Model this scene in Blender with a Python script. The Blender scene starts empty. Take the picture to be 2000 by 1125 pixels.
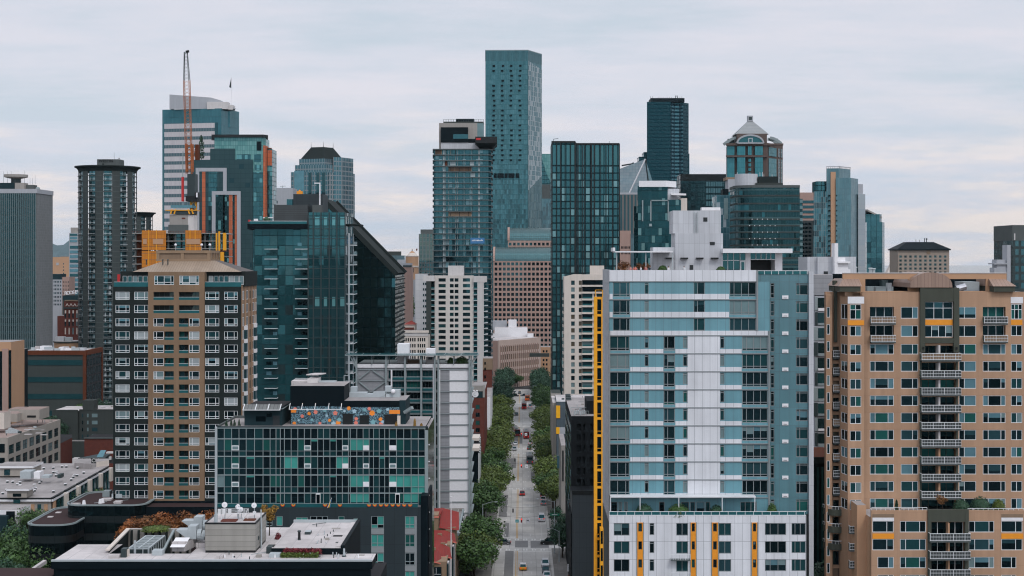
import bpy,math,random
from mathutils import Vector,Matrix
R=random.Random(11)
F, CX, CY, H = 2747.0, 1020.0, 505.0, 79.0      # lens in photo pixels, street's vanishing point, camera height (m)
def gx(px,D): return (px-CX)*D/F
def gz(py,D): return H-(py-CY)*D/F
def rad(a): return math.radians(a)
sc=bpy.context.scene
COL=sc.collection
# materials
MATS={}
class NT:
 def __init__(s,name):
  s.m=bpy.data.materials.new(name);s.m.use_nodes=True
  s.t=s.m.node_tree;s.b=s.t.nodes['Principled BSDF'];MATS[name]=s.m
 def n(s,typ,**kw):
  nd=s.t.nodes.new('ShaderNode'+typ)
  for k,v in kw.items():
   setattr(nd,k,v)
  return nd
 def put(s,sock,v):
  if v is None: return
  if isinstance(v,bpy.types.NodeSocket): s.t.links.new(v,sock)
  elif isinstance(v,tuple) and len(v)==3 and sock.type=='RGBA': sock.default_value=(*v,1)
  else: sock.default_value=v
 def math(s,op,a,b=None,c=None):
  nd=s.n('Math',operation=op)
  for i,v in enumerate((a,b,c)): s.put(nd.inputs[i],v)
  return nd.outputs[0]
 def vm(s,op,a,b=None):
  nd=s.n('VectorMath',operation=op)
  s.put(nd.inputs[0],a);s.put(nd.inputs[1],b)
  return nd.outputs[0]
 def mix(s,f,a,b,blend='MIX'):
  nd=s.n('Mix',data_type='RGBA',blend_type=blend)
  s.put(nd.inputs[0],f);s.put(nd.inputs[6],a);s.put(nd.inputs[7],b)
  return nd.outputs[2]
 def fmix(s,f,a,b):
  nd=s.n('Mix',data_type='FLOAT')
  s.put(nd.inputs[0],f);s.put(nd.inputs[2],a);s.put(nd.inputs[3],b)
  return nd.outputs[0]
 def noise(s,vec,scale,detail=3,rough=.6):
  nd=s.n('TexNoise');s.put(nd.inputs['Vector'],vec)
  nd.inputs['Scale'].default_value=scale;nd.inputs['Detail'].default_value=detail;nd.inputs['Roughness'].default_value=rough
  return nd.outputs['Fac']
 def white(s,vec):
  nd=s.n('TexWhiteNoise',noise_dimensions='3D');s.put(nd.inputs['Vector'],vec)
  return nd.outputs['Value'],nd.outputs['Color']
 def comb(s,x,y,z):
  nd=s.n('CombineXYZ')
  for i,v in enumerate((x,y,z)): s.put(nd.inputs[i],v)
  return nd.outputs[0]
 def sep(s,v):
  nd=s.n('SeparateXYZ');s.put(nd.inputs[0],v);return nd.outputs
 def uv(s): return s.n('TexCoord').outputs['UV']
 def pos(s): return s.n('NewGeometry').outputs['Position']
 def set(s,**kw):
  for k,v in kw.items():
   s.put(s.b.inputs[{'col': 'Base Color','rough': 'Roughness','metal': 'Metallic','ior': 'IOR','nrm': 'Normal','stint': 'Specular Tint',
        'ecol': 'Emission Color','est': 'Emission Strength'}[k]],v)
  return s.m
def dk(c):
 m=.5+.5*min(1.,max(c)/.55);return tuple(x*m for x in c)
def plain(name,col,rough=.7,var=.18,scale=.35,ior=1.45,metal=0.,streak=.14):
 col=dk(col)
 t=NT(name);p=t.pos()
 a=t.noise(p,scale,4);st=t.noise(t.vm('MULTIPLY',p,(1.3,1.3,.06)),.9,3)
 f=t.math('ADD',t.math('MULTIPLY',t.math('SUBTRACT',a,.5),2*var),t.math('MULTIPLY',t.math('SUBTRACT',st,.5),2*streak))
 c=t.vm('SCALE',col);t.put(c.node.inputs[3],t.math('ADD',f,1.))
 if max(col)<.13: ior=1.22
 return t.set(col=c,rough=rough,ior=ior,metal=metal)
def flat(name,col,rough=.5,ior=1.45,metal=0.):
 col=dk(col)
 t=NT(name)
 a=t.noise(t.pos(),1.7,3)
 c=t.vm('SCALE',col);t.put(c.node.inputs[3],t.math('ADD',t.math('MULTIPLY',a,.24),.88))
 return t.set(col=c,rough=rough,ior=ior,metal=metal)
def glass(name,col,rough=.06,ior=1.85):
 t=NT(name)
 a=t.noise(t.pos(),.25,2)
 c=t.vm('SCALE',col);t.put(c.node.inputs[3],t.math('ADD',t.math('MULTIPLY',a,.7),.65))
 return t.set(col=c,rough=rough,ior=ior,stint=(.25,.80,.92))
def glow(name,col,st):
 t=NT(name);return t.set(col=col,ecol=col,est=st)
def curtain(name,cw,ch,g1,g2,mw=.1,mh=.12,mcol=(.05,.07,.08),sp=0.,spcol=(.05,.08,.1),blind=0.,bcol=(.35,.42,.45),
   rough=.08,tilt=.03,ior=2.0,spr=.25,big=.5,metal=0.,off=(0,0),bigs=.03):
 """wall of glass or of panels: cells cw x ch metres, lines mw / mh metres, a band of sp of each cell's height"""
 if ior>1.46: g1,g2=(tuple(x*.62 for x in g) for g in (g1,g2));ior=max(ior,1.9) if ior>1.58 else ior
 t=NT(name);u,v,_=t.sep(t.uv())
 U=t.math('ADD',t.math('DIVIDE',u,cw),off[0]+100.);V=t.math('ADD',t.math('DIVIDE',v,ch),off[1]+100.)
 fu,fv=t.math('FRACT',U),t.math('FRACT',V)
 iu,iv=t.math('FLOOR',U),t.math('FLOOR',V)
 r1,rc=t.white(t.comb(iu,iv,3.7));r2,_=t.white(t.comb(iu,iv,9.1))
 c=t.mix(r1,g1,g2)
 if big:
  nb=t.noise(t.pos(),bigs,3)
  s_=t.vm('SCALE',c);t.put(s_.node.inputs[3],t.math('ADD',t.math('MULTIPLY',t.math('SUBTRACT',nb,.5),2*big),1.));c=s_
 if blind: c=t.mix(t.math('LESS_THAN',r2,blind),c,bcol)
 ro=rough
 if sp:
  isS=t.math('LESS_THAN',fv,sp);c=t.mix(isS,c,spcol);ro=t.fmix(isS,ro,spr)
 if ior<=1.46:
  stn=t.noise(t.vm('MULTIPLY',t.pos(),(1.1,1.1,.045)),1.,4,.65);s_=t.vm('SCALE',c);t.put(s_.node.inputs[3],t.math('ADD',t.math('MULTIPLY',t.math('SUBTRACT',stn,.5),.42),1.));c=s_
 isM=t.math('MAXIMUM',t.math('LESS_THAN',fu,mw/cw),t.math('LESS_THAN',fv,mh/ch))
 c=t.mix(isM,c,mcol);ro=t.fmix(isM,ro,.5)
 nrm=None;io=t.fmix(isM,ior,1.3) if ior>1.46 else ior
 if tilt:
  g=t.n('NewGeometry').outputs['Normal']
  d=t.vm('SCALE',t.vm('SUBTRACT',rc,(.5,.5,.5)));d.node.inputs[3].default_value=tilt
  nrm=t.vm('NORMALIZE',t.vm('ADD',g,d))
 return t.set(col=c,rough=ro,ior=io,nrm=nrm,metal=metal,stint=(.25,.80,.92) if ior>1.46 else None)
def panel(name,col,pw,ph,jw=.05,var=.05,rough=.55,jcol=None,metal=0.,big=.2,off=(0,0)):
 col=dk(col)
 a=tuple(x*(1-var) for x in col);b=tuple(x*(1+var) for x in col)
 return curtain(name,pw,ph,a,b,jw,jw,jcol or tuple(x*.4 for x in col),rough=rough,tilt=0,ior=1.45,big=big,metal=metal,off=off,bigs=.15)
def M(n): return MATS[n]
# mesh building
class MB:
 """collects faces in world metres; uv in metres (u along the wall, v up), from uo"""
 def __init__(s,uo=(0,0,0)): s.v,s.f,s.mi,s.uvs,s.mats,s.uo=[],[],[],[],[],Vector(uo);s.g=[]
 def m(s,mat):
  mat=MATS[mat] if isinstance(mat,str) else mat
  if mat not in s.mats: s.mats.append(mat)
  return s.mats.index(mat)
 def face(s,pts,mat):
  pts=[Vector(p) for p in pts]
  n=(pts[1]-pts[0]).cross(pts[-1]-pts[0])
  if n.length<1e-12: n=(pts[2]-pts[1]).cross(pts[0]-pts[1])
  if n.length<1e-12: return
  n.normalize();b=len(s.v);s.v+=[p[:] for p in pts];s.f.append(range(b,b+len(pts)));s.mi.append(s.m(mat))
  if abs(n.z)>.75: s.uvs+=[(p.x-s.uo.x,p.y-s.uo.y) for p in pts]
  else:
   t=Vector((-n.y,n.x,0)).normalized();sl=max(math.sqrt(1-n.z*n.z),.3)
   s.uvs+=[((p-s.uo).dot(t),(p.z-s.uo.z)/sl) for p in pts]
 def prism(s,poly,z0,z1,mat,top=None,bot=True):
  """poly counter-clockwise from above"""
  s.g.append(len(s.f))
  n=len(poly)
  for i in range(n):
   a,b=poly[i],poly[(i+1)%n]
   s.face([(*a,z0),(*b,z0),(*b,z1),(*a,z1)],mat)
  s.face([(*p,z1) for p in poly],top or mat)
  if bot: s.face([(*p,z0) for p in reversed(poly)],mat)
  return s
 def box(s,x0,x1,y0,y1,z0,z1,mat,top=None):
  return s.prism([(x0,y0),(x1,y0),(x1,y1),(x0,y1)],z0,z1,mat,top)
 def beam(s,p,q,w,mat,h=None,up=(0,0,1)):
  s.g.append(len(s.f))
  p,q=Vector(p),Vector(q);d=(q-p)
  if d.length<1e-6: return s
  d.normalize();up=Vector(up)
  if abs(d.dot(up))>.98: up=Vector((0,1,0))
  a=d.cross(up).normalized()*(w/2);b=d.cross(a).normalized()*((h or w)/2)
  c=[(p+a*i+b*j,q+a*i+b*j) for i,j in ((-1,-1),(1,-1),(1,1),(-1,1))]
  for i in range(4):
   j=(i+1)%4;s.face([c[i][0],c[j][0],c[j][1],c[i][1]],mat)
  s.face([c[i][0] for i in (3,2,1,0)],mat);s.face([c[i][1] for i in range(4)],mat)
  return s
 def cyl(s,p,q,r0,r1,mat,n=10,cap=True,capm=None):
  s.g.append(len(s.f))
  p,q=Vector(p),Vector(q);d=(q-p).normalized()
  up=Vector((1,0,0)) if abs(d.z)>.9 else Vector((0,0,1))
  a=d.cross(up).normalized();b=d.cross(a).normalized()
  A=[p+(a*math.cos(k*math.tau/n)+b*math.sin(k*math.tau/n))*r0 for k in range(n)]
  B=[q+(a*math.cos(k*math.tau/n)+b*math.sin(k*math.tau/n))*r1 for k in range(n)]
  for k in range(n):
   j=(k+1)%n
   if r1>1e-4: s.face([A[k],A[j],B[j],B[k]],mat)
   else: s.face([A[k],A[j],q],mat)
  if cap:
   if r1>1e-4: s.face(B,capm or mat)
   s.face(list(reversed(A)),capm or mat)
  return s
 def ball(s,c,r,mat,n=10,m=6,zs=1.,z0=-90):
  s.g.append(len(s.f))
  c=Vector(c);P=[]
  for i in range(m+1):
   la=rad(z0+(90-z0)*i/m)
   P.append([c+Vector((r*math.cos(la)*math.cos(k*math.tau/n),r*math.cos(la)*math.sin(k*math.tau/n),r*zs*math.sin(la))) for k in range(n)])
  for i in range(m):
   for k in range(n):
    j=(k+1)%n
    if i==m-1: s.face([P[i][k],P[i][j],P[i+1][0]],mat)
    else: s.face([P[i][k],P[i][j],P[i+1][j],P[i+1][k]],mat)
  return s
 def mesh(s,name,org=(0,0,0),smooth=False):
  o=Vector(org);me=bpy.data.meshes.new(name)
  me.from_pydata([(v[0]-o.x,v[1]-o.y,v[2]-o.z) for v in s.v],[],[tuple(f) for f in s.f])
  for m in s.mats: me.materials.append(m)
  me.polygons.foreach_set('material_index',s.mi)
  uvl=me.uv_layers.new(name='UVMap');uvl.data.foreach_set('uv',[c for uv in s.uvs for c in uv])
  if smooth: me.polygons.foreach_set('use_smooth',[True]*len(s.f))
  me.update();return me
def link(name,data,parent=None,loc=(0,0,0),rz=0.,**props):
 o=bpy.data.objects.new(name,data);COL.objects.link(o)
 o.parent=parent;o.location=loc;o.rotation_euler=(0,0,rz)
 for k,v in props.items():
  if v: o[k]=v
 return o
def solo(name,label,cat,mb,org=None,group=None,kind=None,smooth=False):
 """a thing that is one mesh"""
 if org is None:
  xs,ys,zs=zip(*s3(mb));org=((min(xs)+max(xs))/2,(min(ys)+max(ys))/2,min(zs))
 return link(name,mb.mesh(name,org,smooth),None,org,label=label,category=cat,group=group,kind=kind)
def s3(mb): return mb.v
WM={}
def wmesh(w,h,cols,rows,gm,fm,fw=.09,fd=.08):
 """window meshes: panes (y=0, seen from -y) and the frame round them; cols / rows are split fractions"""
 key=(round(w,2),round(h,2),cols,rows,gm,fm,fw)
 if key in WM: return WM[key]
 p=MB();us=[0,*cols,1];vs=[0,*rows,1];rr=random.Random(hash(key[:2]) & 0xffff)
 for i in range(len(us)-1):
  for j in range(len(vs)-1):
   a,b,c,d=us[i]*w,us[i+1]*w,vs[j]*h,vs[j+1]*h
   g=gm if isinstance(gm,str) else gm[(i*3+j)%len(gm)]
   e=rr.uniform(-.012,.012);k=rr.uniform(-.012,.012)
   if g[-1]=='+':
    m_=c+(d-c)*rr.choice((.35,.5,.6));p.face([(a,0,c),(b,e,c),(b,e,m_),(a,0,m_)],g[:-1]);p.face([(a,0,m_),(b,e,m_),(b,e+k,d),(a,k,d)],rr.choice(('glass_curtain','glass_sky','glass_mid')))
   else: p.face([(a,0,c),(b,e,c),(b,e+k,d),(a,k,d)],g)
 fr=None
 if fm:
  fr=MB()
  for u in us: 
   a=min(max(u*w-fw/2,0),w-fw);fr.box(a,a+fw,-fd,-.02,0,h,fm)
  for v in vs:
   a=min(max(v*h-fw/2,0),h-fw);fr.box(0.003,w-.003,-fd+.006,-.02,a,a+fw,fm)
 WM[key]=(p,p.mesh('window_pane'),fr,fr.mesh('window_frame') if fr else None)
 return WM[key]
SPLIT=set('orange_panel white_panel stair_house roof_plant roof_house window side_window chimney_fin roof_vent vent_panel roof_box roof_hatch balcony_rail open_vent plant_louvre aerial antenna terrace_furniture formwork_panel white_frame louvre canopy window_strip pale_glazing wall_lamp missing_glazing orange_strip balcony_divider balcony_glass opening_window bay_window roof_mat glass_panel'.split())
def pieces(mb):
 """the separate bodies of a mesh: solids whose boxes touch stay together"""
 st=sorted(set([0,*mb.g]));rng=list(zip(st,[*st[1:],len(mb.f)]));bx=[]
 for a,b in rng:
  vs_=[mb.v[i] for f in mb.f[a:b] for i in f];bx.append([(min(v[k] for v in vs_)-.04,max(v[k] for v in vs_)+.04) for k in range(3)] if vs_ else None)
 par=list(range(len(rng)))
 def fd(i):
  while par[i]!=i: i=par[i]
  return i
 for i in range(len(rng)):
  for j in range(i):
   if bx[i] and bx[j] and all(bx[i][k][0]<bx[j][k][1] and bx[j][k][0]<bx[i][k][1] for k in range(3)): par[fd(i)]=fd(j)
 out={}
 for i,(a,b) in enumerate(rng):
  if a==b: continue
  q=out.setdefault(fd(i),MB())
  for k in range(a,b):
   f=mb.f[k];n=len(q.v);q.v+=[mb.v[i_] for i_ in f];q.uvs+=[mb.uvs[i_] for i_ in f];q.f.append(range(n,n+len(f)));q.mi.append(q.m(mb.mats[mb.mi[k]]))
 return list(out.values())
class T:
 """a thing: an Empty at its base with parts below it"""
 def __init__(s,name,label,cat,loc,group=None):
  s.loc=Vector(loc);s.o=link(name,None,None,loc,label=label,category=cat,group=group)
  s.o.empty_display_size=1;s.wins=[]
 def part(s,name,mb,parent=None,label=None,kind=None,smooth=False):
  base=s.loc
  if name in SPLIT:
   ps=pieces(mb)
   if 1<len(ps)<=100:
    for q in ps: o=link(name,q.mesh(name,base,smooth),parent or s.o)
    return o
  return link(name,mb.mesh(name,base,smooth),parent or s.o,(0,0,0),label=label,kind=kind)
 def win(s,p,rz,w,h,cols=(),rows=(),g='glass_dark',f='frame_white',fw=.09):
  s.wins.append((Vector(p),rz,w,h,tuple(cols),tuple(rows),g,f,fw))
 def finish(s,limit=100,split=True,name='window'):
  """up to `limit` windows as parts (pane > frame), the rest as one part of kind stuff"""
  s.wins.sort(key=lambda a: -a[2]*a[3]*(1 if a[1]==0 else .4))
  for p,rz,w,h,c,r,g,f,fw in s.wins[:limit]:
   pm=wmesh(w,h,c,r,g,f,fw)
   o=link(name,pm[1],s.o,p-s.loc,rz)
   if pm[3]: link('frame',pm[3],o)
  if len(s.wins)>limit:
   mb=MB()
   for p,rz,w,h,c,r,g,f,fw in s.wins[limit:]:
    pm=wmesh(w,h,c,r,g,f,fw);mt=Matrix.Translation(p) @ Matrix.Rotation(rz,4,'Z')
    for q in (pm[0],pm[2]):
     if q:
      b=len(mb.v);mb.v+=[(mt @ Vector(v))[:] for v in q.v]
      mb.f+=[range(b+f_.start,b+f_.stop) for f_ in q.f];mb.uvs+=q.uvs
      mb.mi+=[mb.m(q.mats[i]) for i in q.mi]
   s.part(name,mb,kind='stuff')
  s.wins=[]
  return s
def wall(mb,p0,p1,z0,z1,mat,holes,rec=.25,rmat=None,edge=.35):
 """a wall from p0 to p1 (outside on the right hand) with real openings (u0,u1,z0,z1), reveals and returns"""
 p0,p1=Vector(p0),Vector(p1);L=(p1-p0).length;t=(p1-p0)/L;n=Vector((t.y,-t.x))
 def P(u,z,d=0): q=p0+t*u-n*d;return (q.x,q.y,z)
 hs=[(max(a,.02),min(b,L-.02),max(c,z0),min(d,z1-.02)) for a,b,c,d in holes if b>0 and a<L and d>z0 and c<z1]
 zs=sorted({z0,z1,*[h[2] for h in hs],*[h[3] for h in hs]})
 for i in range(len(zs)-1):
  a,b=zs[i],zs[i+1]
  if b-a<1e-4: continue
  m=(a+b)/2
  cuts=sorted((h[0],h[1]) for h in hs if h[2]<m<h[3]);u=0
  for c,d in cuts:
   if c>u+1e-4: mb.face([P(u,a),P(c,a),P(c,b),P(u,b)],mat)
   u=max(u,d)
  if u<L-1e-4: mb.face([P(u,a),P(L,a),P(L,b),P(u,b)],mat)
 rm=rmat or mat
 for a,b,c,d in hs:
  mb.face([P(a,c),P(a,c,rec),P(a,d,rec),P(a,d)],rm);mb.face([P(b,c,rec),P(b,c),P(b,d),P(b,d,rec)],rm)
  mb.face([P(a,c),P(b,c),P(b,c,rec),P(a,c,rec)],rm);mb.face([P(a,d,rec),P(b,d,rec),P(b,d),P(a,d)],rm)
 if edge:
  mb.face([P(0,z0,edge),P(0,z0),P(0,z1),P(0,z1,edge)],mat);mb.face([P(L,z0),P(L,z0,edge),P(L,z1,edge),P(L,z1)],mat)
  mb.face([P(0,z1),P(L,z1),P(L,z1,edge),P(0,z1,edge)],mat)
 return (p0,t,n,math.atan2(t.y,t.x))
def winat(th,fr,u,z,w,h,rec=.2,**kw):
 p0,t,n,rz=fr;q=p0+t*u-n*rec
 th.win((q.x,q.y,z),rz,w,h,**kw)
def pxbox(mb,x0,x1,yt,yb,D,dep,mat,top=None):
 """box whose front face fills photo pixels x0..x1, yt..yb at distance D and that goes dep metres back; yb None: down to the ground"""
 z0=0 if yb is None else gz(yb,D)
 return mb.box(gx(x0,D),gx(x1,D),D,D+dep,z0,gz(yt,D),mat,top)
def B(name,label,x0,x1,D,cat='building',group=None,z=0):
 return T(name,label,cat,(gx((x0+x1)/2,D),D,z),group)
def fp(*pts):
 """footprint from (photo x, distance) corners: three corners give a parallelogram"""
 q=[Vector((gx(p,d),d)) for p,d in pts]
 if len(q)==3: q.append(q[0]+q[2]-q[1])
 return [tuple(v) for v in q]
def uo(px,D,py=None): return (gx(px,D),D,0 if py is None else gz(py,D))
def text(parent,s,loc,size,mat,base,rz=0.,name='lettering',ext=.03,tilt=90):
 c=bpy.data.curves.new(name,'FONT');c.body=s;c.size=size;c.extrude=ext;c.align_x='CENTER';c.align_y='CENTER'
 c.materials.append(M(mat));c.offset=size*.015
 t_=link(name,c);dg=bpy.context.evaluated_depsgraph_get();me=bpy.data.meshes.new_from_object(t_.evaluated_get(dg));bpy.data.objects.remove(t_)
 o=link(name,me,parent,Vector(loc)-Vector(base));o.rotation_euler=(rad(tilt),0,rz)
 return o
# camera, sky, sun, air
cam=bpy.data.cameras.new('camera');co=link('camera',cam,None,(0,0,H));co.rotation_euler=(rad(90),0,0)
cam.sensor_width=36;cam.lens=36*F/2000;cam.shift_x=(1000-CX)/2000;cam.shift_y=-(562.5-CY)/2000
cam.clip_start=1;cam.clip_end=60000;sc.camera=co
SUN_EL, SUN_AZ = 48, 205            # the sun stands behind the camera, a little to its right (azimuth clockwise from the view direction)
sv=Vector((math.sin(rad(SUN_AZ))*-1,math.cos(rad(SUN_AZ)),0))*math.cos(rad(SUN_EL))+Vector((0,0,math.sin(rad(SUN_EL))))
sl=bpy.data.lights.new('sun','SUN');sl.energy=.95;sl.angle=rad(11);sl.color=(1,.96,.91)
so=link('sun',sl,None,(0,-50,400));so.rotation_euler=(-sv).to_track_quat('-Z','Y').to_euler()
w=bpy.data.worlds.new('World');sc.world=w;w.use_nodes=True
nt=w.node_tree;bg=nt.nodes['Background'];bg.inputs[1].default_value=.1
class WT(NT):
 def __init__(s): s.t=nt
k=WT();sky=k.n('TexSky',sky_type='NISHITA',sun_disc=False,sun_elevation=rad(SUN_EL),sun_rotation=rad(180-SUN_AZ+180))
gen=k.n('TexCoord').outputs['Generated'];dx,dy,dz=k.sep(gen)
dzc=k.math('MAXIMUM',dz,0.)
den=k.math('ADD',dzc,.09)
pl=k.comb(k.math('DIVIDE',dx,den),k.math('DIVIDE',dy,den),0.)
st1=k.noise(k.vm('MULTIPLY',pl,(.6,1.1,1.)),1.3,7,.62)
st2=k.noise(k.vm('ADD',k.vm('MULTIPLY',gen,(5.,5.,26.)),(3.1,0.,1.7)),1.6,5,.6)
def ramp(v,stops):
 r=k.n('ValToRGB');k.put(r.inputs[0],v);e=r.color_ramp.elements
 while len(e)<len(stops): e.new(.5)
 for i,(p_,c_) in enumerate(stops): e[i].position=p_;e[i].color=(*c_,1)
 return r.outputs['Color']
high=ramp(k.math('ADD',k.math('MULTIPLY',st1,.75),k.math('MULTIPLY',st2,.25)),[(.38,(6.15,6.85,7.7)),(.5,(7.2,7.4,8.25)),(.62,(8.0,7.8,8.5))])
lowc=ramp(k.math('ADD',k.math('MULTIPLY',st2,.8),k.math('MULTIPLY',st1,.2)),[(.4,(6.3,6.8,8.0)),(.5,(7.4,7.25,8.0)),(.6,(9.6,8.4,8.0))])
hz=k.n('MapRange',interpolation_type='SMOOTHSTEP');k.put(hz.inputs[0],dz)
hz.inputs[1].default_value=.015;hz.inputs[2].default_value=.13;hz.inputs[3].default_value=1.;hz.inputs[4].default_value=0.
cl=k.mix(hz.outputs[0],high,lowc)
# overcast is brighter round the hidden sun
dt=k.n('VectorMath',operation='DOT_PRODUCT');k.put(dt.inputs[0],gen);dt.inputs[1].default_value=sv
gl=k.math('ADD',k.math('MULTIPLY',k.math('POWER',k.math('MAXIMUM',dt.outputs['Value'],0.),2.),.9),1.)
cls=k.vm('SCALE',cl);k.put(cls.node.inputs[3],gl)
k.put(bg.inputs[0],k.mix(.92,sky.outputs[0],cls))
vs=sc.view_settings;vs.view_transform='Standard';vs.look='None';vs.exposure=0;vs.gamma=1;vs.use_curve_mapping=False
sc.cycles.use_denoising=True
sc.cycles.max_bounces=5;sc.cycles.diffuse_bounces=2;sc.cycles.glossy_bounces=3;sc.cycles.volume_bounces=0;sc.cycles.transparent_max_bounces=4
# materials
G=glass
G('glass_dark',(.006,.013,.017));G('glass_teal',(.012,.045,.05));G('glass_mid',(.02,.05,.06));G('glass_blue',(.03,.085,.11),.08,1.9)
G('glass_blind',(.33,.37,.38),.2,1.5);G('glass_curtain',(.16,.23,.24),.2,1.5);G('glass_green',(.06,.30,.26),.12,1.6)
G('glass_greenish',(.015,.085,.075),.1,1.6);G('glass_warm',(.10,.075,.05),.15);G('glass_black',(.003,.006,.008),.05,1.55)
G('glass_sky',(.10,.2,.24),.1,1.9);G('rail_glass',(.02,.10,.11),.1,1.6)
for n_,c_ in dict(frame_white=(.74,.76,.77),frame_grey=(.30,.33,.34),frame_dark=(.03,.04,.045),steel=(.30,.36,.37),steel_dark=(.045,.075,.08),
     white_paint=(.78,.78,.80),black=(.004,.008,.010),orange=(.80,.30,.02),red=(.5,.02,.02),rail_white=(.70,.73,.75),
     slab_edge=(.12,.15,.155),galv=(.42,.47,.49),wood=(.13,.07,.035),rubber=(.012,.012,.013),yellow_steel=(.80,.36,.012)).items():
 flat(n_,c_)
flat('chrome',(.6,.6,.62),.25,metal=1.)
plain('concrete',(.36,.34,.315));plain('concrete_dark',(.145,.165,.163));panel('roof_grey',(.37,.345,.34),1.8,14,.06,.06,.85,(.2,.19,.19),big=.5)
panel('roof_white',(.52,.49,.485),1.8,11,.06,.05,.8,(.33,.31,.31),big=.55);plain('roof_dark',(.055,.055,.06),.85,.25,.2,streak=0)
plain('roof_brown',(.085,.052,.052),.85,.2,.3,streak=0);plain('tan',(.50,.30,.18),.8,.08,.2,streak=.06)
plain('tan_dark',(.30,.21,.14),.8,.08);plain('brown_tan',(.34,.235,.15),.8,.08);plain('charcoal',(.034,.046,.045),.75,.15)
plain('olive',(.115,.125,.1),.8,.1);plain('cream',(.62,.56,.50),.8,.07);plain('pale',(.58,.56,.55),.8,.07)
plain('navy',(.002,.011,.017),.6,.25);plain('bluegrey',(.024,.058,.07),.7,.15);plain('brick_red',(.19,.06,.045),.85,.25,.8)
plain('grey_wall',(.40,.42,.45),.7,.06);plain('rust',(.17,.05,.022),.7,.2);plain('greygreen',(.085,.1,.095),.8,.1)
plain('pinkish',(.42,.28,.235),.8,.1);plain('earth',(.06,.045,.035),.95,.3)
panel('concrete_boards',(.36,.35,.32),60,.62,.035,.10,.8,(.12,.115,.10));panel('dark_cladding',(.035,.055,.065),1.9,3.,.04,.07,.5)
panel('white_cladding',(.68,.70,.735),1.3,3.024,.05,.03,.35,(.26,.28,.3));panel('teal_cladding',(.165,.36,.42),1.3,3.024,.04,.045,.22,(.10,.16,.19))
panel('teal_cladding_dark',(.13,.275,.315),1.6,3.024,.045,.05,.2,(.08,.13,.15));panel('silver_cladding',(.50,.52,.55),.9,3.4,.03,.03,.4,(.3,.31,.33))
panel('grey_cladding',(.33,.34,.36),30,1.0,.05,.05,.5);panel('seam_metal',(.36,.28,.21),.55,90,.07,.05,.45,(.2,.15,.11))
panel('seam_rose',(.36,.245,.19),.6,90,.07,.05,.45,(.2,.13,.1));panel('seam_grey',(.2,.21,.205),.6,90,.08,.06,.5)
panel('road_concrete',(.50,.49,.47),3.6,4.5,.07,.09,.85,(.12,.115,.11),big=.3);panel('pavement',(.27,.26,.245),1.5,1.5,.03,.08,.85,big=.3)
panel('brown_stucco',(.29,.19,.115),3.3,2.8,.03,.03,.8,(.19,.12,.07));panel('tan_stucco',(.455,.285,.182),4.2,2.9,.03,.03,.8,(.33,.19,.115))
plain('asphalt',(.06,.06,.062),.9,.25,.15,streak=0);plain('asphalt_patch',(.26,.26,.26),.9,.2,.4,streak=0)
plain('city_ground',(.09,.09,.09),.95,.4,.02,streak=0);plain('paint_white',(.62,.62,.6),.7,.25,1.5,streak=0);plain('paint_yellow',(.52,.30,.06),.7,.3,1.5,streak=0)
plain('hill_hazed',(.10,.14,.15),.95,.2,.002,streak=0)  # bluish tint: distance haze put into the hills' colour
t=NT('bay_water');bm_=t.n('Bump');bm_.inputs['Strength'].default_value=.02;t.put(bm_.inputs['Height'],t.noise(t.pos(),.02,4));t.set(col=(.05,.075,.085),rough=.12,ior=1.33,nrm=bm_.outputs[0])
def leafmat(name,a,b):
 t=NT(name);g=t.n('NewGeometry');r=g.outputs['Random Per Island']
 c=t.mix(t.noise(t.pos(),.35,2),a,b);c2=t.vm('SCALE',c);t.put(c2.node.inputs[3],t.math('ADD',t.math('MULTIPLY',r,.9),.55))
 t.set(col=c2,rough=.65)
leafmat('leaf_green',(.03,.085,.02),(.058,.115,.022));leafmat('leaf_dark',(.014,.055,.03),(.028,.08,.034));leafmat('leaf_olive',(.047,.098,.015),(.105,.13,.017))
leafmat('leaf_orange',(.22,.075,.02),(.30,.10,.02));leafmat('leaf_gold',(.30,.15,.02),(.20,.13,.02));leafmat('leaf_red',(.18,.015,.025),(.12,.015,.02))
plain('bark',(.07,.05,.038),.9,.2,2.)
# the setting
def sheet(name,quads,mat,z,kind='structure'):
 mb=MB()
 for x0,x1,y0,y1 in quads: mb.face([(x0,y0,z),(x1,y0,z),(x1,y1,z),(x0,y1,z)],mat)
 return link(name,mb.mesh(name),kind=kind)
sheet('ground',[(-16000,16000,-3000,16000)],'city_ground',0)
RX0,RX1=-7.7,8.0
CROSS=[(383,394),(484,496),(572,584),(662,674),(752,764)]
sheet('road',[(RX0,RX1,150,850)]+[(-160,RX0,a,b) for a,b in CROSS]+[(RX1,160,a,b) for a,b in CROSS],'road_concrete',.012)
sheet('asphalt_patches',[(-4.6,-2.3,345,380),(-7.2,-4.7,430,470),(-5.1,-3.9,398,420),(-7.6,-5.6,404,413),(2.3,7.3,384,393.4),(-2,1.6,384.5,393.6),(-7.5,-2.4,530,556),(3.1,6.6,497,520),(-7,0,600,640)],'asphalt_patch',.02)
m_=MB()
ys=[150]+[v for c in CROSS for v in c]+[850]
for i in range(0,len(ys),2):
 for x0,x1 in ((RX1,12.2),(-12,RX0)): m_.box(x0,x1,ys[i],ys[i+1],0.001,.14,'pavement')
link('pavements',m_.mesh('pavements'),kind='structure')
mk=[]
for a,b in CROSS:
 for y0 in (a-2.6,b+.2):
  x=RX0+.9
  while x<RX1-1:
   mk+=[(x,x+.42,y0,y0+2.3),(x+.75,x+1.17,y0,y0+2.3)];x+=2.35
 mk+=[(-1.2,RX1-.3,a-4.4,a-3.8),(RX0+.3,-2.,b+4.,b+4.6)]
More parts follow.
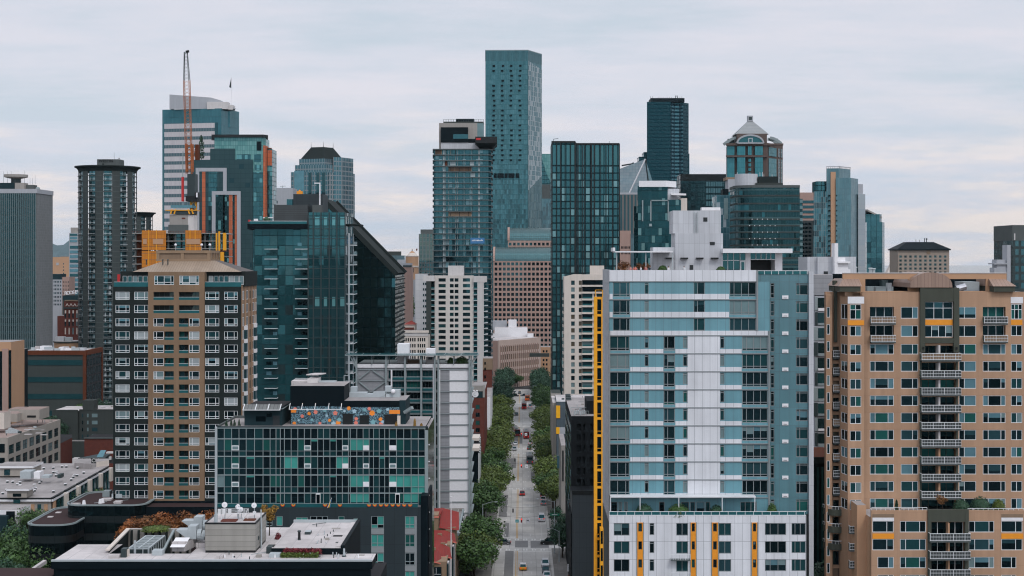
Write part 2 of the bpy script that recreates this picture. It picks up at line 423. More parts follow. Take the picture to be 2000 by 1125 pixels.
for y in range(160,840,12):
 if any(a-6<y+3<b+6 for a,b in CROSS): continue
 mk+=[(x-.08,x+.08,y,y+3) for x in (-4.75,2.3)]
 mk+=[(5.5,5.58,y,y+12)]
sheet('road_markings',mk,'paint_white',.028)
sheet('centre_line',[q for i in range(0,len(ys),2) for q in ((-1.75,-1.6,ys[i]+3,ys[i+1]-3),(-1.4,-1.25,ys[i]+3,ys[i+1]-3))],'paint_yellow',.032)
sheet('water',[(380,15900,1960,15900),(-500,380,3500,15900)],'bay_water',.05)
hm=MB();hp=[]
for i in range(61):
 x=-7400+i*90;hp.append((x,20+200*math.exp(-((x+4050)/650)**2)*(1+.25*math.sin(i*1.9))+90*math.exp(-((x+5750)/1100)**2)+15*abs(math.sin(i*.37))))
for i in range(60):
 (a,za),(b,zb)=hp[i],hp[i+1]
 hm.face([(a,12000,0),(b,12000,0),(b,12800,zb),(a,12800,za)],'hill_hazed');hm.face([(a,12800,za),(b,12800,zb),(b,14500,0),(a,14500,0)],'hill_hazed')
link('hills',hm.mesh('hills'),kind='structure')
def haze(dens=.00002):
 m=bpy.data.materials.new('haze_air');m.use_nodes=True;t=m.node_tree
 t.nodes.remove(t.nodes['Principled BSDF']);v=t.nodes.new('ShaderNodeVolumePrincipled')
 v.inputs['Density'].default_value=dens;v.inputs['Color'].default_value=(.60,.86,.96,1)
 t.links.new(v.outputs[0],t.nodes['Material Output'].inputs['Volume']);MATS['haze_air']=m
 mb=MB();mb.box(-16100,16100,-3100,16100,-1,430,'haze_air')
 o=link('haze',mb.mesh('haze'),kind='stuff')
panel('seam_metal_shaded',(.10,.075,.06),.55,90,.07,.05,.5);panel('louvre_grey',(.085,.10,.105),60,.55,.09,.06,.6);flat('jib_orange',(.50,.115,.03));flat('crane_rust',(.42,.12,.03))
flat('banner_blue',(.05,.20,.42));plain('cream2',(.60,.565,.53),.8,.06);plain('roof_red',(.33,.035,.02),.7,.15);plain('pinkish_light',(.50,.385,.335),.8,.07)
plain('stone_brown',(.17,.125,.11),.8,.1);plain('pyramid_grey',(.34,.36,.37),.6,.08);plain('stone_beige',(.37,.30,.245),.8,.07);plain('brown_top',(.02,.024,.026),.6,.1);panel('seam_red',(.30,.022,.014),.6,90,.08,.06,.6,(.2,.02,.012))
plain('pale_beige',(.40,.365,.325),.8,.07);plain('roof_pink',(.36,.27,.24),.85,.2,.3);plain('black_brick',(.016,.02,.024),.75,.2);panel('slate_panel',(.052,.068,.08),1.6,3.4,.04,.05,.5);flat('yellow_panel',(.85,.42,.01));flat('paint_coral',(.75,.22,.16),.7)
flat('sign_green',(.01,.30,.16));flat('sign_teal',(.02,.42,.45));leafmat('leaf_autumn',(.20,.055,.02),(.16,.09,.02))
sc.cycles.filter_width=1.15
# near buildings
def rnd(seq,wts=None): return R.choices(seq,wts)[0]
DARKS=(['glass_dark','glass_teal','glass_mid','glass_black','glass_curtain','glass_greenish','glass_dark+'],[6,4,2,3,.7,.8,2])
# white and pale blue tower by the street
D=236.
th=B('apartment_tower','white and pale blue panelled apartment tower beside the yellow hoist, people on its roof terrace',1190,1580,D)
P0=(gx(1189.7,D),D);L=gx(1503,D)-P0[0]
def U(px): return gx(px,D)-P0[0]
FZ=lambda y: gz(y,D)
S=D/F
lowc=[(1189.7,1229.3,'W3'),(1259,1266.8,'N'),(1296.4,1318,'W2'),(1334,1342.6,'N'),(1406.6,1414.8,'N'),(1449.5,1499.4,'W4')]
upc=[(1197,1230,'W3'),(1259,1266.8,'N'),(1354.7,1376.4,'W2'),(1425,1476.7,'W4')]
ST={'W3': ((.42,.82),(.17,)),'W2': ((.36,),(.17,)),'W4': ((.17,.45,.72),(.17,)),'N': ((),(.84,))}
blue,white,holes=[],[],[]
def floorwins(cols,y0,cnt,tall=28.5,short=22.5):
 for k in range(cnt):
  y=y0+35.2*k
  for a,b,s in cols:
   t_,b_=(y,y+tall) if s!='N' else (y+1.2,y+1.2+short)
   holes.append((U(a),U(b),FZ(b_),FZ(t_),s))
floorwins(upc,551,3);floorwins(lowc,656.5,9)
fr=None
def clad(name,mat,x0,x1,yt,yb,hl,dy=0.,p=1):
 global fr
 mb=MB((P0[0],D,FZ(656.5)))
 fr2=wall(mb,(gx(x0,D),D-dy),(gx(x1,D),D-dy),FZ(yb),FZ(yt),mat,[(h[0]-U(x0),h[1]-U(x0),h[2],h[3]) for h in hl],.2,'frame_grey',.22)
 th.part(name,mb);return fr2
for a,b,s_ in ((1193,1206,'D'),(1208,1215,'D'),(1219,1226,'D'),(1287,1298,'D'),(1330,1346,'D'),(1348,1358,'D'),(1360,1376,'D'),(1378,1387,'D'),(1446,1478,'D3')): holes.append((U(a),U(b),FZ(1006),FZ(980),s_))
ST['D']=((),());ST['D3']=((.3,.65),())
fr=clad('blue_cladding','teal_cladding',1189.7,1503,550,1008,holes)
for h in holes:
 c,r=ST[h[4]]
 gm=rnd(*DARKS)
 gm=gm if h[4] in 'N' else (gm,rnd(*DARKS),gm)
 if h[4]=='N' and R.random()<.5: gm='glass_curtain'
 if h[4]!='N' and R.random()<.06: gm='glass_curtain'
 winat(th,fr,h[0],h[2],h[1]-h[0],h[3]-h[2],.15,cols=c,rows=r,g=gm,f='frame_grey',fw=.1)
mb=MB((P0[0],D,FZ(656.5)))
def band(x0,x1,yt,yb,d=.05): mb.box(gx(x0,D),gx(x1,D),D-d,D+.05,FZ(yb),FZ(yt),'white_cladding')
for k in range(3):
 y=551+35.2*k
 if k<2: band(1190.5,1196.5,y+23,y+33);band(1231,1424,y+23,y+33.2)
for k in range(9):
 y=656.5+35.2*k
 for a,b in ((1231,1295.5),(1319,1342.9),(1406.3,1448.5)): band(a,b,y+25.2,y+33.2)
 band(1343,1406,y-(2 if k else 0),y+33.2)
band(1189.9,1499.5,646,656.3,.09);band(1189.9,1477.5,527.5,549.8,.09)
th.part('white_cladding',mb)
mb=MB()
for k in range(3): mb.box(gx(1189.7,D),gx(1480,D),D-.14,D-.1,FZ(551+35.2*k-.6),FZ(551+35.2*k-2.2),'frame_grey') if 0 else mb.box(gx(1189.7,D),gx(1478,D),D-.14,D-.06,FZ(551+35.2*k-.3),FZ(551+35.2*k-2.0),'frame_grey')
for k in range(10): mb.box(gx(1189.7,D),gx(1502,D),D-.14,D-.06,FZ(656.5+35.2*k-.3),FZ(656.5+35.2*k-2.0),'frame_grey')
for x in (1189.2,1500.5): mb.box(gx(x,D),gx(x+2.6,D),D-.2,D+.02,FZ(1000),FZ(646),'frame_grey')
mb.box(gx(1477,D),gx(1480.5,D),D-.2,D+.02,FZ(645.7),FZ(527.5),'frame_grey')
th.part('slab_band',mb)
# recessed teal bay on the right
h2=[]
for k in range(13):
 y=553+35.2*k
 if y>1000: break
 h2+=[(1505 if y>640 else 1505,1512.4,y,y+29,'N2'),(1554.7,1578.2,y,y+23,'W')]
mb=MB((P0[0],D,FZ(656.5)));DX=D+1.2
q=lambda x: gx(x,DX)
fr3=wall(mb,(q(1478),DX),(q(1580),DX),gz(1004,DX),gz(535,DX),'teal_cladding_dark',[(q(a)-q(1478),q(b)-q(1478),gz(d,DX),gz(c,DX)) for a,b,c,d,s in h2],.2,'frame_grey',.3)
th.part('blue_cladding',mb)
for a,b,c,d,s in h2:
 winat(th,fr3,q(a)-q(1478),gz(d,DX),q(b)-q(a),gz(c,DX)-gz(d,DX),.15,cols=(.32,) if s=='W' else (),rows=(.85,) if s=='W' else (.28,.85),g=rnd(*DARKS),f='frame_grey')
mb=MB()
for k in range(12):
 y=577+35.2*k
 mb.box(q(1527.5),q(1539.6),DX-.12,DX,gz(y+7,DX),gz(y,DX),'white_paint');mb.box(q(1530),q(1537),DX-.16,DX-.1,gz(y+5.2,DX),gz(y+4.4,DX),'frame_dark')
 mb.box(q(1481),q(1491),DX-.1,DX,gz(y-20,DX),gz(y-23,DX),'white_paint') if k<3 else None
th.part('vent_panel',mb)
mb=MB();mb.box(q(1579),q(1588),DX-.5,DX+17,0,gz(530,DX),'silver_cladding','roof_grey')
mb.box(P0[0]+.02,q(1579),D+1.8,D+18,0,FZ(540),'concrete_dark','roof_grey')
mb.box(P0[0]-.01,P0[0]+.5,D+.25,D+18,FZ(1000),FZ(527.6),'silver_cladding')
th.part('core',mb)
# side facing the street: grey, with windows
mb=MB();sp1=(P0[0]-.06,D+18);sp0=(P0[0]-.06,D+.26);sh=[]
for k in range(14):
 for u in (2.5,7,12): sh.append((u,u+2.2,FZ(577+35.2*k),FZ(555+35.2*k)))
frs=wall(mb,sp1,sp0,0,FZ(527.6),'silver_cladding',sh,.2,None,.3);th.part('side_wall',mb)
for a,b,c,d in sh: winat(th,frs,a,c,b-a,d-c,.15,cols=(.5,),g=rnd(*DARKS),f='frame_grey')
# roof: penthouse, pavilion
mb=MB();DP=D+7
def pb(*a): pxbox(mb,*a)
pb(1319,1412,455.7,541,DP,7,'silver_cladding','roof_grey');mb.box(gx(1314.9,DP),gx(1409,DP),DP+.6,DP+6.5,gz(455.7,DP),gz(411,DP),'silver_cladding','roof_grey')
pb(1276,1319,483,541,DP+.3,6,'silver_cladding','roof_grey');pb(1371,1407,405,411,DP+2,2,'white_paint')
th.part('penthouse',mb)
mb=MB()
for x in (1357,1363): mb.beam((gx(x,DP),DP+.45,gz(455,DP)),(gx(x,DP),DP+.45,gz(413,DP)),.1,'galv')
for k in range(12): mb.beam((gx(1357,DP),DP+.45,gz(454-k*3.4,DP)),(gx(1363,DP),DP+.45,gz(454-k*3.4,DP)),.07,'galv')
th.part('ladder',mb)
for x0,x1,y0,y1 in ((1374.5,1382.5,424.5,432.5),(1386.5,1396,472.5,478.5)):
 mb=MB();dd=DP+.6 if y0<450 else DP;mb.box(gx(x0,DP),gx(x1,DP),dd-.08,dd+.1,gz(y1,DP),gz(y0,DP),'frame_dark');th.part('louvre',mb)
for x in (1300,1329,1359,1388):
 mb=MB();mb.box(gx(x,DP),gx(x+14,DP),DP-.9,DP+.2,gz(506,DP),gz(503,DP),'black');th.part('wall_lamp',mb)
mb=MB();mb.box(gx(1347,DP),gx(1354,DP),DP-.06,DP+.1,gz(527,DP),gz(517.5,DP),'frame_dark');th.part('door',mb)
mb=MB();pb(1412,1456,495,541,DP+1,5,'glass_teal');pb(1466,1514,495,506,DP+1,5,'glass_teal');th.part('pavilion_glazing',mb)
mb=MB()
pb(1456,1466,494,530,DP+.8,5,'white_paint');pb(1514,1528,494,530,DP+.8,5,'white_paint');pb(1412,1456,508,509.3,DP+.8,.2,'frame_white')
for x in (1421,1432.5,1445,1476,1486,1496,1505): pb(x,x+1.1,494,530 if x<1456 else 506,DP+.8,.2,'frame_white')
pb(1466,1514,506,507.5,DP+.8,.3,'frame_white');pb(1466,1514,507.6,531,DP+5,.5,'black')
th.part('pavilion_frame',mb)
mb=MB();pb(1412,1548,485.5,494,DP-2,10,'white_paint');th.part('pavilion_roof',mb)
mb=MB();pb(1445.5,1455.5,510,529,DP+.6,.2,'frame_white');pb(1448,1453.5,512,528,DP+.5,.1,'glass_teal');th.part('pavilion_door',mb)
mb=MB();DC=D+3
mb.box(gx(1201,DC),gx(1314,DC),DC,DC+6,gz(493,DC),gz(490.5,DC),'white_paint');mb.box(gx(1197.5,DC),gx(1201.5,DC),DC,DC+6,gz(491,DC),gz(483.5,DC),'white_paint')
for x in (1205,1262,1314): mb.beam((gx(x,DC),DC+.6,gz(528,DC)),(gx(x,DC),DC+.6,gz(493.2,DC)),.16,'galv')
th.part('terrace_canopy',mb)
mb=MB()
for k in range(8): x=1481+k*14;mb.beam((gx(x,D),D+1.1,FZ(536)),(gx(x,D),D+1.1,FZ(528.5)),.08,'rail_white')
mb.box(gx(1480,D),gx(1580,D),D+1.05,D+1.15,FZ(529.4),FZ(528.3),'rail_white');mb.box(gx(1480,D),gx(1580,D),D+1.08,D+1.12,FZ(535.5),FZ(529.5),'rail_glass')
th.part('roof_railing',mb)
# podium with orange strips
DQ=D-3.2;qx=lambda x: gx(x,DQ);qz=lambda y: gz(y,DQ)
pc=[(1198.7,1229.4,'W'),(1268.6,1277.8,'N'),(1320.8,1343.8,'W'),(1403.5,1428,'W'),(1494,1535.4,'X'),(1546,1573.7,'X')]
orc=[(1244.7,1255.8),(1349,1359),(1390.7,1402),(1468.5,1478.7)]
ph=[]
for k in range(4):
 y=1022+35.2*k
 for a,b,s in pc: ph.append((a,b,y,y+(24 if s=='W' else 23),s))
 for a,b in orc: ph.append((a+2,b-2,y,y+16,'O'))
mb=MB((qx(1189.5),DQ,qz(1022)))
frp=wall(mb,(qx(1189.5),DQ),(qx(1574.5),DQ),0,qz(1007),'white_cladding',[(qx(a)-qx(1189.5),qx(b)-qx(1189.5),qz(d),qz(c)) for a,b,c,d,s in ph],.2,'frame_grey',.4)
th.part('podium_wall',mb)
for a,b,c,d,s in ph:
 winat(th,frp,qx(a)-qx(1189.5),qz(d),qx(b)-qx(a),qz(c)-qz(d),.15,cols={'W': (.5,),'N': (),'X': (.25,.62),'O': ()}[s],rows=(.82,) if s=='N' else (),g=rnd(*DARKS),f='frame_grey' if s!='O' else 'frame_dark')
mb=MB()
for a,b in orc:
 ex=[(c,d) for a2,b2,c,d,s in ph if s=='O' and abs(a2-a-2)<.1];prev=1020.5
 for x0,x1 in ((a,a+2.05),(b-2.05,b)): mb.box(qx(x0),qx(x1),DQ-.07,DQ+.02,0,qz(1020.5),'orange')
 for c,d in ex:
  mb.box(qx(a+2.05),qx(b-2.05),DQ-.065,DQ+.02,qz(c),qz(prev),'orange');prev=d
 for x in (a-1.6,b+.4): mb.box(qx(x),qx(x+1.2),DQ-.12,DQ+.02,0,qz(1020),'frame_grey')
th.part('orange_cladding',mb)
mb=MB();mb.box(qx(1189.5)+.02,qx(1574.5)-.02,DQ+.45,D+17,0,qz(1021),'concrete_dark','roof_grey')
mb.box(qx(1189.5),qx(1574.5),DQ-.04,DQ+.3,qz(1007),qz(1006),'white_paint');th.part('podium',mb)
mb=MB()
for k in range(24): x=1190+k*16.6;mb.beam((qx(x),DQ+.15,qz(1007)),(qx(x),DQ+.15,qz(999.5)),.07,'rail_white')
mb.box(qx(1189.5),qx(1574.5),DQ+.11,DQ+.2,qz(1000),qz(999),'rail_white');mb.box(qx(1190),qx(1574),DQ+.14,DQ+.17,qz(1006),qz(1000.2),'rail_glass');th.part('terrace_railing',mb)
mb=MB()
mb.box(qx(1193),qx(1478),DQ+.8,D-.3,qz(973.5),qz(971.5),'rail_white')
for x in (1193,1251,1327,1412,1476): mb.beam((qx(x),DQ+.9,qz(1006)),(qx(x),DQ+.9,qz(973)),.13,'rail_white')
th.part('terrace_canopy',mb)
for k in (1,2):
 mb=MB();y=1080+35.2*(k-1);x0,x1=qx(1308.5),qx(1346.8)
 mb.box(x0,x1,DQ-1.3,DQ-.02,qz(y+12.5),qz(y+10.8),'slab_edge')
 for i in range(9): x=x0+(x1-x0)*i/8;mb.beam((x,DQ-1.25,qz(y+11)),(x,DQ-1.25,qz(y)),.05,'rail_white')
 mb.box(x0,x1,DQ-1.3,DQ-1.2,qz(y+.9),qz(y),'rail_white');th.part('balcony',mb)
th.finish()
# yellow hoist mast
D=233.5
th=B('hoist_tower','tall yellow steel hoist mast standing against the street side of the white and blue tower',1160,1177,D,'construction hoist')
mb=MB();x=lambda p: gx(p,D)
for a,b in ((1160,1166.5),(1174.5,1177)): mb.box(x(a),x(b),D,D+.8,0,gz(580,D),'yellow_steel')
for k in range(20):
 y=580+k*33.6
 mb.box(x(1166.3),x(1174.7),D+.02,D+.78,gz(y+4.5,D),gz(y,D),'yellow_steel');mb.box(x(1166.3),x(1174.7),D+.1,D+.3,gz(y+27.5,D),gz(y+26.6,D),'yellow_steel')
th.part('frame',mb)
for k in range(17):
 y=584.7+k*33.6;mb=MB();mb.box(x(1166.6),x(1174.4),D+.35,D+.6,gz(y+28.9,D),gz(y,D),'glass_black');th.part('glass_panel',mb)
mb=MB()
for a in (1163,1177): mb.beam((x(a),D+.2,gz(580,D)),(x(a),D+.2,gz(566,D)),.12,'yellow_steel')
for y in (566,572): mb.box(x(1163),x(1177),D+.14,D+.26,gz(y+.8,D),gz(y,D),'yellow_steel')
th.part('guard_rail',mb)
mb=MB();mb.box(x(1171),x(1177.5),D-1.5,D-.1,0,gz(1028,D),'yellow_steel')
for k in range(4): mb.box(x(1172.3),x(1176.4),D-1.56,D-1.45,gz(1062+33.6*k,D-1.5),gz(1037+33.6*k,D-1.5),'glass_black')
th.part('lower_mast',mb)
# tan stucco tower with barrel roof
D=238.
th=B('apartment_tower','tan stucco apartment tower with white balconies, green grey centre bay and barrel roof',1620,2000,D)
X=lambda p: gx(p,D);Z=lambda y: gz(y,D)
rows=[672+33.5*k for k in range(10)]
cols=[(1699,1745.9,'A'),(1759.5,1793.3,'B'),(1806,1860.7,'C'),(1872.8,1906.6,'D'),(1919.6,1964,'E'),(1974.6,1996.7,'F')]
XL=1684
h=[]
for y in rows:
 for a,b,s in cols:
  if s=='C': h.append((a-6,b+6,y+3,y+31,'CB'))
  else: h.append((a,b,y,y+20,s))
for a,b,s in cols:
 if s in 'AE': h+=[(a,b,599.4,630,'R'),(a,b,635.7,666,'R')]
 elif s=='F': h+=[(a,b,594,623.5,'T'),(a,b,635.7,656,s)]
 elif s=='C': h+=[(a,b,589.5,623.5,'T'),(a,b,635.7,658.5,'C4')]
 else: h+=[(a,b,599.4,622,s),(a,b,635.7,657.5,s)]
mb=MB((X(XL),D,Z(672)))
fr=wall(mb,(X(XL),D),(X(2012),D),Z(1016),Z(570),'tan_stucco',[(X(a)-X(XL),X(b)-X(XL),Z(d),Z(c)) for a,b,c,d,s in h],.25,'tan_dark',.5)
th.part('wall',mb)
TG=(['glass_dark','glass_teal','glass_greenish','glass_curtain','glass_sky','glass_black','glass_mid','glass_dark+','glass_black+'],[6,3,1.,1,1.6,4,2,2.5,1.5])
CS={'A': (.22,.76),'B': (.68,),'D': (.32,),'E': (.24,.8),'F': (.5,),'C4': (.25,.5,.75),'T': (.33,.66),'R': (.3,.65),'CB': (.24,.5,.76)}
for a,b,c,d,s in h:
 g=rnd(*TG);g2=rnd(*TG);rec=.12 if s not in ('R','CB') else .9
 if rec>.5: g=rnd(['glass_black','glass_dark','glass_greenish','glass_teal'],[4,4,1,2]);g2=g
 winat(th,fr,X(a)-X(XL),Z(d),X(b)-X(a),Z(c)-Z(d),rec,cols=CS[s],rows=(.64,) if s=='T' else (),g=(g,g2),f='frame_white' if s not in ('CB',) else 'olive')
mb=MB();mb.box(X(XL),X(2012),D+1.1,D+16,0,Z(571),'tan','roof_grey');th.part('core',mb)
mb = MB()      # orange spandrels, white bay tops
for a,b in ((1806,1860.7),(1974.6,1996.7)): mb.box(X(a),X(b),D-.04,D+.1,Z(634.7),Z(624.5),'orange')
th.part('orange_panel',mb)
mb=MB();mb.box(X(1974),X(1998),D-.05,D+.1,Z(592.5),Z(580),'white_paint');th.part('white_panel',mb)
mb = MB()      # centre bay
ya=[(1796,1805.5),(1861.3,1872)]
for a,b in ya: mb.box(X(a),X(b),D-.5,D+.2,Z(688),Z(562),'olive')
mb.box(X(1805.5),X(1861.3),D-.45,D+.2,Z(588.8),Z(562),'olive');mb.box(X(1805.5),X(1861.3),D-.45,D+.2,Z(670),Z(660),'olive')
for y in rows[1:]: 
 for a,b in ((1796.5,1799.8),(1867,1871)): mb.box(X(a),X(b),D-.05,D+.3,Z(y+33),Z(y-2),'olive')
th.part('centre_bay',mb)
mb=MB()
for y in rows[:-1]: mb.box(X(1830),X(1833.5),D-.9,D+.8,Z(y+31),Z(y+2),'pale' if y<850 else 'tan')
th.part('balcony_divider',mb)
for x0 in (1800.5,1865): mb=MB();mb.box(X(x0),X(x0+2.5),D-.75,D-.5,Z(682),Z(677),'black');th.part('wall_lamp',mb)
def balcony(T_,x0,x1,yt,yb,D,out,parent=None):
 mb=MB();a,b=gx(x0,D),gx(x1,D);z0,z1=gz(yb,D),gz(yt,D);f=D-out
 mb.box(a,b,f,D-.02,z0-.25,z0,'concrete_dark')
 n=max(int((b-a)/.45),4)
 for i in range(n+1): u=a+(b-a)*i/n;mb.beam((u,f+.05,z0),(u,f+.05,z1),.022 if i%4 else .07,'rail_white')
 mb.box(a,b,f,f+.1,z1-.09,z1,'rail_white');mb.box(a,b,f+.02,f+.08,z0+.06,z0+.14,'rail_white');mb.box(a,b,f+.02,f+.08,(z0+z1)/2,(z0+z1)/2+.06,'rail_white')
 for u in (a,b-.08): mb.box(u,u+.08,f+.1,D-.05,z1-.09,z1,'rail_white');mb.box(u+.01,u+.05,f+.1,D-.05,z0+.1,z1-.15,'rail_glass')
 mb.box(a+.05,b-.05,f+.085,f+.1,z0+.15,z1-.12,'rail_grey' if R.random()<.8 else 'tan_dark')
 T_.part('balcony',mb)
flat('rail_grey',(.07,.085,.085))
for k in range(9): balcony(th,1795.7,1872,688.5+33.5*k,702+33.5*k,D,1.6)
for a,b in ((1699,1747),(1919.6,1965)):
 for y in (618,654): balcony(th,a,b,y,y+13,D,.9)
# angled bay and the receding street side
bays=[(1684,D),(1647.6,D-1.6),(1641,D+1.2)]
mb=MB();mbo=MB();mbw=MB()
A,Bp,Cp=[(X(1684),D-.06),((gx(1656,D-1.3)),D-1.3),(gx(1645.5,D),D+2.)]
A2=(A[0],D-1.3)
rr=[594]+[635.7]+rows
bh=[(.35,gx(1684,D-1.3)-gx(1656,D-1.3)-.15,Z(y+(20 if y>600 else 29)),Z(y)) for y in rr]
f1=wall(mb,Bp,A2,0,Z(578),'tan_stucco',bh,.2,None,.3)
for i,q in enumerate(bh): winat(th,f1,q[0],q[2],q[1]-q[0],q[3]-q[2],.12,cols=(.5,),rows=(.64,) if i==0 else (),g=(rnd(*TG),rnd(*TG)),f='frame_white')
bl=(Vector(Bp)-Vector(Cp)).length
bh2=[(.5,bl-.25,q[2],q[3]) for q in bh]
f2=wall(mb,Cp,Bp,0,Z(578),'tan_stucco',bh2,.2,None,.3)
for q in bh2: winat(th,f2,q[0],q[2],q[1]-q[0],q[3]-q[2],.12,cols=(.5,),g=rnd(*TG),f='frame_white')
mb.prism([Cp,Bp,A2,(A2[0],D+2)],Z(579.5),Z(578.4),'tan','roof_grey',bot=False);th.part('bay',mb)
mb=MB();mb.box(Bp[0]-.02,A2[0],D-1.36,D-1.25,Z(634.5),Z(625),'orange');mb.box(Bp[0]-.02,A2[0],D-1.36,D-1.25,Z(592.5),Z(579),'white_paint');th.part('orange_panel',mb)
DE = D + 3.5          # recess with balconies
xe=lambda p: gx(p,DE)
mb=MB((xe(1612),DE,0));eh=[(xe(1627)-xe(1612),xe(1639)-xe(1612),gz(y+27,DE),gz(y,DE)) for y in [677+33.3*k for k in range(14)]]
fe=wall(mb,(xe(1612),DE),(xe(1650),DE),0,gz(570,DE),'tan_stucco',eh,.6,None,.8);
for q in eh: winat(th,fe,q[0],q[2],q[1]-q[0],q[3]-q[2],.5,g=rnd(['glass_dark','glass_warm','tan_dark'],[3,2,1]),f='frame_dark')
mb.box(xe(1628),xe(1634),DE-.5,DE+1,gz(668,DE),gz(548,DE),'olive')
th.part('side_wall',mb)
for k in range(9): balcony(th,1625.5,1640,684+33.3*k,697+33.3*k,DE,.9)
DW=D+2.2;xw=lambda p: gx(p,DW)
mb=MB((xw(1613),DW,0));wh=[(.15,xw(1621)-xw(1613),gz(y+20,DW),gz(y,DW)) for y in [600+33.3*k for k in range(16)]]
fw_=wall(mb,(xw(1613),DW),(xw(1625),DW),0,gz(575,DW),'tan_stucco',wh,.15,None,1.2)
for q in wh: winat(th,fw_,q[0],q[2],q[1]-q[0],q[3]-q[2],.1,g=rnd(*TG),f='frame_white')
th.part('side_wall',mb)
for k in range(3):
 mb=MB();y=985+33.3*k;c=(xe(1632),DE+.3)
 pts=[(c[0]+2.1*math.cos(a),c[1]-2.6*math.sin(a)) for a in [rad(180+15-15*0)*0+rad(180-15*i) for i in range(13)]]
 mb.prism([*pts],gz(y+18,DE),gz(y+6,DE),'olive','concrete_dark')
 for i in range(12): mb.beam((*pts[i],gz(y,DE)),(*pts[i+1],gz(y,DE)),.09,'rail_white')
 for i in range(13): mb.beam((*pts[i],gz(y+6,DE)),(*pts[i],gz(y,DE)),.04,'rail_white')
 th.part('curved_balcony',mb)
# roof
mb=MB();DR=D+1.5;xr=lambda p: gx(p,DR);zr=lambda y: gz(y,DR)
wall(mb,(xr(1646),DR),(xr(1966),DR),zr(571),zr(534),'tan',[(xr(1690)-xr(1646),xr(1774)-xr(1646),zr(568.5),zr(545)),(xr(1853)-xr(1646),xr(1926)-xr(1646),zr(568.5),zr(545))],.4,None,.4)
mb.box(xr(1646),xr(1966),DR-.1,DR+.5,zr(534)+.003,zr(532.5),'pale');th.part('roof_screen',mb)
mb=MB();mb.box(xr(1650),xr(1960),DR+9.2,DR+9.5,zr(572),zr(536),'navy');th.part('dark_backing',mb);mb=MB();mb.box(xr(1708),xr(1760),DR+5,DR+8,zr(572),zr(561),'steel');mb.box(xr(1741),xr(1752),DR+6,DR+8,zr(572),zr(549),'steel_dark');mb.box(xr(1715),xr(1735),DR+1.5,DR+3,zr(572),zr(561),'steel');mb.cyl((xr(1742),DR+2,zr(572)),(xr(1742),DR+2,zr(553)),.5,.5,'galv')  # navy backing sheet added so the screen's openings read as dark shade
mb.box(xr(1893),xr(1924),DR+3,DR+8,zr(572),zr(551),'galv');mb.cyl((xr(1875),DR+2,zr(565)),(xr(1893),DR+2,zr(560)),.6,.6,'chrome');mb.box(xr(1856),xr(1870),DR+6,DR+8,zr(572),zr(554),'steel_dark')
th.part('roof_plant',mb)
mb=MB((xr(1771),0,0));a,b=xr(1771),xr(1853);c=(a+b)/2;n=14
prof=[(a+(b-a)*i/n,zr(562)+(zr(532)-zr(562))*math.sin(math.acos(max(-1,min(1,(a+(b-a)*i/n-c)/((b-a)/2)))))) for i in range(n+1)]
prof=[((a+b)/2-(b-a)/2*math.cos(math.pi*i/n),zr(561)+2.55*math.sin(math.pi*i/n)**.8) for i in range(n+1)]
f0,f1y=D-.6,D+13
for i in range(n):
 (xa,za),(xb,zb)=prof[i],prof[i+1]
 mb.face([(xa,f0,za),(xb,f0,zb),(xb,f1y,zb),(xa,f1y,za)],'seam_rose')
mb.face([(x_,f0,z_) for x_,z_ in reversed(prof)],'seam_rose')
th.part('barrel_roof',mb)
for x0,x1,sgn in ((1635.5,1681,-1),(1936,1981.6,1)):
 mb=MB();a,b=X(x0),X(x1);z0,z1=Z(559),Z(545)
 ins=2.2;al,bl_=(a+1.2,b) if sgn<0 else (a,b-1.2)
 mb.face([(a,D-1.,z0),(b,D-1.,z0),(bl_,D+1.2,z1),(al,D+1.2,z1)],'seam_rose')
 mb.face([(b,D-1,z0),(b,D+8,z0),(bl_,D+8,z1),(bl_,D+1.2,z1)],'seam_rose');mb.face([(a,D+8,z0),(a,D-1,z0),(al,D+1.2,z1),(al,D+8,z1)],'seam_rose')
 mb.face([(al,D+1.2,z1),(bl_,D+1.2,z1),(bl_,D+8,z1),(al,D+8,z1)],'seam_rose')
 mb.box(a+.2,b-.2,D-.8,D+7.5,Z(569.6),z0-.01,'olive');th.part('corner_roof',mb)
# podium and its terrace
D=229.;X=lambda p: gx(p,D);Z=lambda y: gz(y,D)
prow=[1017.7+35*k for k in range(4)]
h=[]
for i,y in enumerate(prow):
 h+=[(1757.8,1808.4,y,y+22,'A'),(1891.8,1941.8,y,y+22,'E'),(1818,1884,y+2,y+33,'CB')]
 h+=[(1704 if i<2 else 1714,1745.5,y,y+22,'B'),(1955.6,1997 if i<2 else 1985,y,y+22,'B')]
mb=MB((X(1701.7),D,0))
fr=wall(mb,(X(1701.7),D),(X(2015),D),0,Z(997),'tan_stucco',[(X(a)-X(1701.7),X(b)-X(1701.7),Z(d),Z(c)) for a,b,c,d,s in h],.25,None,.5);th.part('podium_wall',mb)
for a,b,c,d,s in h:
 winat(th,fr,X(a)-X(1701.7),Z(d),X(b)-X(a),Z(c)-Z(d),.12 if s!='CB' else .9,cols=CS[s],g=(rnd(*TG),rnd(*TG)) if s!='CB' else 'glass_black',f='frame_white')
mb=MB()
for a,b in ((1704,1746),(1955.6,1998)): mb.box(X(a),X(b),D-.05,D+.05,Z(1052.3),Z(1042),'orange')
th.part('orange_panel',mb)
mb=MB()
for a,b in ((1704,1746),(1955.6,1998)): mb.box(X(a),X(b),D-.06,D+.1,Z(1017.3),Z(1011),'white_paint');mb.box(X(a),X(b),D-.03,D+.1,Z(1010.7),Z(1004),'tan_dark')
th.part('white_panel',mb)
mb=MB()
for a,b in ((1811.5,1818),(1884,1891)): mb.box(X(a),X(b),D-.35,D+.2,0,Z(995),'olive')
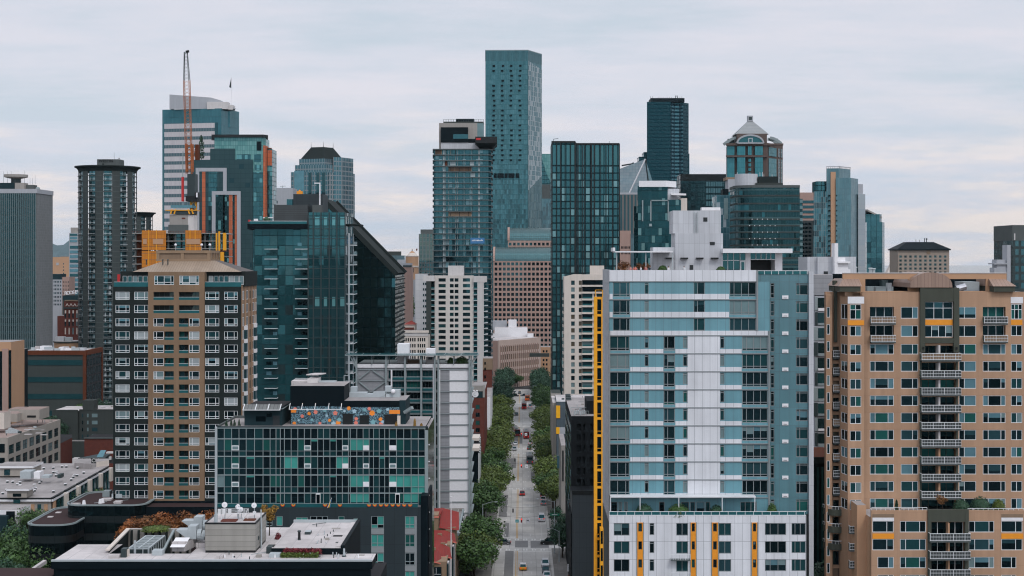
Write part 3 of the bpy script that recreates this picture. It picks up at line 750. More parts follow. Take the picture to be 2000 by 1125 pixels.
mb.box(X(1818),X(1884),D-.3,D+.2,Z(1018.5),Z(995),'olive');th.part('centre_bay',mb)
mb=MB()
for y in prow: mb.box(X(1850),X(1853),D-.5,D+.7,Z(y+32),Z(y+3),'tan')
th.part('balcony_divider',mb)
for k in range(3): balcony(th,1812,1890.5,1038.5+35*k,1053+35*k,D,1.5)
mb=MB();mb.box(X(1701.7),X(2015),D+1.1,237.3,0,Z(1012),'tan','roof_grey');mb.box(X(1684),X(1702),D+3.5,237.3,0,Z(994),'tan','roof_grey');th.part('podium',mb)
mb=MB()
for x0,x1,y in ((1703,1811,991),(1891,2010,993)):
 mb.box(X(x0),X(x1),D+.1,D+.2,Z(y+.9),Z(y),'rail_white')
 for i in range(13): u=X(x0)+(X(x1)-X(x0))*i/12;mb.beam((u,D+.15,Z(997)),(u,D+.15,Z(y)),.06,'rail_white')
th.part('terrace_railing',mb)
for k in range(4): balcony(th,1657,1684,1025+34*k,1038+34*k,235.4,1.1)
mb=MB();mb.box(gx(1645,241),gx(1702,241),233.6,240,0,36,'concrete_dark') if 0 else None
th.finish()
# brown and charcoal tower with hipped roof
D=298.;X=lambda p: gx(p,D);Z=lambda y: gz(y,D)
th=B('apartment_tower','brown and charcoal apartment tower with white framed windows under a tan hipped roof',220,505,D)
rows=[569.7+25.85*k for k in range(17)]
BG=(['glass_dark','glass_black','glass_blind','glass_teal','glass_mid','glass_curtain','glass_dark+','glass_black+'],[6,4,1.8,2,1,1,2,1.5])
sec=[('charcoal',221,290,[(225.5,253),(262,289.4)]),('brown_stucco',290,400,[(300.4,340),(350,390)]),('charcoal',400,471,[(400.6,428),(437.7,464)])]
BT=Z(1010)
for i,(mat,a,b,cs) in enumerate(sec):
 h=[];dy=.35 if i==1 else 0
 for k,y in enumerate(rows):
  for j,(c,d) in enumerate(cs):
   if i!=1: h.append((c,d,y,y+15.6,'W'))
   elif k<2: h.append((c,d,y+.5,y+16,'R4'))
   else:
    w_=(c,c+20,'W2');r_=(c+21.3,d,'R')
    if j: w_=(d-20,d,'W2');r_=(c,d-21.3,'R')
    h+=[(*w_[:2],y,y+15.6,'W2'),(*r_[:2],y,y+16.5,'R')]
 if i==1: h+=[(302,340.5,538.3,556.2,'W4'),(351,389.5,538.3,556.2,'W4')]
 mb=MB((X(a),D,Z(566)))
 fr=wall(mb,(X(a)+(.01 if i else 0),D-dy),(X(b),D-dy),BT,Z(531 if i==1 else 560),mat,[(X(p)-X(a),X(q)-X(a),Z(s),Z(r)) for p,q,r,s,_ in h],.22+dy,None,.5+dy)
 th.part('wall',mb)
 for p,q,r,s,st in h:
  rec=.14 if st[0]=='W' else .9
  if st=='R4': g=rnd(['glass_dark','glass_teal','glass_warm'])
  elif st=='R': g=rnd(['glass_teal','glass_dark','glass_greenish','glass_mid'])
  else: g=rnd(*BG);g=(g,rnd(*BG)) if R.random()<.4 else g
  winat(th,fr,X(p)-X(a),Z(s),X(q)-X(a)-(X(p)-X(a)),Z(r)-Z(s),rec,cols={'W': (.24,.74),'W2': (.3,),'R': (.5,),'R4': (.25,.5,.75),'W4': (.16,.5,.84)}[st],
    rows=(.27,) if st[0]=='W' else (),g=g,f='frame_white' if st[0]=='W' else 'frame_dark',fw=.105 if st[0]=='W' else .07)
 if i==1:
  mb=MB()
  for p,q,r,s,st in h:
   if st[0]=='R': mb.box(X(p),X(q),D-.3,D-.24,Z(s),Z(s-5.2),'rail_glass');mb.box(X(p),X(q),D-.31,D-.23,Z(s-5.2),Z(s-5.7),'rail_white')
  th.part('balcony_glass',mb)
mb=MB();mb.box(X(221),X(471),D+.55,D+17,0,Z(559),'charcoal','roof_dark');mb.box(X(290),X(400),D+.2,D+15,Z(559),Z(532),'brown_tan','roof_dark');th.part('core',mb)
# top storey behind glass rails
for a,b in ((231,290),(400,476)):
 mb=MB();hh=[(X(p)-X(a),X(p+8.6)-X(a),Z(556.5),Z(539)) for p in range(a+4,b-9,10)]
 fr=wall(mb,(X(a),D+1.8),(X(b),D+1.8),Z(560),Z(530),'charcoal',hh,.2,None,.4);th.part('top_storey',mb)
 for q in hh: winat(th,fr,q[0],q[2],q[1]-q[0],q[3]-q[2],.1,cols=(),g=rnd(['glass_curtain','glass_teal','glass_dark','glass_dark','glass_blind']),f='frame_white',fw=.07)
 mb=MB();x0=X(222 if a<300 else 400);x1=X(290 if a<300 else 471);mb.box(x0,x1,D+.1,D+.16,Z(560),Z(551),'rail_glass');mb.box(x0,x1,D+.08,D+.18,Z(551),Z(550.4),'rail_white');th.part('balcony_glass',mb)
mb=MB();mb.box(X(226),X(231),D+1.2,D+1.5,Z(557),Z(536),'red');th.part('red_banner',mb)
mb=MB();mb.box(X(233),X(474),D+2.2,D+16.5,Z(560),Z(530.5),'charcoal','roof_dark');th.part('top_core',mb)
# right side: tan with bay windows, facing the street
sx=X(471.3);y0,y1=D+.3,D+17.2;mb=MB((sx,y0,Z(566)));hs=[]
for k,y in enumerate(rows):
 for j,u in enumerate((.9,4.6,8.2,11.8,15.2)):
  w_=(1.5,2.3,2.0,2.3,1.3)[j]
  hs.append((u,u+w_,Z(y+16.5),Z(y-1),j))
fr=wall(mb,(sx,y0),(sx,y1),BT,Z(558),'brown_stucco',[q[:4] for q in hs],.3,None,.5)
for u in (0,4.1,7.7,11.2,14.6): mb.box(sx-.01,sx+.07,y0+u,y0+u+.45,BT,Z(558),'tan')
th.part('side_wall',mb)
for q in hs: winat(th,fr,q[0],q[2],q[1]-q[0],q[3]-q[2],.06,cols=(.5,),g=rnd(['glass_curtain','glass_teal','glass_dark','glass_warm']),f='frame_white' if q[4]!=2 else 'brown_tan')
mb=MB()
for u in (2.6,13.3):
 mb.box(sx+.002,sx+.45,y0+u,y0+u+1.7,BT,Z(640),'glass_mid')
 for k in range(3,17): mb.box(sx+.001,sx+.5,y0+u-.05,y0+u+1.75,Z(rows[k]-1.5),Z(rows[k]-9.5),'white_paint')
th.part('bay_window',mb)
mb=MB();h3=[(2.2+i*3.6,4.6+i*3.6,Z(554),Z(537)) for i in range(3)]
fr=wall(mb,(sx-.45,y0+3),(sx-.45,y0+16),Z(560),Z(530),'tan',h3,.3,None,.5);th.part('top_storey',mb)
for q in h3: winat(th,fr,q[0],q[2],q[1]-q[0],q[3]-q[2],.2,cols=(.5,),g='glass_curtain',f='frame_white')
# hipped roof and its cap
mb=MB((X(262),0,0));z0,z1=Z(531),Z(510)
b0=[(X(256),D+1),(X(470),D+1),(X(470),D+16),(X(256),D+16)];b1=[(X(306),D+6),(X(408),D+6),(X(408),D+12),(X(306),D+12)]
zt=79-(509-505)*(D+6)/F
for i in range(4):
 j=(i+1)%4;mb.face([(*b0[i],z0),(*b0[j],z0),(*b1[j],zt),(*b1[i],zt)],'seam_metal' if i in (0,3) else 'seam_metal_shaded' if 'seam_metal_shaded' in MATS else 'seam_grey')  # right and rear slopes: shade put into a darker copy of the metal
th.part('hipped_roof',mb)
D6=D+6;mb=MB();xx=lambda p: gx(p,D6);zz=lambda y: gz(y,D6)
mb.box(xx(307),xx(410),D6,D6+8.5,zz(510),zz(489),'tan_dark','roof_grey')
for a,b,c,d in ((305,412,489,494.5),(305,412,506,510)): mb.box(xx(a),xx(b),D6-.3,D6+8.8,zz(d),zz(c),'brown_tan')
for a in (306,353.5,405): mb.box(xx(a),xx(a+6),D6-.25,D6+.1,zz(506),zz(494.5),'brown_tan')
for u in (.1,2.8,5.6,8.1): mb.box(xx(410),xx(410)+.25,D6+u,D6+u+.5,zz(506),zz(494.5),'brown_tan')
th.part('roof_cap',mb)
for x_ in (341,408,392): 
 mb=MB();c=(xx(x_),D6+1,zz(489));mb.cyl(c,(c[0],c[1],c[2]+.9),.06,.06,'galv');mb.ball((c[0],c[1]-.1,c[2]+1.2),.3,'white_paint',zs=1);th.part('dish_antenna',mb)
mb=MB()
for x_ in (277.5,310,320):
 c=(X(x_),D+3.4,z0+2.2-.7);mb.cyl(c,(c[0],c[1],c[2]+1.0),.12,.12,'steel_dark');mb.cyl((c[0],c[1],c[2]+1),(c[0],c[1],c[2]+1.2),.3,.05,'steel_dark')
th.part('roof_vent',mb)
th.finish()
# glass block with the flower mural on its roof
D=229.;X=lambda p: gx(p,D);Z=lambda y: gz(y,D)
th=B('glass_building','low glass walled block with green tinted panes and a flower mural on its roof',423,836,D)
VX=[424.4,438.2,452.6,467,481,497.3,513.9,527.7,539.2,547.7,555.6,568.8,581.8,594.5,607.3,620.6,631.8,644.5,657,668.7,680.5,684.3,697,709.3,721,729.5,740.8,751.5,760.3,774.3,788.6,803,817,830]
FL=[(857,890.8),(890.8,927),(927,962.5),(962.5,990)]
green={0: [(684,721),(760,762)],1: [(555,582),(657,681)],2: [(684,721),(760,831)],3: [(684,721),(788,816)]}
acs=[(452.6,467),(594.5,607.3),(668.7,680.5),(709.3,721),(760.3,774.3)]
gl0=['glass_dark','glass_teal','glass_dark','glass_teal','glass_dark']
def panes(name,cells):
 mb=MB()
 for a,b,c,d,g in cells:
  e,k=R.uniform(-.015,.015),R.uniform(-.012,.012)
  mb.face([(X(a),D,Z(d)),(X(b),D+e,Z(d)),(X(b),D+e+k,Z(c)),(X(a),D+k,Z(c))],g)
 return th.part(name,mb)
def isg(i,a,b): return any(p<=(a+b)/2<=q for p,q in green.get(i,()))
panes('glazing',[(VX[i],VX[i+1],836,856,R.choice(['glass_dark','glass_teal','glass_dark'])) for i in range(len(VX)-1)])
for f,(yt,yb) in enumerate(FL):
 cells=[]
 for i in range(len(VX)-1):
  a,b=VX[i],VX[i+1];m=yt+(yb-yt)*.66;g=R.choice(gl0)
  if a<452 and f<3: g=R.choice(['glass_curtain','glass_teal','glass_mid'])
  if isg(f,a,b): g='glass_green'
  elif R.random()<.08: g='glass_greenish'
  if f==0 and a>788: g=R.choice(['glass_mid','glass_curtain','glass_teal'])
  if a in (481,607.3,644.5,740.8) and R.random()<.5:
   t_=yt+5;cells.append((a,b,yt,t_,'glass_green'));cells.append((a,b,t_,m,g))
  else: cells.append((a,b,yt,m,g))
  cells.append((a,b,m,yb,R.choice(gl0) if not (isg(f,a,b) and f==2 and a>800) else 'glass_green'))
 panes('glazing',cells)
 for a,b in acs:
  if f<3 and not (f==2 and a in (594.5,668.7)):
   mb=MB();m=yt+(yb-yt)*.66
   w_=f==0 and a>700 or isg(f,a,b)
   mb.box(X(a),X(b),D-.14,D-.02,Z(m),Z(m-9.5),'frame_white');mb.box(X(a)+.14,X(b)-.14,D-.17,D-.1,Z(m-1.8),Z(m-7.7),'white_paint' if w_ else 'glass_curtain');th.part('opening_window',mb)
mb=MB()
for i,x_ in enumerate(VX): mb.box(X(x_)-.045,X(x_)+.045,D-.12,D+.02,Z(990),Z(835.5),'steel')
th.part('mullion',mb)
mb=MB()
for y,hgt in ((835.2,1.6),(856,2),(890.3,1.9),(926.6,1.9),(962,1.9)): mb.box(X(423.5),X(831),D-.14,D-.015,Z(y+hgt),Z(y),'steel')
for f in range(3): y=FL[f][0]+35.5*.66;mb.box(X(424),X(830),D-.1,D-.012,Z(y+.7),Z(y),'steel')
th.part('transom',mb)
mb=MB();mb.box(X(420.5),X(424),D-.2,D+.4,0,Z(834),'frame_white');mb.box(X(830),X(836),D-.2,D+.4,Z(972),Z(840),'steel');th.part('corner_post',mb)
mb=MB();mb.box(X(424),X(830),D+.25,D+16,Z(1010),Z(834.6),'charcoal','roof_grey');th.part('core',mb)
sxr=X(836);mb=MB((sxr,D,0));mb.box(X(830),sxr,D+.4,D+16,0,Z(838),'side_glass' if 'side_glass' in MATS else 'glass_dark','roof_grey');th.part('side_wall',mb)
for k in range(9):
 mb=MB();y=869+k*33;mb.ball((sxr+.15,D+.3,Z(y)),.13,'white_paint',8,5);th.part('lamp',mb)
mb=MB();mb.box(X(424),X(836),D+.1,D+.35,Z(836),Z(833),'bluegrey');mb.box(X(760),X(836),D-.1,D+.3,Z(840),Z(834.8),'charcoal');mb.box(X(424),X(424)+.3,D+.3,D+14,Z(835),Z(831),'concrete_dark');mb.box(X(424),X(478),D+13,D+13.4,Z(834),gz(812,D+13),'concrete_dark');th.part('parapet',mb)
# roof houses
D2=D+2.2;x2=lambda p: gx(p,D2);z2=lambda y: gz(y,D2)
mb=MB();mb.box(x2(477.5),x2(551),D2,D2+10,Z(836),z2(795),'bluegrey','roof_dark')
mb.box(x2(476),x2(553),D2-.3,D2+10.3,z2(799),z2(798),'steel');th.part('roof_house',mb)
mb=MB();mb.face([(x2(477),D2-1.2,z2(799.5)),(x2(550),D2-1.2,z2(799.5)),(x2(550),D2+.3,z2(790)),(x2(477),D2+.3,z2(790))],'seam_grey')
mb.face([(x2(550),D2-1.2,z2(799.6)),(x2(477),D2-1.2,z2(799.6)),(x2(477),D2+.3,z2(790.2)),(x2(550),D2+.3,z2(790.2))],'charcoal')
for p in (477.5,501,525.5,549): mb.beam((x2(p),D2-1.25,z2(799)),(x2(p),D2+.2,z2(789.5)),.12,'frame_white')
mb.beam((x2(477),D2-1.25,z2(799.3)),(x2(550),D2-1.25,z2(799.3)),.1,'frame_white');th.part('awning',mb)
for a,b,c,d in ((500,519,813,823),(521,530.5,806,814)): mb=MB();mb.box(x2(a),x2(b),D2-.06,D2+.1,z2(d),z2(c),'glass_black');th.part('house_window',mb)
mb=MB();mb.box(x2(533),x2(546),D2-.05,D2+.1,Z(836),z2(812),'frame_dark');th.part('door',mb)
D3=D+4;x3=lambda p: gx(p,D3);z3=lambda y: gz(y,D3)
mb=MB((x3(567),D3,z3(834)));mb.box(x3(566.5),x3(672),D3+.3,D3+9,z3(834),z3(754),'navy','roof_grey');mb.box(x3(672),x3(780),D3+.3,D3+9,z3(834),z3(783),'navy','roof_grey');mb.box(x3(780),x3(792),D3+.28,D3+9,z3(834),z3(782),'bluegrey','roof_grey')
th.part('roof_house',mb)
t=NT('mural_paint');p=t.pos()
base=(.006,.018,.03)
ns=t.n('TexVoronoi',feature='DISTANCE_TO_EDGE');t.put(ns.inputs['Vector'],t.vm('ADD',p,t.vm('SCALE',t.n('TexNoise').outputs['Color'])));ns.inputs['Scale'].default_value=3.4
sw=t.n('TexWave',wave_type='RINGS');t.put(sw.inputs['Vector'],p);sw.inputs['Scale'].default_value=1.3;sw.inputs['Distortion'].default_value=14;sw.inputs['Detail'].default_value=3;sw.inputs['Detail Scale'].default_value=1.6
st=t.math('MULTIPLY',t.math('GREATER_THAN',sw.outputs['Fac'],.62),t.math('GREATER_THAN',t.noise(p,1.1,4),.40))
c=t.mix(t.math('MAXIMUM',st,t.math('LESS_THAN',ns.outputs['Distance'],.035)),base,(.14,.27,.33))
t.set(col=c,rough=.7)
flat('paint_coral',(.75,.22,.16),.7);flat('paint_orange',(.85,.26,.03),.7);flat('paint_aqua',(.2,.42,.46),.7);flat('paint_sky',(.36,.52,.6),.7)
mb=MB();mb.box(x3(568),x3(780),D3+.2,D3+.32,z3(831.5),z3(795.5),'mural_paint')
mb.face([(x3(568),D3+.19,z3(796)),(x3(668),D3+.19,z3(796)),(x3(668),D3+.19,z3(794)),(x3(568),D3+.19,z3(794))],'mural_paint')
rm=random.Random(5)
def blob(cx,cy,r,m,n=9,d=.0):
 r=r*.85
 """a petalled flower painted on the wall"""
 pts=[]
 for i in range(26):
  a=i*math.tau/26;q=r*(1+.16*math.sin(a*n)+rm.uniform(-.05,.05));pts.append((x3(cx)+q*math.cos(a)*S3,D3+.16-d,z3(cy)+q*math.sin(a)*S3))
 mb.face(pts,m)
S3=D3/F
for i,(cx,cy,r,m) in enumerate([(590,813,4,'paint_coral'),(603.5,808,4,'paint_orange'),(616,805,4.6,'paint_coral'),(574.5,827,4,'paint_orange'),(654.5,807,5,'paint_coral'),(643.5,821,3.6,'paint_orange'),(624.5,827,3.4,'paint_coral'),
  (651,828,5,'paint_sky'),(660.5,826,5.6,'paint_orange'),(662,820,4.6,'paint_aqua'),(681,797.6,4.4,'paint_orange'),(721,798.4,4,'paint_coral'),(726.5,807,6.2,'paint_orange'),(740,803,5,'paint_aqua'),(692,803.5,4.6,'paint_sky'),
  (695,826,4.4,'paint_coral'),(695.5,818,4,'paint_coral'),(728.5,824.5,5.6,'paint_aqua'),(743,819,4.4,'paint_orange'),(744,828,4.6,'paint_coral'),(747,824,3.4,'paint_sky'),(576,799,4,'paint_coral'),(634,802,3.8,'paint_aqua'),(712,800,4,'paint_aqua'),(600,800.5,3,'paint_sky'),(638,812,3,'paint_sky'),(672.5,803,3,'paint_sky'),(609,820,3,'paint_aqua'),(583,821,2.6,'paint_sky'),(757,800,3.6,'paint_sky'),(705,811,3,'paint_sky')]):
 blob(cx,cy,r,m,R.choice((5,6,7,8)),.004*(i%6))
mb.box(x3(760),x3(781),D3+.12,D3+.2,z3(808.5),z3(801),'paint_orange');mb.box(x3(568),x3(578),D3+.12,D3+.2,z3(806),z3(800),'paint_orange')
th.part('mural',mb)
for a,b,c in ((669.5,689,808),(702,720.5,811),(750.5,775,809.5)):
 mb=MB();mb.box(x3(a),x3(b),D3+.02,D3+.2,z3(833),z3(c),'black')
 if a==702:
  for y in (818,826): mb.box(x3(a),x3(b),D3,D3+.05,z3(y+.8),z3(y),'bluegrey')
 th.part('door',mb)
mb=MB();mb.box(x3(776),x3(782),D3,D3+.2,z3(833),z3(812),'cream');th.part('door_jamb',mb)
mb=MB()
for p in (566.5,590.5,616,642.5,667): mb.beam((x3(p),D3-.9,z3(798)),(x3(p),D3+.25,z3(788)),.09,'frame_white')
mb.box(x3(566),x3(670),D3-.95,D3-.82,z3(799),z3(797.8),'frame_white');th.part('awning',mb)
mb=MB()
mb.box(x3(792),x3(803),D3-.5,D3+3,z3(803),z3(802),'steel');mb.beam((x3(790),D3+.2,z3(806)),(x3(806),D3-.8,z3(795)),.5,'steel');th.part('side_canopy',mb)
mb = MB()     # ducts on the roof
d4=D3+6;x4=lambda p: gx(p,d4);z4=lambda y: gz(y,d4)
mb.box(x4(682),x4(716),d4,d4+2,z4(784),z4(767),'galv');mb.prism([(x4(716),d4),(x4(752),d4),(x4(752),d4+2),(x4(716),d4+2)],z4(785),z4(770),'galv')
mb.face([(x4(722),d4-.05,z4(784)),(x4(752),d4-.05,z4(772)),(x4(752),d4-.05,z4(763)),(x4(730),d4-.05,z4(764))],'galv');mb.cyl((x4(753),d4+1,z4(776)),(x4(767),d4+1,z4(776)),.75,.75,'galv');mb.box(x4(752),x4(764),d4+.2,d4+2,z4(765),z4(755),'galv')
mb.prism([(x4(767),d4),(x4(781),d4),(x4(781),d4+2),(x4(767),d4+2)],z4(783),z4(762),'galv');mb.box(x4(683),x4(695),d4+1,d4+3,z4(767),z4(757),'galv');mb.ball((x4(768),d4-.2,z4(764)),.4,'white_paint')
th.part('roof_duct',mb)
mb=MB();d5=D3+7
mb.box(gx(569,d5),gx(608,d5),d5,d5+3,gz(757,d5),gz(744,d5),'roof_white');mb.box(gx(602,d5),gx(622,d5),d5-1,d5+3,gz(754,d5),gz(739,d5),'pale','roof_white');mb.prism(fp((598,d5),(621,d5),(637,d5+3)),gz(733,d5),gz(731,d5),'roof_white');mb.box(gx(622,d5),gx(655,d5),d5,d5+2,gz(754,d5),gz(745,d5),'galv')
th.part('roof_vent_house',mb)
mb=MB()
for p,y in ((672,733),(682,733)): mb.beam((gx(p,d5),d5,gz(784,d5)),(gx(p,d5),d5,gz(y,d5)),.09,'galv')
mb.beam((gx(672,d5),d5,gz(733.5,d5)),(gx(682,d5),d5,gz(733.5,d5)),.09,'galv');th.part('pipe_hoop',mb)
# grey podium in front with terrace
DP=D-3.;X=lambda p: gx(p,DP);Z=lambda y: gz(y,DP)
h=[(578,601,1010,1031,'A'),(540,552,1008,1027,'B'),(606,640.5,1008,1028,'A3'),(661,672.6,1008,1028,'B'),(690.5,699,1012,1024,'B'),(510,532,1008,1027,'A')]
for k in range(4):
 y=1008+36*k;h+=[(725,750,y,y+24,'A'),(791,810,y,y+24,'A')]
mb=MB((X(424),DP,0));fr=wall(mb,(X(424),DP),(X(822),DP),0,Z(991),'dark_cladding',[(X(a)-X(424),X(b)-X(424),Z(d),Z(c)) for a,b,c,d,s in h],.2,None,.4);th.part('podium_wall',mb)
for a,b,c,d,s in h: winat(th,fr,X(a)-X(424),Z(d),X(b)-X(a),Z(c)-Z(d),.12,cols={'A': (.5,),'A3': (.36,.68),'B': ()}[s],rows=(.3,) if s=='A' else (),g=R.choice([('glass_green','glass_black'),('glass_black','glass_dark','glass_green'),'glass_greenish',('glass_green',)]),f='steel')
mb=MB()
for k in range(4):
 y=1032.3+36*k
 for a,b in ((725,750),(791,810)): mb.box(X(a),X(b),DP-.04,DP+.1,Z(y+11),Z(y),'frame_grey')
mb.box(X(810),X(814),DP-.05,DP+.1,0,Z(1008),'frame_grey');th.part('spandrel',mb)
mb=MB();mb.box(X(424),X(836),DP+.45,D-.3,0,Z(992.5),'charcoal','roof_grey');mb.box(X(822),X(836),DP-.1,D+8,0,gz(968,DP),'navy');th.part('podium',mb)
mb=MB();mb.box(X(424),X(816),DP+.1,DP+.15,Z(991),Z(984),'rail_glass');mb.box(X(424),X(816),DP+.08,DP+.17,Z(984),Z(983.3),'steel');th.part('terrace_railing',mb)
for p in (619,775):
 mb=MB();c=(X(p),DP+1.3)
 mb.box(X(p-4.5),X(p+4.5),c[1],c[1]+.08,Z(991),Z(966),'frame_white');mb.box(X(p-3.4),X(p+3.4),c[1]-.04,c[1]+.02,Z(991),Z(968.5),'glass_black');th.part('terrace_door',mb)
th.finish()
# white steel braced block
D=383.;X=lambda p: gx(p,D);Z=lambda y: gz(y,D)
th=B('apartment_block','pale grey block with exposed steel frame, cross bracing, white panels and a roof pergola',697,921,D)
mb=MB((X(697),D,0));beams=[720.6+21.55*k for k in range(15)]
h=[]
for k in range(14):
 y=beams[k]+3
 h+=[(766.6,790,y,y+17.5,'W'),(794,822,y,y+17.5,'W'),(825,848.7,y,y+17.5,'W'),(758.8,763.2,y,y+16,'N'),(851,855,y,y+16,'N')]
fr=wall(mb,(X(697),D),(X(918),D),Z(1071),Z(712),'grey_cladding',[(X(a)-X(697),X(b)-X(697),Z(d),Z(c)) for a,b,c,d,s in h],.5,'steel_dark',.6);th.part('wall',mb)
for a,b,c,d,s in h: winat(th,fr,X(a)-X(697),Z(d),X(b)-X(a),Z(c)-Z(d),.42,cols=(.25,.5,.75) if s=='W' else (),g=R.choice(['glass_black','glass_dark','glass_greenish','glass_teal']),f='steel_dark',fw=.07)
mb=MB();mb.box(X(697),X(918),D+.65,D+17,0,Z(713),'grey_wall','roof_grey');mb.box(X(697),X(918),D-.3,D+.5,Z(718),Z(711),'white_paint');mb.box(X(697),X(919),D+.55,D+17.2,Z(716),Z(711.5),'concrete_dark');th.part('core',mb)
mb=MB((X(878),D,0))
for k in range(16): mb.box(X(878),X(915),D-.1,D+.05,Z(beams[0]+21.55*(k+1)+.3),Z(beams[0]+21.55*k+2),'white_paint')
th.part('white_panel',mb)
mb=MB()
for k in range(16): y=beams[0]+21.55*k;mb.box(X(695),X(921),D-.3,D-.12,Z(y+2.2),Z(y+.9),'steel')
for a in (697,754.5,791.5,823,849.5,856.5,917): mb.box(X(a)-.22,X(a)+.22,D-1.0,D-.5,0,Z(692),'steel')
mb.box(X(849)-.5,X(849)+.35,D-.44,D-.1,0,Z(718),'white_paint');mb.box(X(763.5),X(766.3),D-.4,D-.1,0,Z(722),'white_paint');mb.box(X(856.8),X(860),D-.4,D-.1,0,Z(722),'white_paint')
th.part('steel_frame',mb)
mb=MB()
for k in range(0,8,2):
 y=beams[k];m=(698+753)/2
 for a,b in ((701,m-3),(753,m+3)): mb.beam((X(a),D-.3,Z(y+20)),(X(b),D-.3,Z(y+3)),.28,'steel');mb.beam((X(a),D-.3,Z(y+24.5)),(X(b),D-.3,Z(y+42)),.28,'steel')
th.part('cross_brace',mb)
mb=MB()
for k in range(14):
 y=beams[k]+15
 for a,b in ((766.6,790),(794,822),(825,848.7)):
  mb.box(X(a),X(b),D-.45,D-.36,Z(y+.6),Z(y),'rail_white');mb.box(X(a),X(b),D-.43,D-.4,Z(y+5.5),Z(y+.8),'rail_glass')
th.part('balcony_rail',mb)
mb = MB()      # side truss
for k in range(17):
 y=beams[0]+21.55*k
 mb.box(X(917)+.2,X(917)+.8,D-.8,D+14,Z(y+2.4),Z(y+.8),'steel');mb.beam((X(920.5),D-.7,Z(y)),(X(918.5),D+7,Z(y+21)),.2,'steel')
mb.beam((X(920.5),D-.7,0),(X(920.5),D-.7,Z(692)),.3,'steel');th.part('side_truss',mb)
mb=MB();zt=Z(693)
for i in range(8): a=676+i*32.2;mb.box(X(a)+.1,X(a+32.2)-.1,D-1.6,D+4.5,zt+.12,zt+.22,'rail_glass')
for i in range(9): a=676+i*32.2;mb.beam((X(a),D-1.7,zt),(X(a),D+4.6,zt),.25,'steel')
for d_ in (-1.7,1.4,4.5): mb.beam((X(676),D+d_,zt),(X(934),D+d_,zt),.28,'steel')
for a,b in ((684,697),(691,697.5),(932,919)): mb.beam((X(a),D-1,zt),(X(b),D-.8,Z(720)),.3,'steel')
for a in (727,758,791,823,856,886): mb.beam((X(a),D+4,Z(713)),(X(a),D+4,zt),.18,'steel');mb.beam((X(a),D-.7,Z(713)),(X(a),D-.7,zt),.18,'steel')
th.part('pergola',mb)
mb=MB();pxbox(mb,776,798.5,672,712,D+5,5,'white_paint');pxbox(mb,832,848,697,712,D+3,4,'pale');pxbox(mb,832,850,681,690,D+7,3,'white_paint');pxbox(mb,796,818,702,712,D+2.5,3,'wood');th.part('roof_house',mb)
mb=MB();mb.box(X(835),X(843),D+2.9,D+3.05,Z(704),Z(699),'frame_dark');th.part('louvre',mb)
th.finish(limit=100)
# flat roof nearest the camera
D=149.;ZR=46.9
th=T('flat_roof_building','dark low building with pale flat roof, concrete stair house and sunken plant yard','building',(-37,D,0))
X=lambda p,d=149.: gx(p,d)
xl,xr_=X(100),X(727)
mb=MB();mb.box(xl,xr_,D,153.,ZR-.8,ZR,'navy','roof_white')
mb.box(X(372,153),X(530,152),153.,168,ZR-.8,ZR-.005,'navy','roof_white');mb.box(xl,X(214,153),153.,158,ZR-.8,ZR-.006,'navy','roof_white')
mb.box(xl+.3,xr_-.3,D+.5,168,0,ZR-4.2,'navy','roof_dark')
mb.box(xl,xr_,D-.05,D+.25,ZR+.002,ZR+.18,'galv');th.part('roof',mb)
mb=MB();mb.box(xl+.2,xr_-.2,D+.2,D+.9,ZR-2.2,ZR-.8,'navy');mb.box(xl+.1,xr_-.1,D+.3,D+.5,0,ZR-4.3,'navy');th.part('fascia',mb)
mb=MB((xl,D,0));n=26
for i in range(n):
 a=xl+.4+(xr_-xl-.8)*i/n;b=xl+.4+(xr_-xl-.8)*(i+1)/n
 mb.face([(a,D+.5,ZR-4.2),(b,D+.5+R.uniform(-.01,.01),ZR-4.2),(b,D+.5,ZR-2.2),(a,D+.5,ZR-2.2)],R.choice(['glass_greenish','glass_teal','glass_green','glass_greenish','glass_curtain','glass_teal','frame_grey'] if i not in (15,) else ['silver_cladding']))
 mb.box(a-.05,a+.05,D+.4,D+.52,ZR-4.2,ZR-2.2,'steel')
th.part('glazing',mb)
# higher white roof
zu=47.6;x0,x1=X(530,152.5),X(671,152.5)
mb=MB();mb.box(x0,x1,152.5,167.5,zu-1.5,zu,'navy','roof_white')
for a,b,c,d in ((x0,x1,167.3,167.6),(x1-.3,x1+.1,152.5,167.6)): mb.box(a,b,c,d,zu+.003,zu+.3,'galv' if c>160 else 'navy')
mb.box(x1-.9,x1-.4,153,167,zu+.004,zu+.12,'roof_white');mb.box(x1-.1,x1+.1,153,167.5,40,zu,'navy');th.part('upper_roof',mb)
mb=MB()
for i in range(5): mb.cyl((X(636+i*2.8,160),156.5+i*1.3,zu),(X(636+i*2.8,160),156.5+i*1.3,zu+.25),.05,.05,'steel_dark',6)
th.part('roof_pipe',mb)
mb=MB();mb.cyl((X(584.5,157),157,zu),(X(584.5,157),157,zu+.9),.16,.14,'black',8);mb.cyl((X(584.5,157),157,zu+.9),(X(584.5,157),157,zu+1.05),.22,.18,'steel_dark',8);mb.box(X(582,157),X(587,157),156.8,157.2,zu,zu+.1,'steel_dark');th.part('vent_pipe',mb)
mb=MB();mb.box(X(595,160),X(606,160),160,161.2,zu,zu+.3,'steel_dark','galv');th.part('roof_hatch',mb)
mb=MB();mb.cyl((X(672,151.5),151.5,ZR),(X(672,151.5),151.5,ZR+.85),.11,.11,'galv',8);mb.cyl((X(672,151.5),151.5,ZR),(X(672,151.5),151.5,ZR+.12),.25,.2,'steel_dark',8);th.part('vent_pipe',mb)
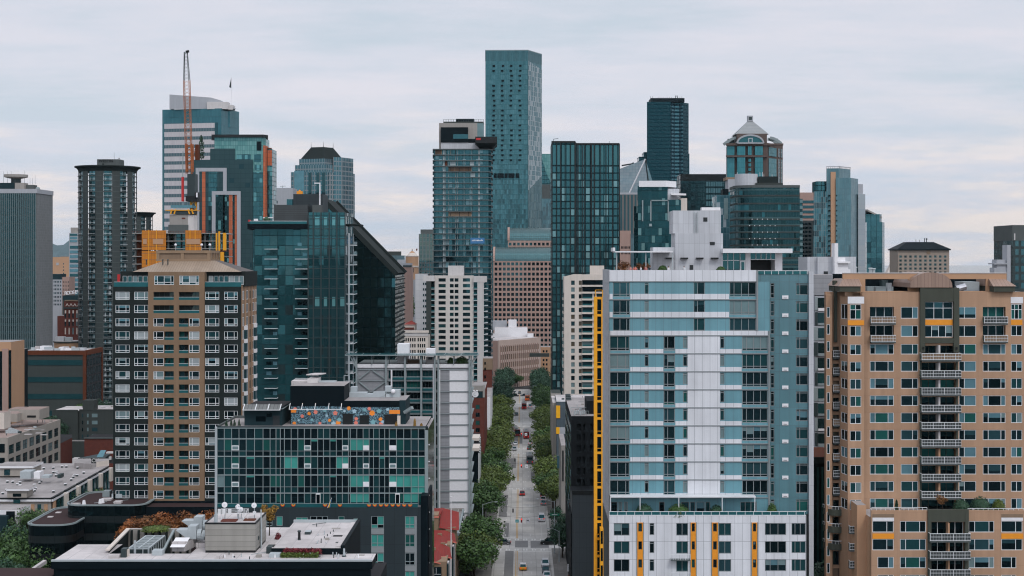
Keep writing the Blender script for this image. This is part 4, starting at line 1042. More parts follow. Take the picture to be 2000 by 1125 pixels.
# concrete stair house
d0=153.5;xa,xb=X(400.4,d0),X(499,d0);zt=gz(1022,d0)
mb=MB((xa,d0,ZR));mb.box(xa,xb,d0,d0+6.4,ZR+.25,zt,'concrete_boards','roof_white');mb.box(xa+.03,xb-.03,d0+.05,d0+6.3,ZR-.1,ZR+.25,'black')
mb.box(xa-.04,xb+.04,d0-.06,d0+.12,zt-.08,zt+.07,'black');mb.box(xb-.1,xb+.05,d0+.12,d0+6.4,zt-.08,zt+.07,'black');mb.box(xa-.05,xa+.1,d0+.12,d0+6.4,zt-.08,zt+.07,'black');th.part('stair_house',mb)
mb=MB();mb.box(xb+.06,xb+.12,d0+2.6,d0+3.3,ZR,zt-.5,'galv');mb.cyl((xb+.2,d0+2.2,ZR),(xb+.2,d0+2.2,zt+1.1),.07,.07,'galv',8);th.part('ladder',mb)
mb=MB();mb.box(xb+.01,xb+.06,d0+1.4,d0+1.9,ZR+1.1,ZR+1.5,'steel_dark');th.part('wall_box',mb)
mb=MB();mb.cyl((xa+1.1,d0+.4,zt),(xa+1.1,d0+.4,gz(835,d0)),.14,.11,'galv',10);mb.cyl((xa+1.1,d0+.4,zt),(xa+1.1,d0+.4,zt+.9),.2,.2,'galv',10);th.part('mast',mb)
def dish(px,py,r,tilt=(0,-1,.2)):
 c=Vector((gx(px,d0+2.5),d0+2.5,gz(py,d0+2.5)));mb=MB();mb.cyl((c.x,c.y+.1,zt),(c.x,c.y+.1,c.z),.05,.05,'galv',6)
 d=Vector(tilt).normalized();mb.cyl(c+d*.1,c-d*.22,r,r*.5,'white_paint',12);mb.cyl(c+d*.1,c+d*.45,.03,.02,'galv',5);th.part('dish_antenna',mb)
for a in ((439,986,.32),(464,989.5,.3,(1,-.6,.2)),(471,995,.26),(496.5,987,.3),(466,1000,.25,(-1,-.5,.3))): dish(*a)
mb=MB();dz=d0+2.2;bx=lambda p: gx(p,dz);bz=lambda y: gz(y,dz)
for y in (994,998,1003): mb.beam((bx(432),dz,bz(y)),(bx(485),dz,bz(y)),.06,'frame_white')
for p in (432,441,476,484): mb.beam((bx(p),dz,zt),(bx(p+1),dz,bz(993)),.06,'frame_white')
for p in (426,434.5,446): mb.box(bx(p),bx(p+6),dz-.2,dz,bz(1004),bz(994),'frame_white')
mb.beam((bx(476),dz-.4,bz(1013)),(bx(485),dz-.4,bz(993)),.06,'frame_white');mb.box(bx(494),bx(500),dz-.1,dz+.1,bz(1005),bz(999),'frame_white')
th.part('antenna_frame',mb)
mb=MB();mb.box(bx(436),bx(466),d0+.8,d0+2,zt,zt+.12,'brick_red');mb.box(bx(478),bx(500),d0+1.4,d0+2.4,zt,zt+.1,'rust');th.part('roof_mat',mb)
# plant yard
yl=lambda p: gx(p,165)
mb=MB();zb=ZR-2.6
mb.box(X(212,153.2),X(372,153.2),153.2,165,zb-.1,zb,'concrete_dark','concrete_dark');zc=gz(1033,165)
mb.box(yl(250),yl(372),165,165.4,zb,zc,'concrete','roof_white')
for i in range(9): p=258+i*13.6;mb.box(yl(p)-.05,yl(p)+.1,164.5,165.02,zb,zc-.1,'charcoal')
mb.face([(yl(251),165,zb),(yl(251),165,zc),(X(212,153.2),153.2,ZR+.3),(X(212,153.2),153.2,zb)],'charcoal')
mb.beam((yl(250.5),165,zc+.02),(X(210,153.2),153.2,ZR+.35),.45,'cream',.15)
mb.face([(X(318,153.2),153.2,zb),(yl(346),162,zb),(yl(346),162,ZR+.4),(X(318,153.2),153.2,ZR)],'charcoal');mb.beam((X(318,153.2),153.2,ZR+.1),(yl(348),163,ZR+.6),.25,'steel');th.part('plant_yard',mb)
mb=MB();q0,q1=154.5,161.5;mb.box(X(252,q0),X(290,q0),q0,q1,zb,ZR+.2,'steel_dark');zf=ZR+.24
for u in (0,.5,1): xx_=X(252,q0)+(X(290,q0)-X(252,q0))*u;mb.beam((xx_,q0,zf),(xx_,q1,zf),.16,'galv')
for i in range(9): v=q0+(q1-q0)*i/8;mb.beam((X(252,q0),v,zf),(X(290,q0),v,zf),.14,'galv')
for i in range(8): mb.beam((X(290,q0)+.03,q0+i*1.,zb),(X(290,q0)+.03,q0+i*1.,ZR+.2),.13,'galv')
mb.beam((X(252,q0),q0-.03,zb),(X(252,q0),q0-.03,zf),.14,'galv');mb.beam((X(290,q0),q0-.03,zb),(X(290,q0),q0-.03,zf),.14,'galv');th.part('chiller',mb)
for p,d_ in ((263.5,153.8),(279,153.9),(290.5,153.9)): mb=MB();mb.cyl((X(p,d_),d_,zb),(X(p,d_),d_,gz(1056 if p<270 else 1062,d_)),.13 if p<270 else .05,.13 if p<270 else .05,'galv',8);th.part('vent_pipe',mb)
mb=MB();mb.box(X(297,152),X(317,152),152,153,ZR,ZR+.55,'galv');mb.box(X(236,151),X(246,151),151,152,ZR,ZR+.9,'steel_dark');mb.box(X(245,151.4),X(250,151.4),151.4,152,ZR,ZR+.75,'cream');mb.box(X(211,150.6),X(232,150.6),150.6,151.4,ZR,ZR+.3,'roof_white');th.part('roof_box',mb)
# air handlers left of the stair house
mb=MB();e=156.;ex=lambda p: gx(p,e);ez=lambda y: gz(y,e)
for dx,dy,dd in ((0,0,0),(11.5,-18,3.2)):
 ee=e+dd;fx=lambda p: gx(p+dx,ee);fz=lambda y: gz(y+dy,ee)
 mb.box(fx(367),fx(383),ee,ee+1.6,fz(1053),fz(1028),'galv');mb.face([(fx(343),ee,fz(1036)),(fx(367),ee,fz(1053)),(fx(367),ee,fz(1035.5)),(fx(346),ee,fz(1035.5))],'galv');mb.face([(fx(343),ee+.02,fz(1036)),(fx(346),ee+.02,fz(1035.5)),(fx(346),ee+1.5,fz(1035.5)),(fx(343),ee+1.5,fz(1036))],'galv')
 mb.face([(fx(346),ee,fz(1035.5)),(fx(367),ee,fz(1035.5)),(fx(367),ee+1.5,fz(1035.5)),(fx(346),ee+1.5,fz(1035.5))],'galv')
 mb.cyl((fx(384),ee+.6,fz(1046)),(fx(392),ee+.6,fz(1046)),.62,.62,'galv',14);mb.cyl((fx(392),ee+.6,fz(1047)),(fx(399),ee+.6,fz(1049)),.62,.5,'galv',14)
th.part('air_handler',mb)
mb=MB();v=154.2;vx=lambda p: gx(p,v);vz=lambda y: gz(y,v)
mb.box(vx(336),vx(362),v,v+2.4,ZR-.01,vz(1059),'roof_white','roof_white');mb.face([(vx(334),v-.5,vz(1067)),(vx(362),v-.5,vz(1067)),(vx(366),v+1.2,vz(1054)),(vx(338),v+1.2,vz(1054))],'white_paint')
mb.face([(vx(362),v,ZR),(vx(384),v+6,ZR),(vx(384),v+6,ZR+1.0),(vx(362),v,vz(1059))],'roof_white');mb.box(vx(374),vx(392),v+2,v+4,ZR,ZR+.5,'roof_white');th.part('vent_house',mb)
mb=MB();mb.box(X(422,150.4),X(434,150.4),150.4,151.3,ZR,ZR+.28,'roof_white');mb.box(X(520,153),X(534,153),153,154.5,ZR,ZR+.7,'steel_dark');mb.box(X(525,151),X(546,151),151,152.2,ZR,ZR+.35,'galv');th.part('roof_hatch',mb)
mb=MB()
for p in (537,593,661,700,455,439): mb.cyl((X(p,151),151,ZR),(X(p,151),151,ZR+.4),.09,.03,'white_paint',8)
th.part('roof_vent',mb)
th.finish()
# roof garden beds and parapet further left
def hedge(name,label,x0,x1,yt,yb,D,dep,mat,n=700,leaf=.12,cat='hedge',group=None):
 rr=random.Random(int(x0));mb=MB();a,b,z0,z1=gx(x0,D),gx(x1,D),gz(yb,D),gz(yt,D)
 mb.box(a+.08,b-.08,D+.08,D+dep-.08,z0,z1-.08,mat)
 for i in range(n):
  c=Vector((rr.uniform(a,b),rr.uniform(D,D+dep),rr.uniform(z0,z1)));ax=rr.randrange(3)
  if ax==0: c.z=z1+rr.uniform(-.06,.08)
  else: c.y=D+rr.uniform(-.06,.08)
  t1=Vector((rr.uniform(-1,1),rr.uniform(-1,1),rr.uniform(-1,1))).normalized();t2=t1.cross(Vector((rr.uniform(-1,1),rr.uniform(-1,1),.3))).normalized();q=leaf*rr.uniform(.6,1.4)
  mb.face([c-t1*q,c+t2*q*.6,c+t1*q,c-t2*q*.6],mat)
 return solo(name,label,cat,mb,group=group)
hedge('hedge','clipped dark red hedge along the edge of the white flat roof',553,628,1074,1082,151.8,.5,'leaf_red')
hedge('hedge','clipped olive green hedge in front of the red hedge on the flat roof',548,622,1082.5,1090,150.9,.6,'leaf_olive')
th=T('terrace_building','low dark roof with a white parapet stepping down to the photo\'s lower corner','building',(gx(0,150),150,0))
mb=MB();mb.box(gx(-40,150),gx(98,150),150,154.5,0,gz(1119,152),'navy','roof_brown');th.part('roof',mb)
mb=MB();z_=gz(1115,154);mb.box(gx(-40,154),gx(59,154),154,154.4,z_-.3,z_,'roof_white');mb.beam((gx(59,154),154.2,z_-.1),(gx(88,157),157,gz(1097,157)),.4,'roof_white');th.part('parapet',mb)
# towers further off
def body(th,x0,x1,yt,D,dep,mat,top='roof_grey',part='wall',u0=None,zb=0,pitch0=None):
 mb=MB((gx(x0,D),D,0 if pitch0 is None else gz(pitch0,D)));mb.box(gx(x0,D),gx(x1,D),D,D+dep,zb,gz(yt,D),mat,top);th.part(part,mb)
def poly(th,pts,ytD,mat,top='roof_grey',part='wall',zb=0):
 f=fp(*pts);y,d=ytD;mb=MB((*f[0],gz(y,d)));mb.prism(f,zb,gz(y,d),mat,top);th.part(part,mb);return f
def punched(th,x0,x1,yt,yb,D,mat,cols,w,y0,pitch,n,h,dep,g=('glass_dark','glass_black','glass_teal'),rec=.35,f=None,core=True,top='roof_grey',split=()):
 mb=MB((gx(x0,D),D,0));X=lambda p: gx(p,D);Z=lambda y: gz(y,D)
 hs=[(c,c+(w if isinstance(w,(int,float)) else w[i]),y0+pitch*k,y0+pitch*k+h) for k in range(n) for i,c in enumerate(cols)]
 fr=wall(mb,(X(x0),D),(X(x1),D),0 if yb is None else Z(yb),Z(yt),mat,[(X(a)-X(x0),X(b)-X(x0),Z(d),Z(c)) for a,b,c,d in hs],rec,None,rec+.15)
 if core: mb.box(X(x0),X(x1),D+rec+.2,D+dep,0,Z(yt)-.02,mat,top)
 th.part('wall',mb)
 for a,b,c,d in hs: winat(th,fr,X(a)-X(x0),Z(d),X(b)-X(a),Z(c)-Z(d),rec*.8,g=R.choice(g),f=f,cols=split)
 return fr
# material kinds of the glass towers
C=curtain
C('rib_glass',1.03,3.9,(.006,.024,.03),(.012,.045,.052),.06,.3,(.06,.09,.095),sp=.34,spcol=(.012,.035,.04),tilt=.02)
flat('rib_steel',(.15,.21,.22))
C('chip_stone',.8,1.3,(.16,.17,.175),(.20,.21,.215),.1,.1,(.20,.21,.21),rough=.8,tilt=0,ior=1.45,big=.12)
C('band_glass',1.6,7.6,(.03,.10,.13),(.05,.14,.17),.12,.2,(.03,.05,.06),tilt=.03,big=.3);C('band_stone',1.6,7.6,(.50,.48,.50),(.54,.52,.53),.12,.1,(.4,.39,.4),rough=.5,tilt=0,ior=1.45,sp=.42,spcol=(.05,.11,.13),spr=.1,big=.1)
C('scale_glass',1.5,3.9,(.05,.125,.145),(.095,.20,.225),.13,.3,(.035,.085,.10),tilt=.10,rough=.12,ior=1.8,big=.35,sp=.2,spcol=(.05,.13,.15))
C('scale_glass_sheen',1.7,3.9,(.16,.20,.21),(.46,.47,.49),.3,.25,(.35,.37,.38),tilt=.06,rough=.15,big=.15,blind=.42,bcol=(.03,.07,.085))  # tower side: whitish reflection put into the pane colours
C('scale_glass_dark',1.3,6.5,(.015,.04,.05),(.10,.14,.14),.2,.1,(.02,.04,.05),tilt=.1,big=.4)
C('balcony_glass_wall',1.75,2.95,(.035,.10,.125),(.075,.165,.20),.13,.15,(.02,.045,.055),tilt=.05,ior=1.9,blind=.12,bcol=(.22,.30,.33),big=.3)
C('black_grid',2.1,3.26,(.02,.075,.085),(.04,.11,.125),.42,.62,(.008,.02,.024),tilt=.04,ior=1.8,blind=.16,bcol=(.16,.27,.28),big=.5)
C('black_grid_top',2.1,9.8,(.035,.10,.105),(.06,.14,.14),.45,.7,(.008,.02,.024),tilt=.03,big=.5,blind=.05,bcol=(.5,.55,.6))
C('dark_wing',2.4,3.4,(.006,.012,.012),(.009,.017,.016),.3,.35,(.002,.004,.005),tilt=.035,ior=2.15,big=.6,bigs=.05,rough=.07)
C('teal_tower',2.3,2.95,(.012,.06,.068),(.025,.085,.095),.12,.2,(.015,.03,.035),tilt=.05,ior=1.6,blind=.22,bcol=(.022,.036,.038),big=.6,bigs=.035)
C('insignia_grey',3.1,3.,(.045,.075,.08),(.055,.088,.093),.12,.2,(.02,.04,.045),tilt=.0,big=.3,blind=.06,bcol=(.012,.03,.038),rough=.35,ior=1.5)
C('insignia_glass',1.5,3.,(.14,.34,.31),(.26,.48,.44),.14,.16,(.03,.10,.10),tilt=.03,big=.2,ior=1.6);C('insignia_dark',1.9,3.,(.012,.05,.06),(.03,.08,.09),.1,.3,(.02,.045,.05),tilt=.05,blind=.15,bcol=(.10,.25,.26))
C('orange_panels',2.,3.,(.42,.105,.04),(.5,.13,.05),.1,.14,(.14,.05,.03),tilt=0,rough=.6,ior=1.45,big=.1)
C('blue_stone',2.2,3.7,(.05,.12,.16),(.09,.18,.22),.6,.85,(.21,.225,.235),tilt=.03,big=.2,blind=.12,bcol=(.02,.05,.065));C('stone_dark_windows',3.0,3.7,(.02,.045,.055),(.03,.06,.07),1.5,.9,(.25,.265,.275),tilt=.02,big=.2)
C('navy_glass',1.6,3.9,(.001,.026,.04),(.002,.036,.052),.1,.9,(.001,.014,.024),tilt=.03,ior=1.47,big=.3);C('navy_glass_lit',3,3.9,(.05,.10,.13),(.08,.14,.17),.1,2.1,(.006,.022,.034),tilt=.03,big=.3)  # second one: brighter copy, light on the concave side put into the colour
C('black_grid_box',2.2,3.9,(.008,.018,.022),(.014,.026,.03),.5,.8,(.004,.010,.013),tilt=.03,ior=1.5,big=.4);C('grey_bar_grid',2.2,6.,(.05,.07,.075),(.09,.11,.115),.6,1.7,(.006,.012,.015),tilt=0,big=.2)
C('skylit_diamond',2.2,2.2,(.52,.66,.74),(.62,.74,.80),.12,.12,(.18,.27,.32),tilt=.05,big=.15,ior=1.9);C('dark_bands',1.5,4.,(.004,.018,.022),(.008,.028,.032),.07,.9,(.055,.10,.105),tilt=.05,ior=1.57,big=.35,blind=.06,bcol=(.02,.10,.12))  # crown panes: bright sky reflection put into the base colour
C('green_glass',1.5,3.3,(.005,.035,.045),(.012,.06,.068),.1,.25,(.015,.035,.04),tilt=.06,ior=1.57,blind=.14,bcol=(.12,.22,.22),big=.6,bigs=.05);C('blue_grid',1.9,3.8,(.05,.15,.19),(.09,.22,.26),.14,.22,(.10,.18,.21),tilt=.06,big=.5,bigs=.04,blind=.15,bcol=(.30,.36,.40))
C('brown_ribs',2.6,200,(.03,.04,.045),(.035,.045,.05),1.3,0,(.17,.15,.14),tilt=0,big=.1,rough=.4);C('tower_blue',1.4,3.6,(.13,.21,.245),(.18,.27,.30),.22,.12,(.09,.13,.15),tilt=.05,big=.25,ior=1.8);C('tower_refl',1.4,3.6,(.02,.06,.08),(.12,.2,.23),.2,.12,(.2,.23,.23),tilt=.15,big=.6,bigs=.08)
C('pane_rows',60,3.3,(.5,.51,.55),(.56,.55,.57),.1,.25,(.25,.27,.3),tilt=.02,rough=.25,big=.1);C('teal_columns',3.6,3.6,(.03,.09,.115),(.045,.125,.15),.3,.14,(.02,.05,.06),tilt=.04,big=.3)
C('cream_grid',2.8,3.3,(.02,.03,.035),(.04,.05,.055),1.3,1.5,(.44,.37,.31),tilt=.02,big=.1);C('grey_grid',2.6,3.3,(.02,.03,.03),(.04,.05,.05),1.2,1.4,(.27,.255,.24),tilt=.02,big=.1);C('yellow_grey',2.4,2.9,(.09,.10,.075),(.16,.155,.10),.8,.5,(.15,.16,.15),tilt=.02,big=.15)
C('olive_grid',1.8,2.9,(.01,.02,.022),(.03,.05,.05),.7,.9,(.09,.10,.10),tilt=.03,big=.2);C('site_dark',3,3,(.012,.02,.022),(.03,.04,.042),.2,.35,(.22,.22,.21),tilt=0,big=.3)
C('orange_net',1.25,1.5,(.52,.175,.01),(.58,.20,.012),.12,.12,(.36,.13,.01),tilt=0,rough=.6,ior=1.45,big=.2)
# ribbed tower
D=700.
th=B('office_tower','dark office tower with pale vertical ribs, blank stone side and a roof dish',-40,103,D)
mb=MB((gx(72,D),D,gz(370,D)));f=fp((-75,D),(72,D),(103,D/.967));mb.prism(f,0,gz(371,D),'chip_stone','roof_grey');th.part('wall',mb)
mb=MB((gx(72,D),D,gz(376,D)));mb.face([(gx(-74,D),D-.3,0),(gx(70.5,D),D-.3,0),(gx(70.5,D),D-.3,gz(377,D)),(gx(-74,D),D-.3,gz(377,D))],'rib_glass');th.part('glazing',mb)
mb=MB();n=36
for i in range(n): x_=gx(70.2-i*4.05,D);mb.box(x_-.2,x_+.2,D-.8,D-.2,0,gz(377,D),'rib_steel')
th.part('rib',mb)
mb=MB();mb.prism([(p[0]+(.3 if p[0]>-250 else 0),p[1]-(.6 if i<2 else -.3)) for i,p in enumerate(f)],gz(377.5,D),gz(369,D),'grey_wall','roof_grey');th.part('cornice',mb)
DD=D+10;X=lambda p: gx(p,DD);Z=lambda y: gz(y,DD)
mb=MB();pxbox(mb,-30,30,357,370,DD,8,'bluegrey');pxbox(mb,29,47,357,370,DD-1,6,'concrete');pxbox(mb,46,66,361,370,DD+2,5,'concrete_dark');th.part('roof_house',mb)
mb=MB();c=(X(27),DD+3);mb.cyl((*c,Z(357)),(*c,Z(347)),2.4,2.4,'steel_dark');mb.cyl((*c,Z(348)),(*c,Z(345.5)),3.2,5.8,'concrete',20);mb.cyl((*c,Z(345.5)),(*c,Z(340.5)),5.8,5.8,'concrete',20);th.part('roof_mushroom',mb)
mb=MB()
for i,p in enumerate((-5,4,12,20,33,40,45,56,61,66)): mb.cyl((X(p),DD+2,Z(360)),(X(p),DD+2,Z(R.uniform(328,350))),.1,.05,'steel',5)
th.part('aerial',mb)
mb=MB();mb.ball((gx(74,D+4),D+4,gz(369,D+4)),1.1,'steel');th.part('radome',mb)
# round towers
def round_tower(name,label,cx,rpx,ytop,D,penth,zb=0,nb=30,letters=None):
 th=B(name,label,cx-rpx,cx+rpx,D);c=Vector((gx(cx,D),D,0));r=rpx*D/F;zt=gz(ytop,D)-1;fl=2.85;n=24
 P=lambda a,q,z: (c.x+q*math.cos(a),c.y+q*math.sin(a),z)
 mb=MB();gm=MB();bm=MB();wm_=MB();nf=int((zt-zb)/fl)
 nf=min(nf,44);z0=zt-nf*fl
 a0=rad(180);step=rad(360/22)
 seg=[i for i in range(22) if math.sin(a0+(i+.5)*step)<.35]
 for i in seg:
  a=a0+i*step;am=a+step/2;gl_=i%2==0
  for s in range(2):
   q0,q1=a+step*s/2,a+step*(s+1)/2
   rr=r-(.55 if gl_ else 0)
   mb.face([P(q0,rr,0),P(q1,rr,0),P(q1,rr,zt),P(q0,rr,zt)],'rt_glass' if gl_ else 'rt_pier')
 th.part('wall',mb)
 k=0
 for j in range(nf):
  z=z0+j*fl;bm2=MB()
  for i in seg:
   a=a0+i*step;gl_=i%2==0
   q=[a+step*t_ for t_ in ((.0,.33,.67,1.) if gl_ else (0,.5,1))]
   for u,v in zip(q,q[1:]):
    ro=r+(.35 if gl_ else .12);bm2.face([P(u,ro,z),P(v,ro,z),P(v,ro,z+.4),P(u,ro,z+.4)],'rt_band');bm2.face([P(u,ro,z+.4),P(v,ro,z+.4),P(v,r-.6,z+.4),P(u,r-.6,z+.4)],'rt_band');bm2.face([P(v,ro,z),P(u,ro,z),P(u,r-.6,z),P(v,r-.6,z)],'rt_band')
    if gl_: bm2.face([P(u,ro,z+1.05),P(v,ro,z+1.05),P(v,ro,z+1.15),P(u,ro,z+1.15)],'rail_white')
  th.part('balcony_ring',bm2)
  for i in seg:
   if i%2==0 and R.random()<.8:
    a=a0+i*step
    for t_ in ((.12,.3),(.68,.88)):
     if R.random()<.6: wm_.face([P(a+step*t_[0],r-.5,z+.45),P(a+step*t_[1],r-.5,z+.45),P(a+step*t_[1],r-.5,z+2.4),P(a+step*t_[0],r-.5,z+2.4)],R.choice(['glass_blind','glass_curtain','glass_curtain','glass_sky']))
 th.part('curtained_glass',wm_)
 mb=MB();pr=[(r,zt-.4),(r+.2,zt+.6),(r+1.0,zt+1.6),(r+2.0,zt+2.0),(r+2.0,zt+2.6),(0.01,zt+2.6)];N=40
 for (r0,h0),(r1,h1) in zip(pr,pr[1:]):
  for i in range(N):
   a,b=i*math.tau/N,(i+1)*math.tau/N;mb.face([P(a,r0,h0),P(b,r0,h0),P(b,r1,h1),P(a,r1,h1)],'charcoal')
 th.part('flared_cornice',mb)
 if penth:
  x0,x1,yt=penth;mb=MB();dd=D-4;mb.box(gx(x0,dd),gx(x1,dd),dd,dd+9,zt+2.5,gz(yt,dd),'concrete_dark','roof_grey');th.part('roof_house',mb)
  mb=MB();mb.cyl((gx(222,dd),dd+1,gz(yt,dd)),(gx(222,dd),dd+1,gz(296,dd)),.12,.06,'steel',5);mb.cyl((gx(231.5,dd),dd+1,gz(yt,dd)),(gx(231.5,dd),dd+1,gz(310,dd)),.08,.08,'steel',5);mb.ball((gx(231.5,dd),dd+1,gz(309,dd)),.35,'steel_dark',6,4);th.part('aerial',mb)
  if letters:
   o=text(th.o,'WESTIN',(gx(207,dd),dd-.25,gz(314.4,dd)),2.1,'black',th.loc)
   mb=MB();mb.box(gx(200,dd),gx(203,dd),dd-.12,dd+.1,gz(325,dd),gz(319,dd),'charcoal');th.part('roof_door',mb)
 return th
flat('rt_pier',(.066,.086,.084),.7);flat('rt_band',(.10,.122,.12),.7);C('rt_glass',1.3,2.85,(.010,.022,.026),(.03,.045,.05),.15,.3,(.03,.04,.04),tilt=.05,big=.3,blind=.15,bcol=(.12,.15,.16))
round_tower('hotel_tower','round grey hotel tower with balcony rings, flared cornice and a lettered concrete roof house',210.5,55,332,750.,(189.5,233,311),letters=True)
round_tower('hotel_tower','mostly hidden round grey tower showing only its flared cornice behind the other round one',258,39,420,900.,None)
# narrow striped tower between the ribbed and round ones
D=1000.
th=B('office_tower','slim grey tower striped with teal window bands, seen between the ribbed and round towers',135,170,D)
body(th,135,172,455,D,20,'grey_wall')
poly(th,[(138,D+2),(152,D+2),(175,D+12)],(444.5,D+2),'concrete',part='crown',zb=gz(458,D))
for k in range(15):
 y=456.5+k*6.2 if k<3 else 480+(k-3)*9.1
 mb=MB((gx(135,D),D,0));mb.box(gx(136.5,D),gx(151 if k<3 else 172,D),D-.25,D+.5,gz(y+(4 if k<3 else 5.6),D),gz(y,D),'glass_sky' if k%3 else 'glass_teal');th.part('window_band',mb)
# old buildings in the gap
D=1150.
th=B('masonry_building','blank tan brick building with a column of small square windows behind the slim striped tower',103,136,D);punched(th,103,137,502,None,D,'tan',[123],2,514,6.2,5,2.6,15);body(th,118,136,501,D+3,6,'tan_dark',part='roof_house')
mb=MB();mb.box(gx(110,D),gx(115,D),D-.2,D+.2,gz(518,D),gz(513,D),'grey_wall');th.part('louvre',mb);th.finish()
D=960.
th=B('masonry_building','grey old office building with a dense grid of windows beside the ribbed tower',103,122,D);punched(th,100,121,546,None,D,'grey_wall',[104.6,107.6,110.6,113.6,117.4],1.9,548.5,7.4,7,3.6,15,rec=.3)
body(th,100,120,535,D+1,10,'bluegrey',part='mansard_roof',zb=gz(546,D));th.finish()
D=930.
th=B('masonry_building','pale pink old building with narrow windows beside the slim striped tower',122,136,D);punched(th,121.5,135,541,None,D,'pinkish',[123,126.4,130,133],1.2,549,7.3,5,4,12,rec=.3);th.finish()
D=900.
th=B('hotel_sign','white letters of a rooftop hotel sign partly hidden by the round tower',127,165,D,'sign',z=gz(583,D))
mb=MB();mb.box(gx(122,D),gx(170,D),D,D+10,0,gz(586,D),'greygreen','roof_dark');b_=B('masonry_building','dark old building carrying the white rooftop hotel letters',122,170,D);b_.part('wall',mb)
mb=MB();mb.prism(fp((122,D),(152,D),(170,D+8)),gz(586,D),gz(577,D),'bluegrey','roof_dark');b_.part('roof',mb)
for i,ch in enumerate('ROOSEVELT'):
 px=128.5+i*4.75;text(th.o,ch,(gx(px,D),D+i*.3,gz(572.8-i*.55,D)),3.1,'white_paint',th.loc,name='letter',ext=.1);
mb=MB();mb.beam((gx(127,D),D+.4,gz(577,D)),(gx(168,D),D+2.5,gz(572,D)),.2,'steel_dark')
for i in range(8): mb.beam((gx(128+i*5,D),D+.4+i*.3,gz(583,D)),(gx(128+i*5,D),D+.4+i*.3,gz(571-i*.5,D)),.15,'steel_dark')
th.part('sign_frame',mb)
D=820.
th=B('masonry_building','dark red brick building with cream pointed gables and piers behind the rust framed block',112,155,D);punched(th,125,158,588,None,D,'brick_red',[126,133.5,141,148.5],3,608,16,3,13,14,g=('glass_curtain','cream','glass_dark'))
mb=MB();X=lambda p: gx(p,D);Z=lambda y: gz(y,D)
for i in range(4):
 p=128+i*7.5;mb.face([(X(p),D-.3,Z(598)),(X(p+7),D-.3,Z(598)),(X(p+3.5),D-.3,Z(592))],'cream');mb.face([(X(p+1.4),D-.35,Z(598.1)),(X(p+5.6),D-.35,Z(598.1)),(X(p+3.5),D-.35,Z(594))],'brick_red');mb.box(X(p-1),X(p+1.4),D-.4,D,Z(612),Z(606),'cream');mb.box(X(p-1),X(p+1.4),D-.5,D,Z(628),Z(624),'cream')
mb.box(X(125),X(158),D-.6,D,Z(603),Z(600),'greygreen');mb.box(X(127),X(158),D-.5,D+1,Z(588),Z(586),'tan_dark');th.part('gable',mb)
body(th,112,126,617,D+.2,12,'brick_red',part='side_wing');th.finish()
D=760.
th=B('drum_building','low tan drum shaped building with a grey plant roof behind the rust framed block',102,154,D);mb=MB();c=(gx(128,D),D+4);r=26*D/F
mb.cyl((*c,0),(*c,gz(669,D)),r,r,'tan',30);mb.cyl((*c,gz(669,D)),(*c,gz(666.5,D)),r+.5,r+.5,'greygreen',30,capm='roof_grey');th.part('wall',mb)
mb=MB();mb.box(gx(108,D),gx(124,D),D,D+4,gz(667,D),gz(658,D),'silver_cladding');mb.box(gx(126,D),gx(138,D),D+1,D+4,gz(667,D),gz(659,D),'galv');th.part('roof_plant',mb)
# block with rust frame
D=640.
th=B('office_block','dark grey banded office block edged with a rust brown frame',36,198,D)
f=fp((36,D),(168,D),(198,D/.965));mb=MB((*f[0],gz(685,D)));mb.prism(f,0,gz(687,D),'greygreen','roof_white');th.part('wall',mb)
X=lambda p: gx(p,D);Z=lambda y: gz(y,D)
for k in range(4):
 mb=MB();y=703+33*k;mb.box(X(40),X(163),D-.2,D+.5,Z(y+10.5),Z(y),'glass_teal');th.part('window_band',mb)
mb=MB()
for a,b in ((35.5,40.5),(162.5,168.5)): mb.box(X(a),X(b),D-.6,D+.3,0,Z(684.5),'rust')
mb.box(X(40.5),X(162.5),D-.6,D+.3,Z(693),Z(684.5),'rust');a=Vector(f[1]);b=Vector(f[2]);mb.beam((*a,Z(689)),(*b,Z(689)),1.2,'rust',2.2);mb.beam((*b,0),(*b,Z(686)),1.2,'rust');th.part('rust_frame',mb)
C('side_bay',4.2,4.,(.010,.018,.022),(.018,.03,.034),1.0,.8,(.03,.026,.028),tilt=.02)
mb=MB((*a,Z(685)));t_=(b-a).normalized()*.6;n_=Vector((t_.y,-t_.x))*.4;q0,q1=a+t_+n_,b-t_+n_;mb.face([(*q0,0),(*q1,0),(*q1,Z(692)),(*q0,Z(692))],'side_bay');th.part('glazing',mb)
mb=MB()
for i in range(26):
 p,d_=R.uniform(58,160),D+R.uniform(2,16);s_=R.uniform(.8,2.6);mb.box(gx(p,d_),gx(p,d_)+s_*1.6,d_,d_+s_,Z(687)-.01,Z(687)+R.uniform(.5,1.9),R.choice(['white_paint','galv','silver_cladding','roof_white']))
mb.box(gx(78,D+10),gx(96,D+10),D+10,D+14,Z(687),gz(676,D+10),'white_paint');th.part('roof_plant',mb)
D=520.
th=B('masonry_building','tan and brick building, only its edge showing beside the rust framed block',0,22,D);body(th,-40,21.5,668,D,14,'tan');mb=MB((0,0,0));pxbox(mb,-30,4,686,None,D-.4,.5,'glass_black');pxbox(mb,4,16,681,None,D-.3,.4,'pinkish');pxbox(mb,17,21.4,684,None,D-.35,.4,'glass_black');th.part('pilaster',mb);body(th,21.6,36,684,D+8,10,'navy',part='rear_wing')
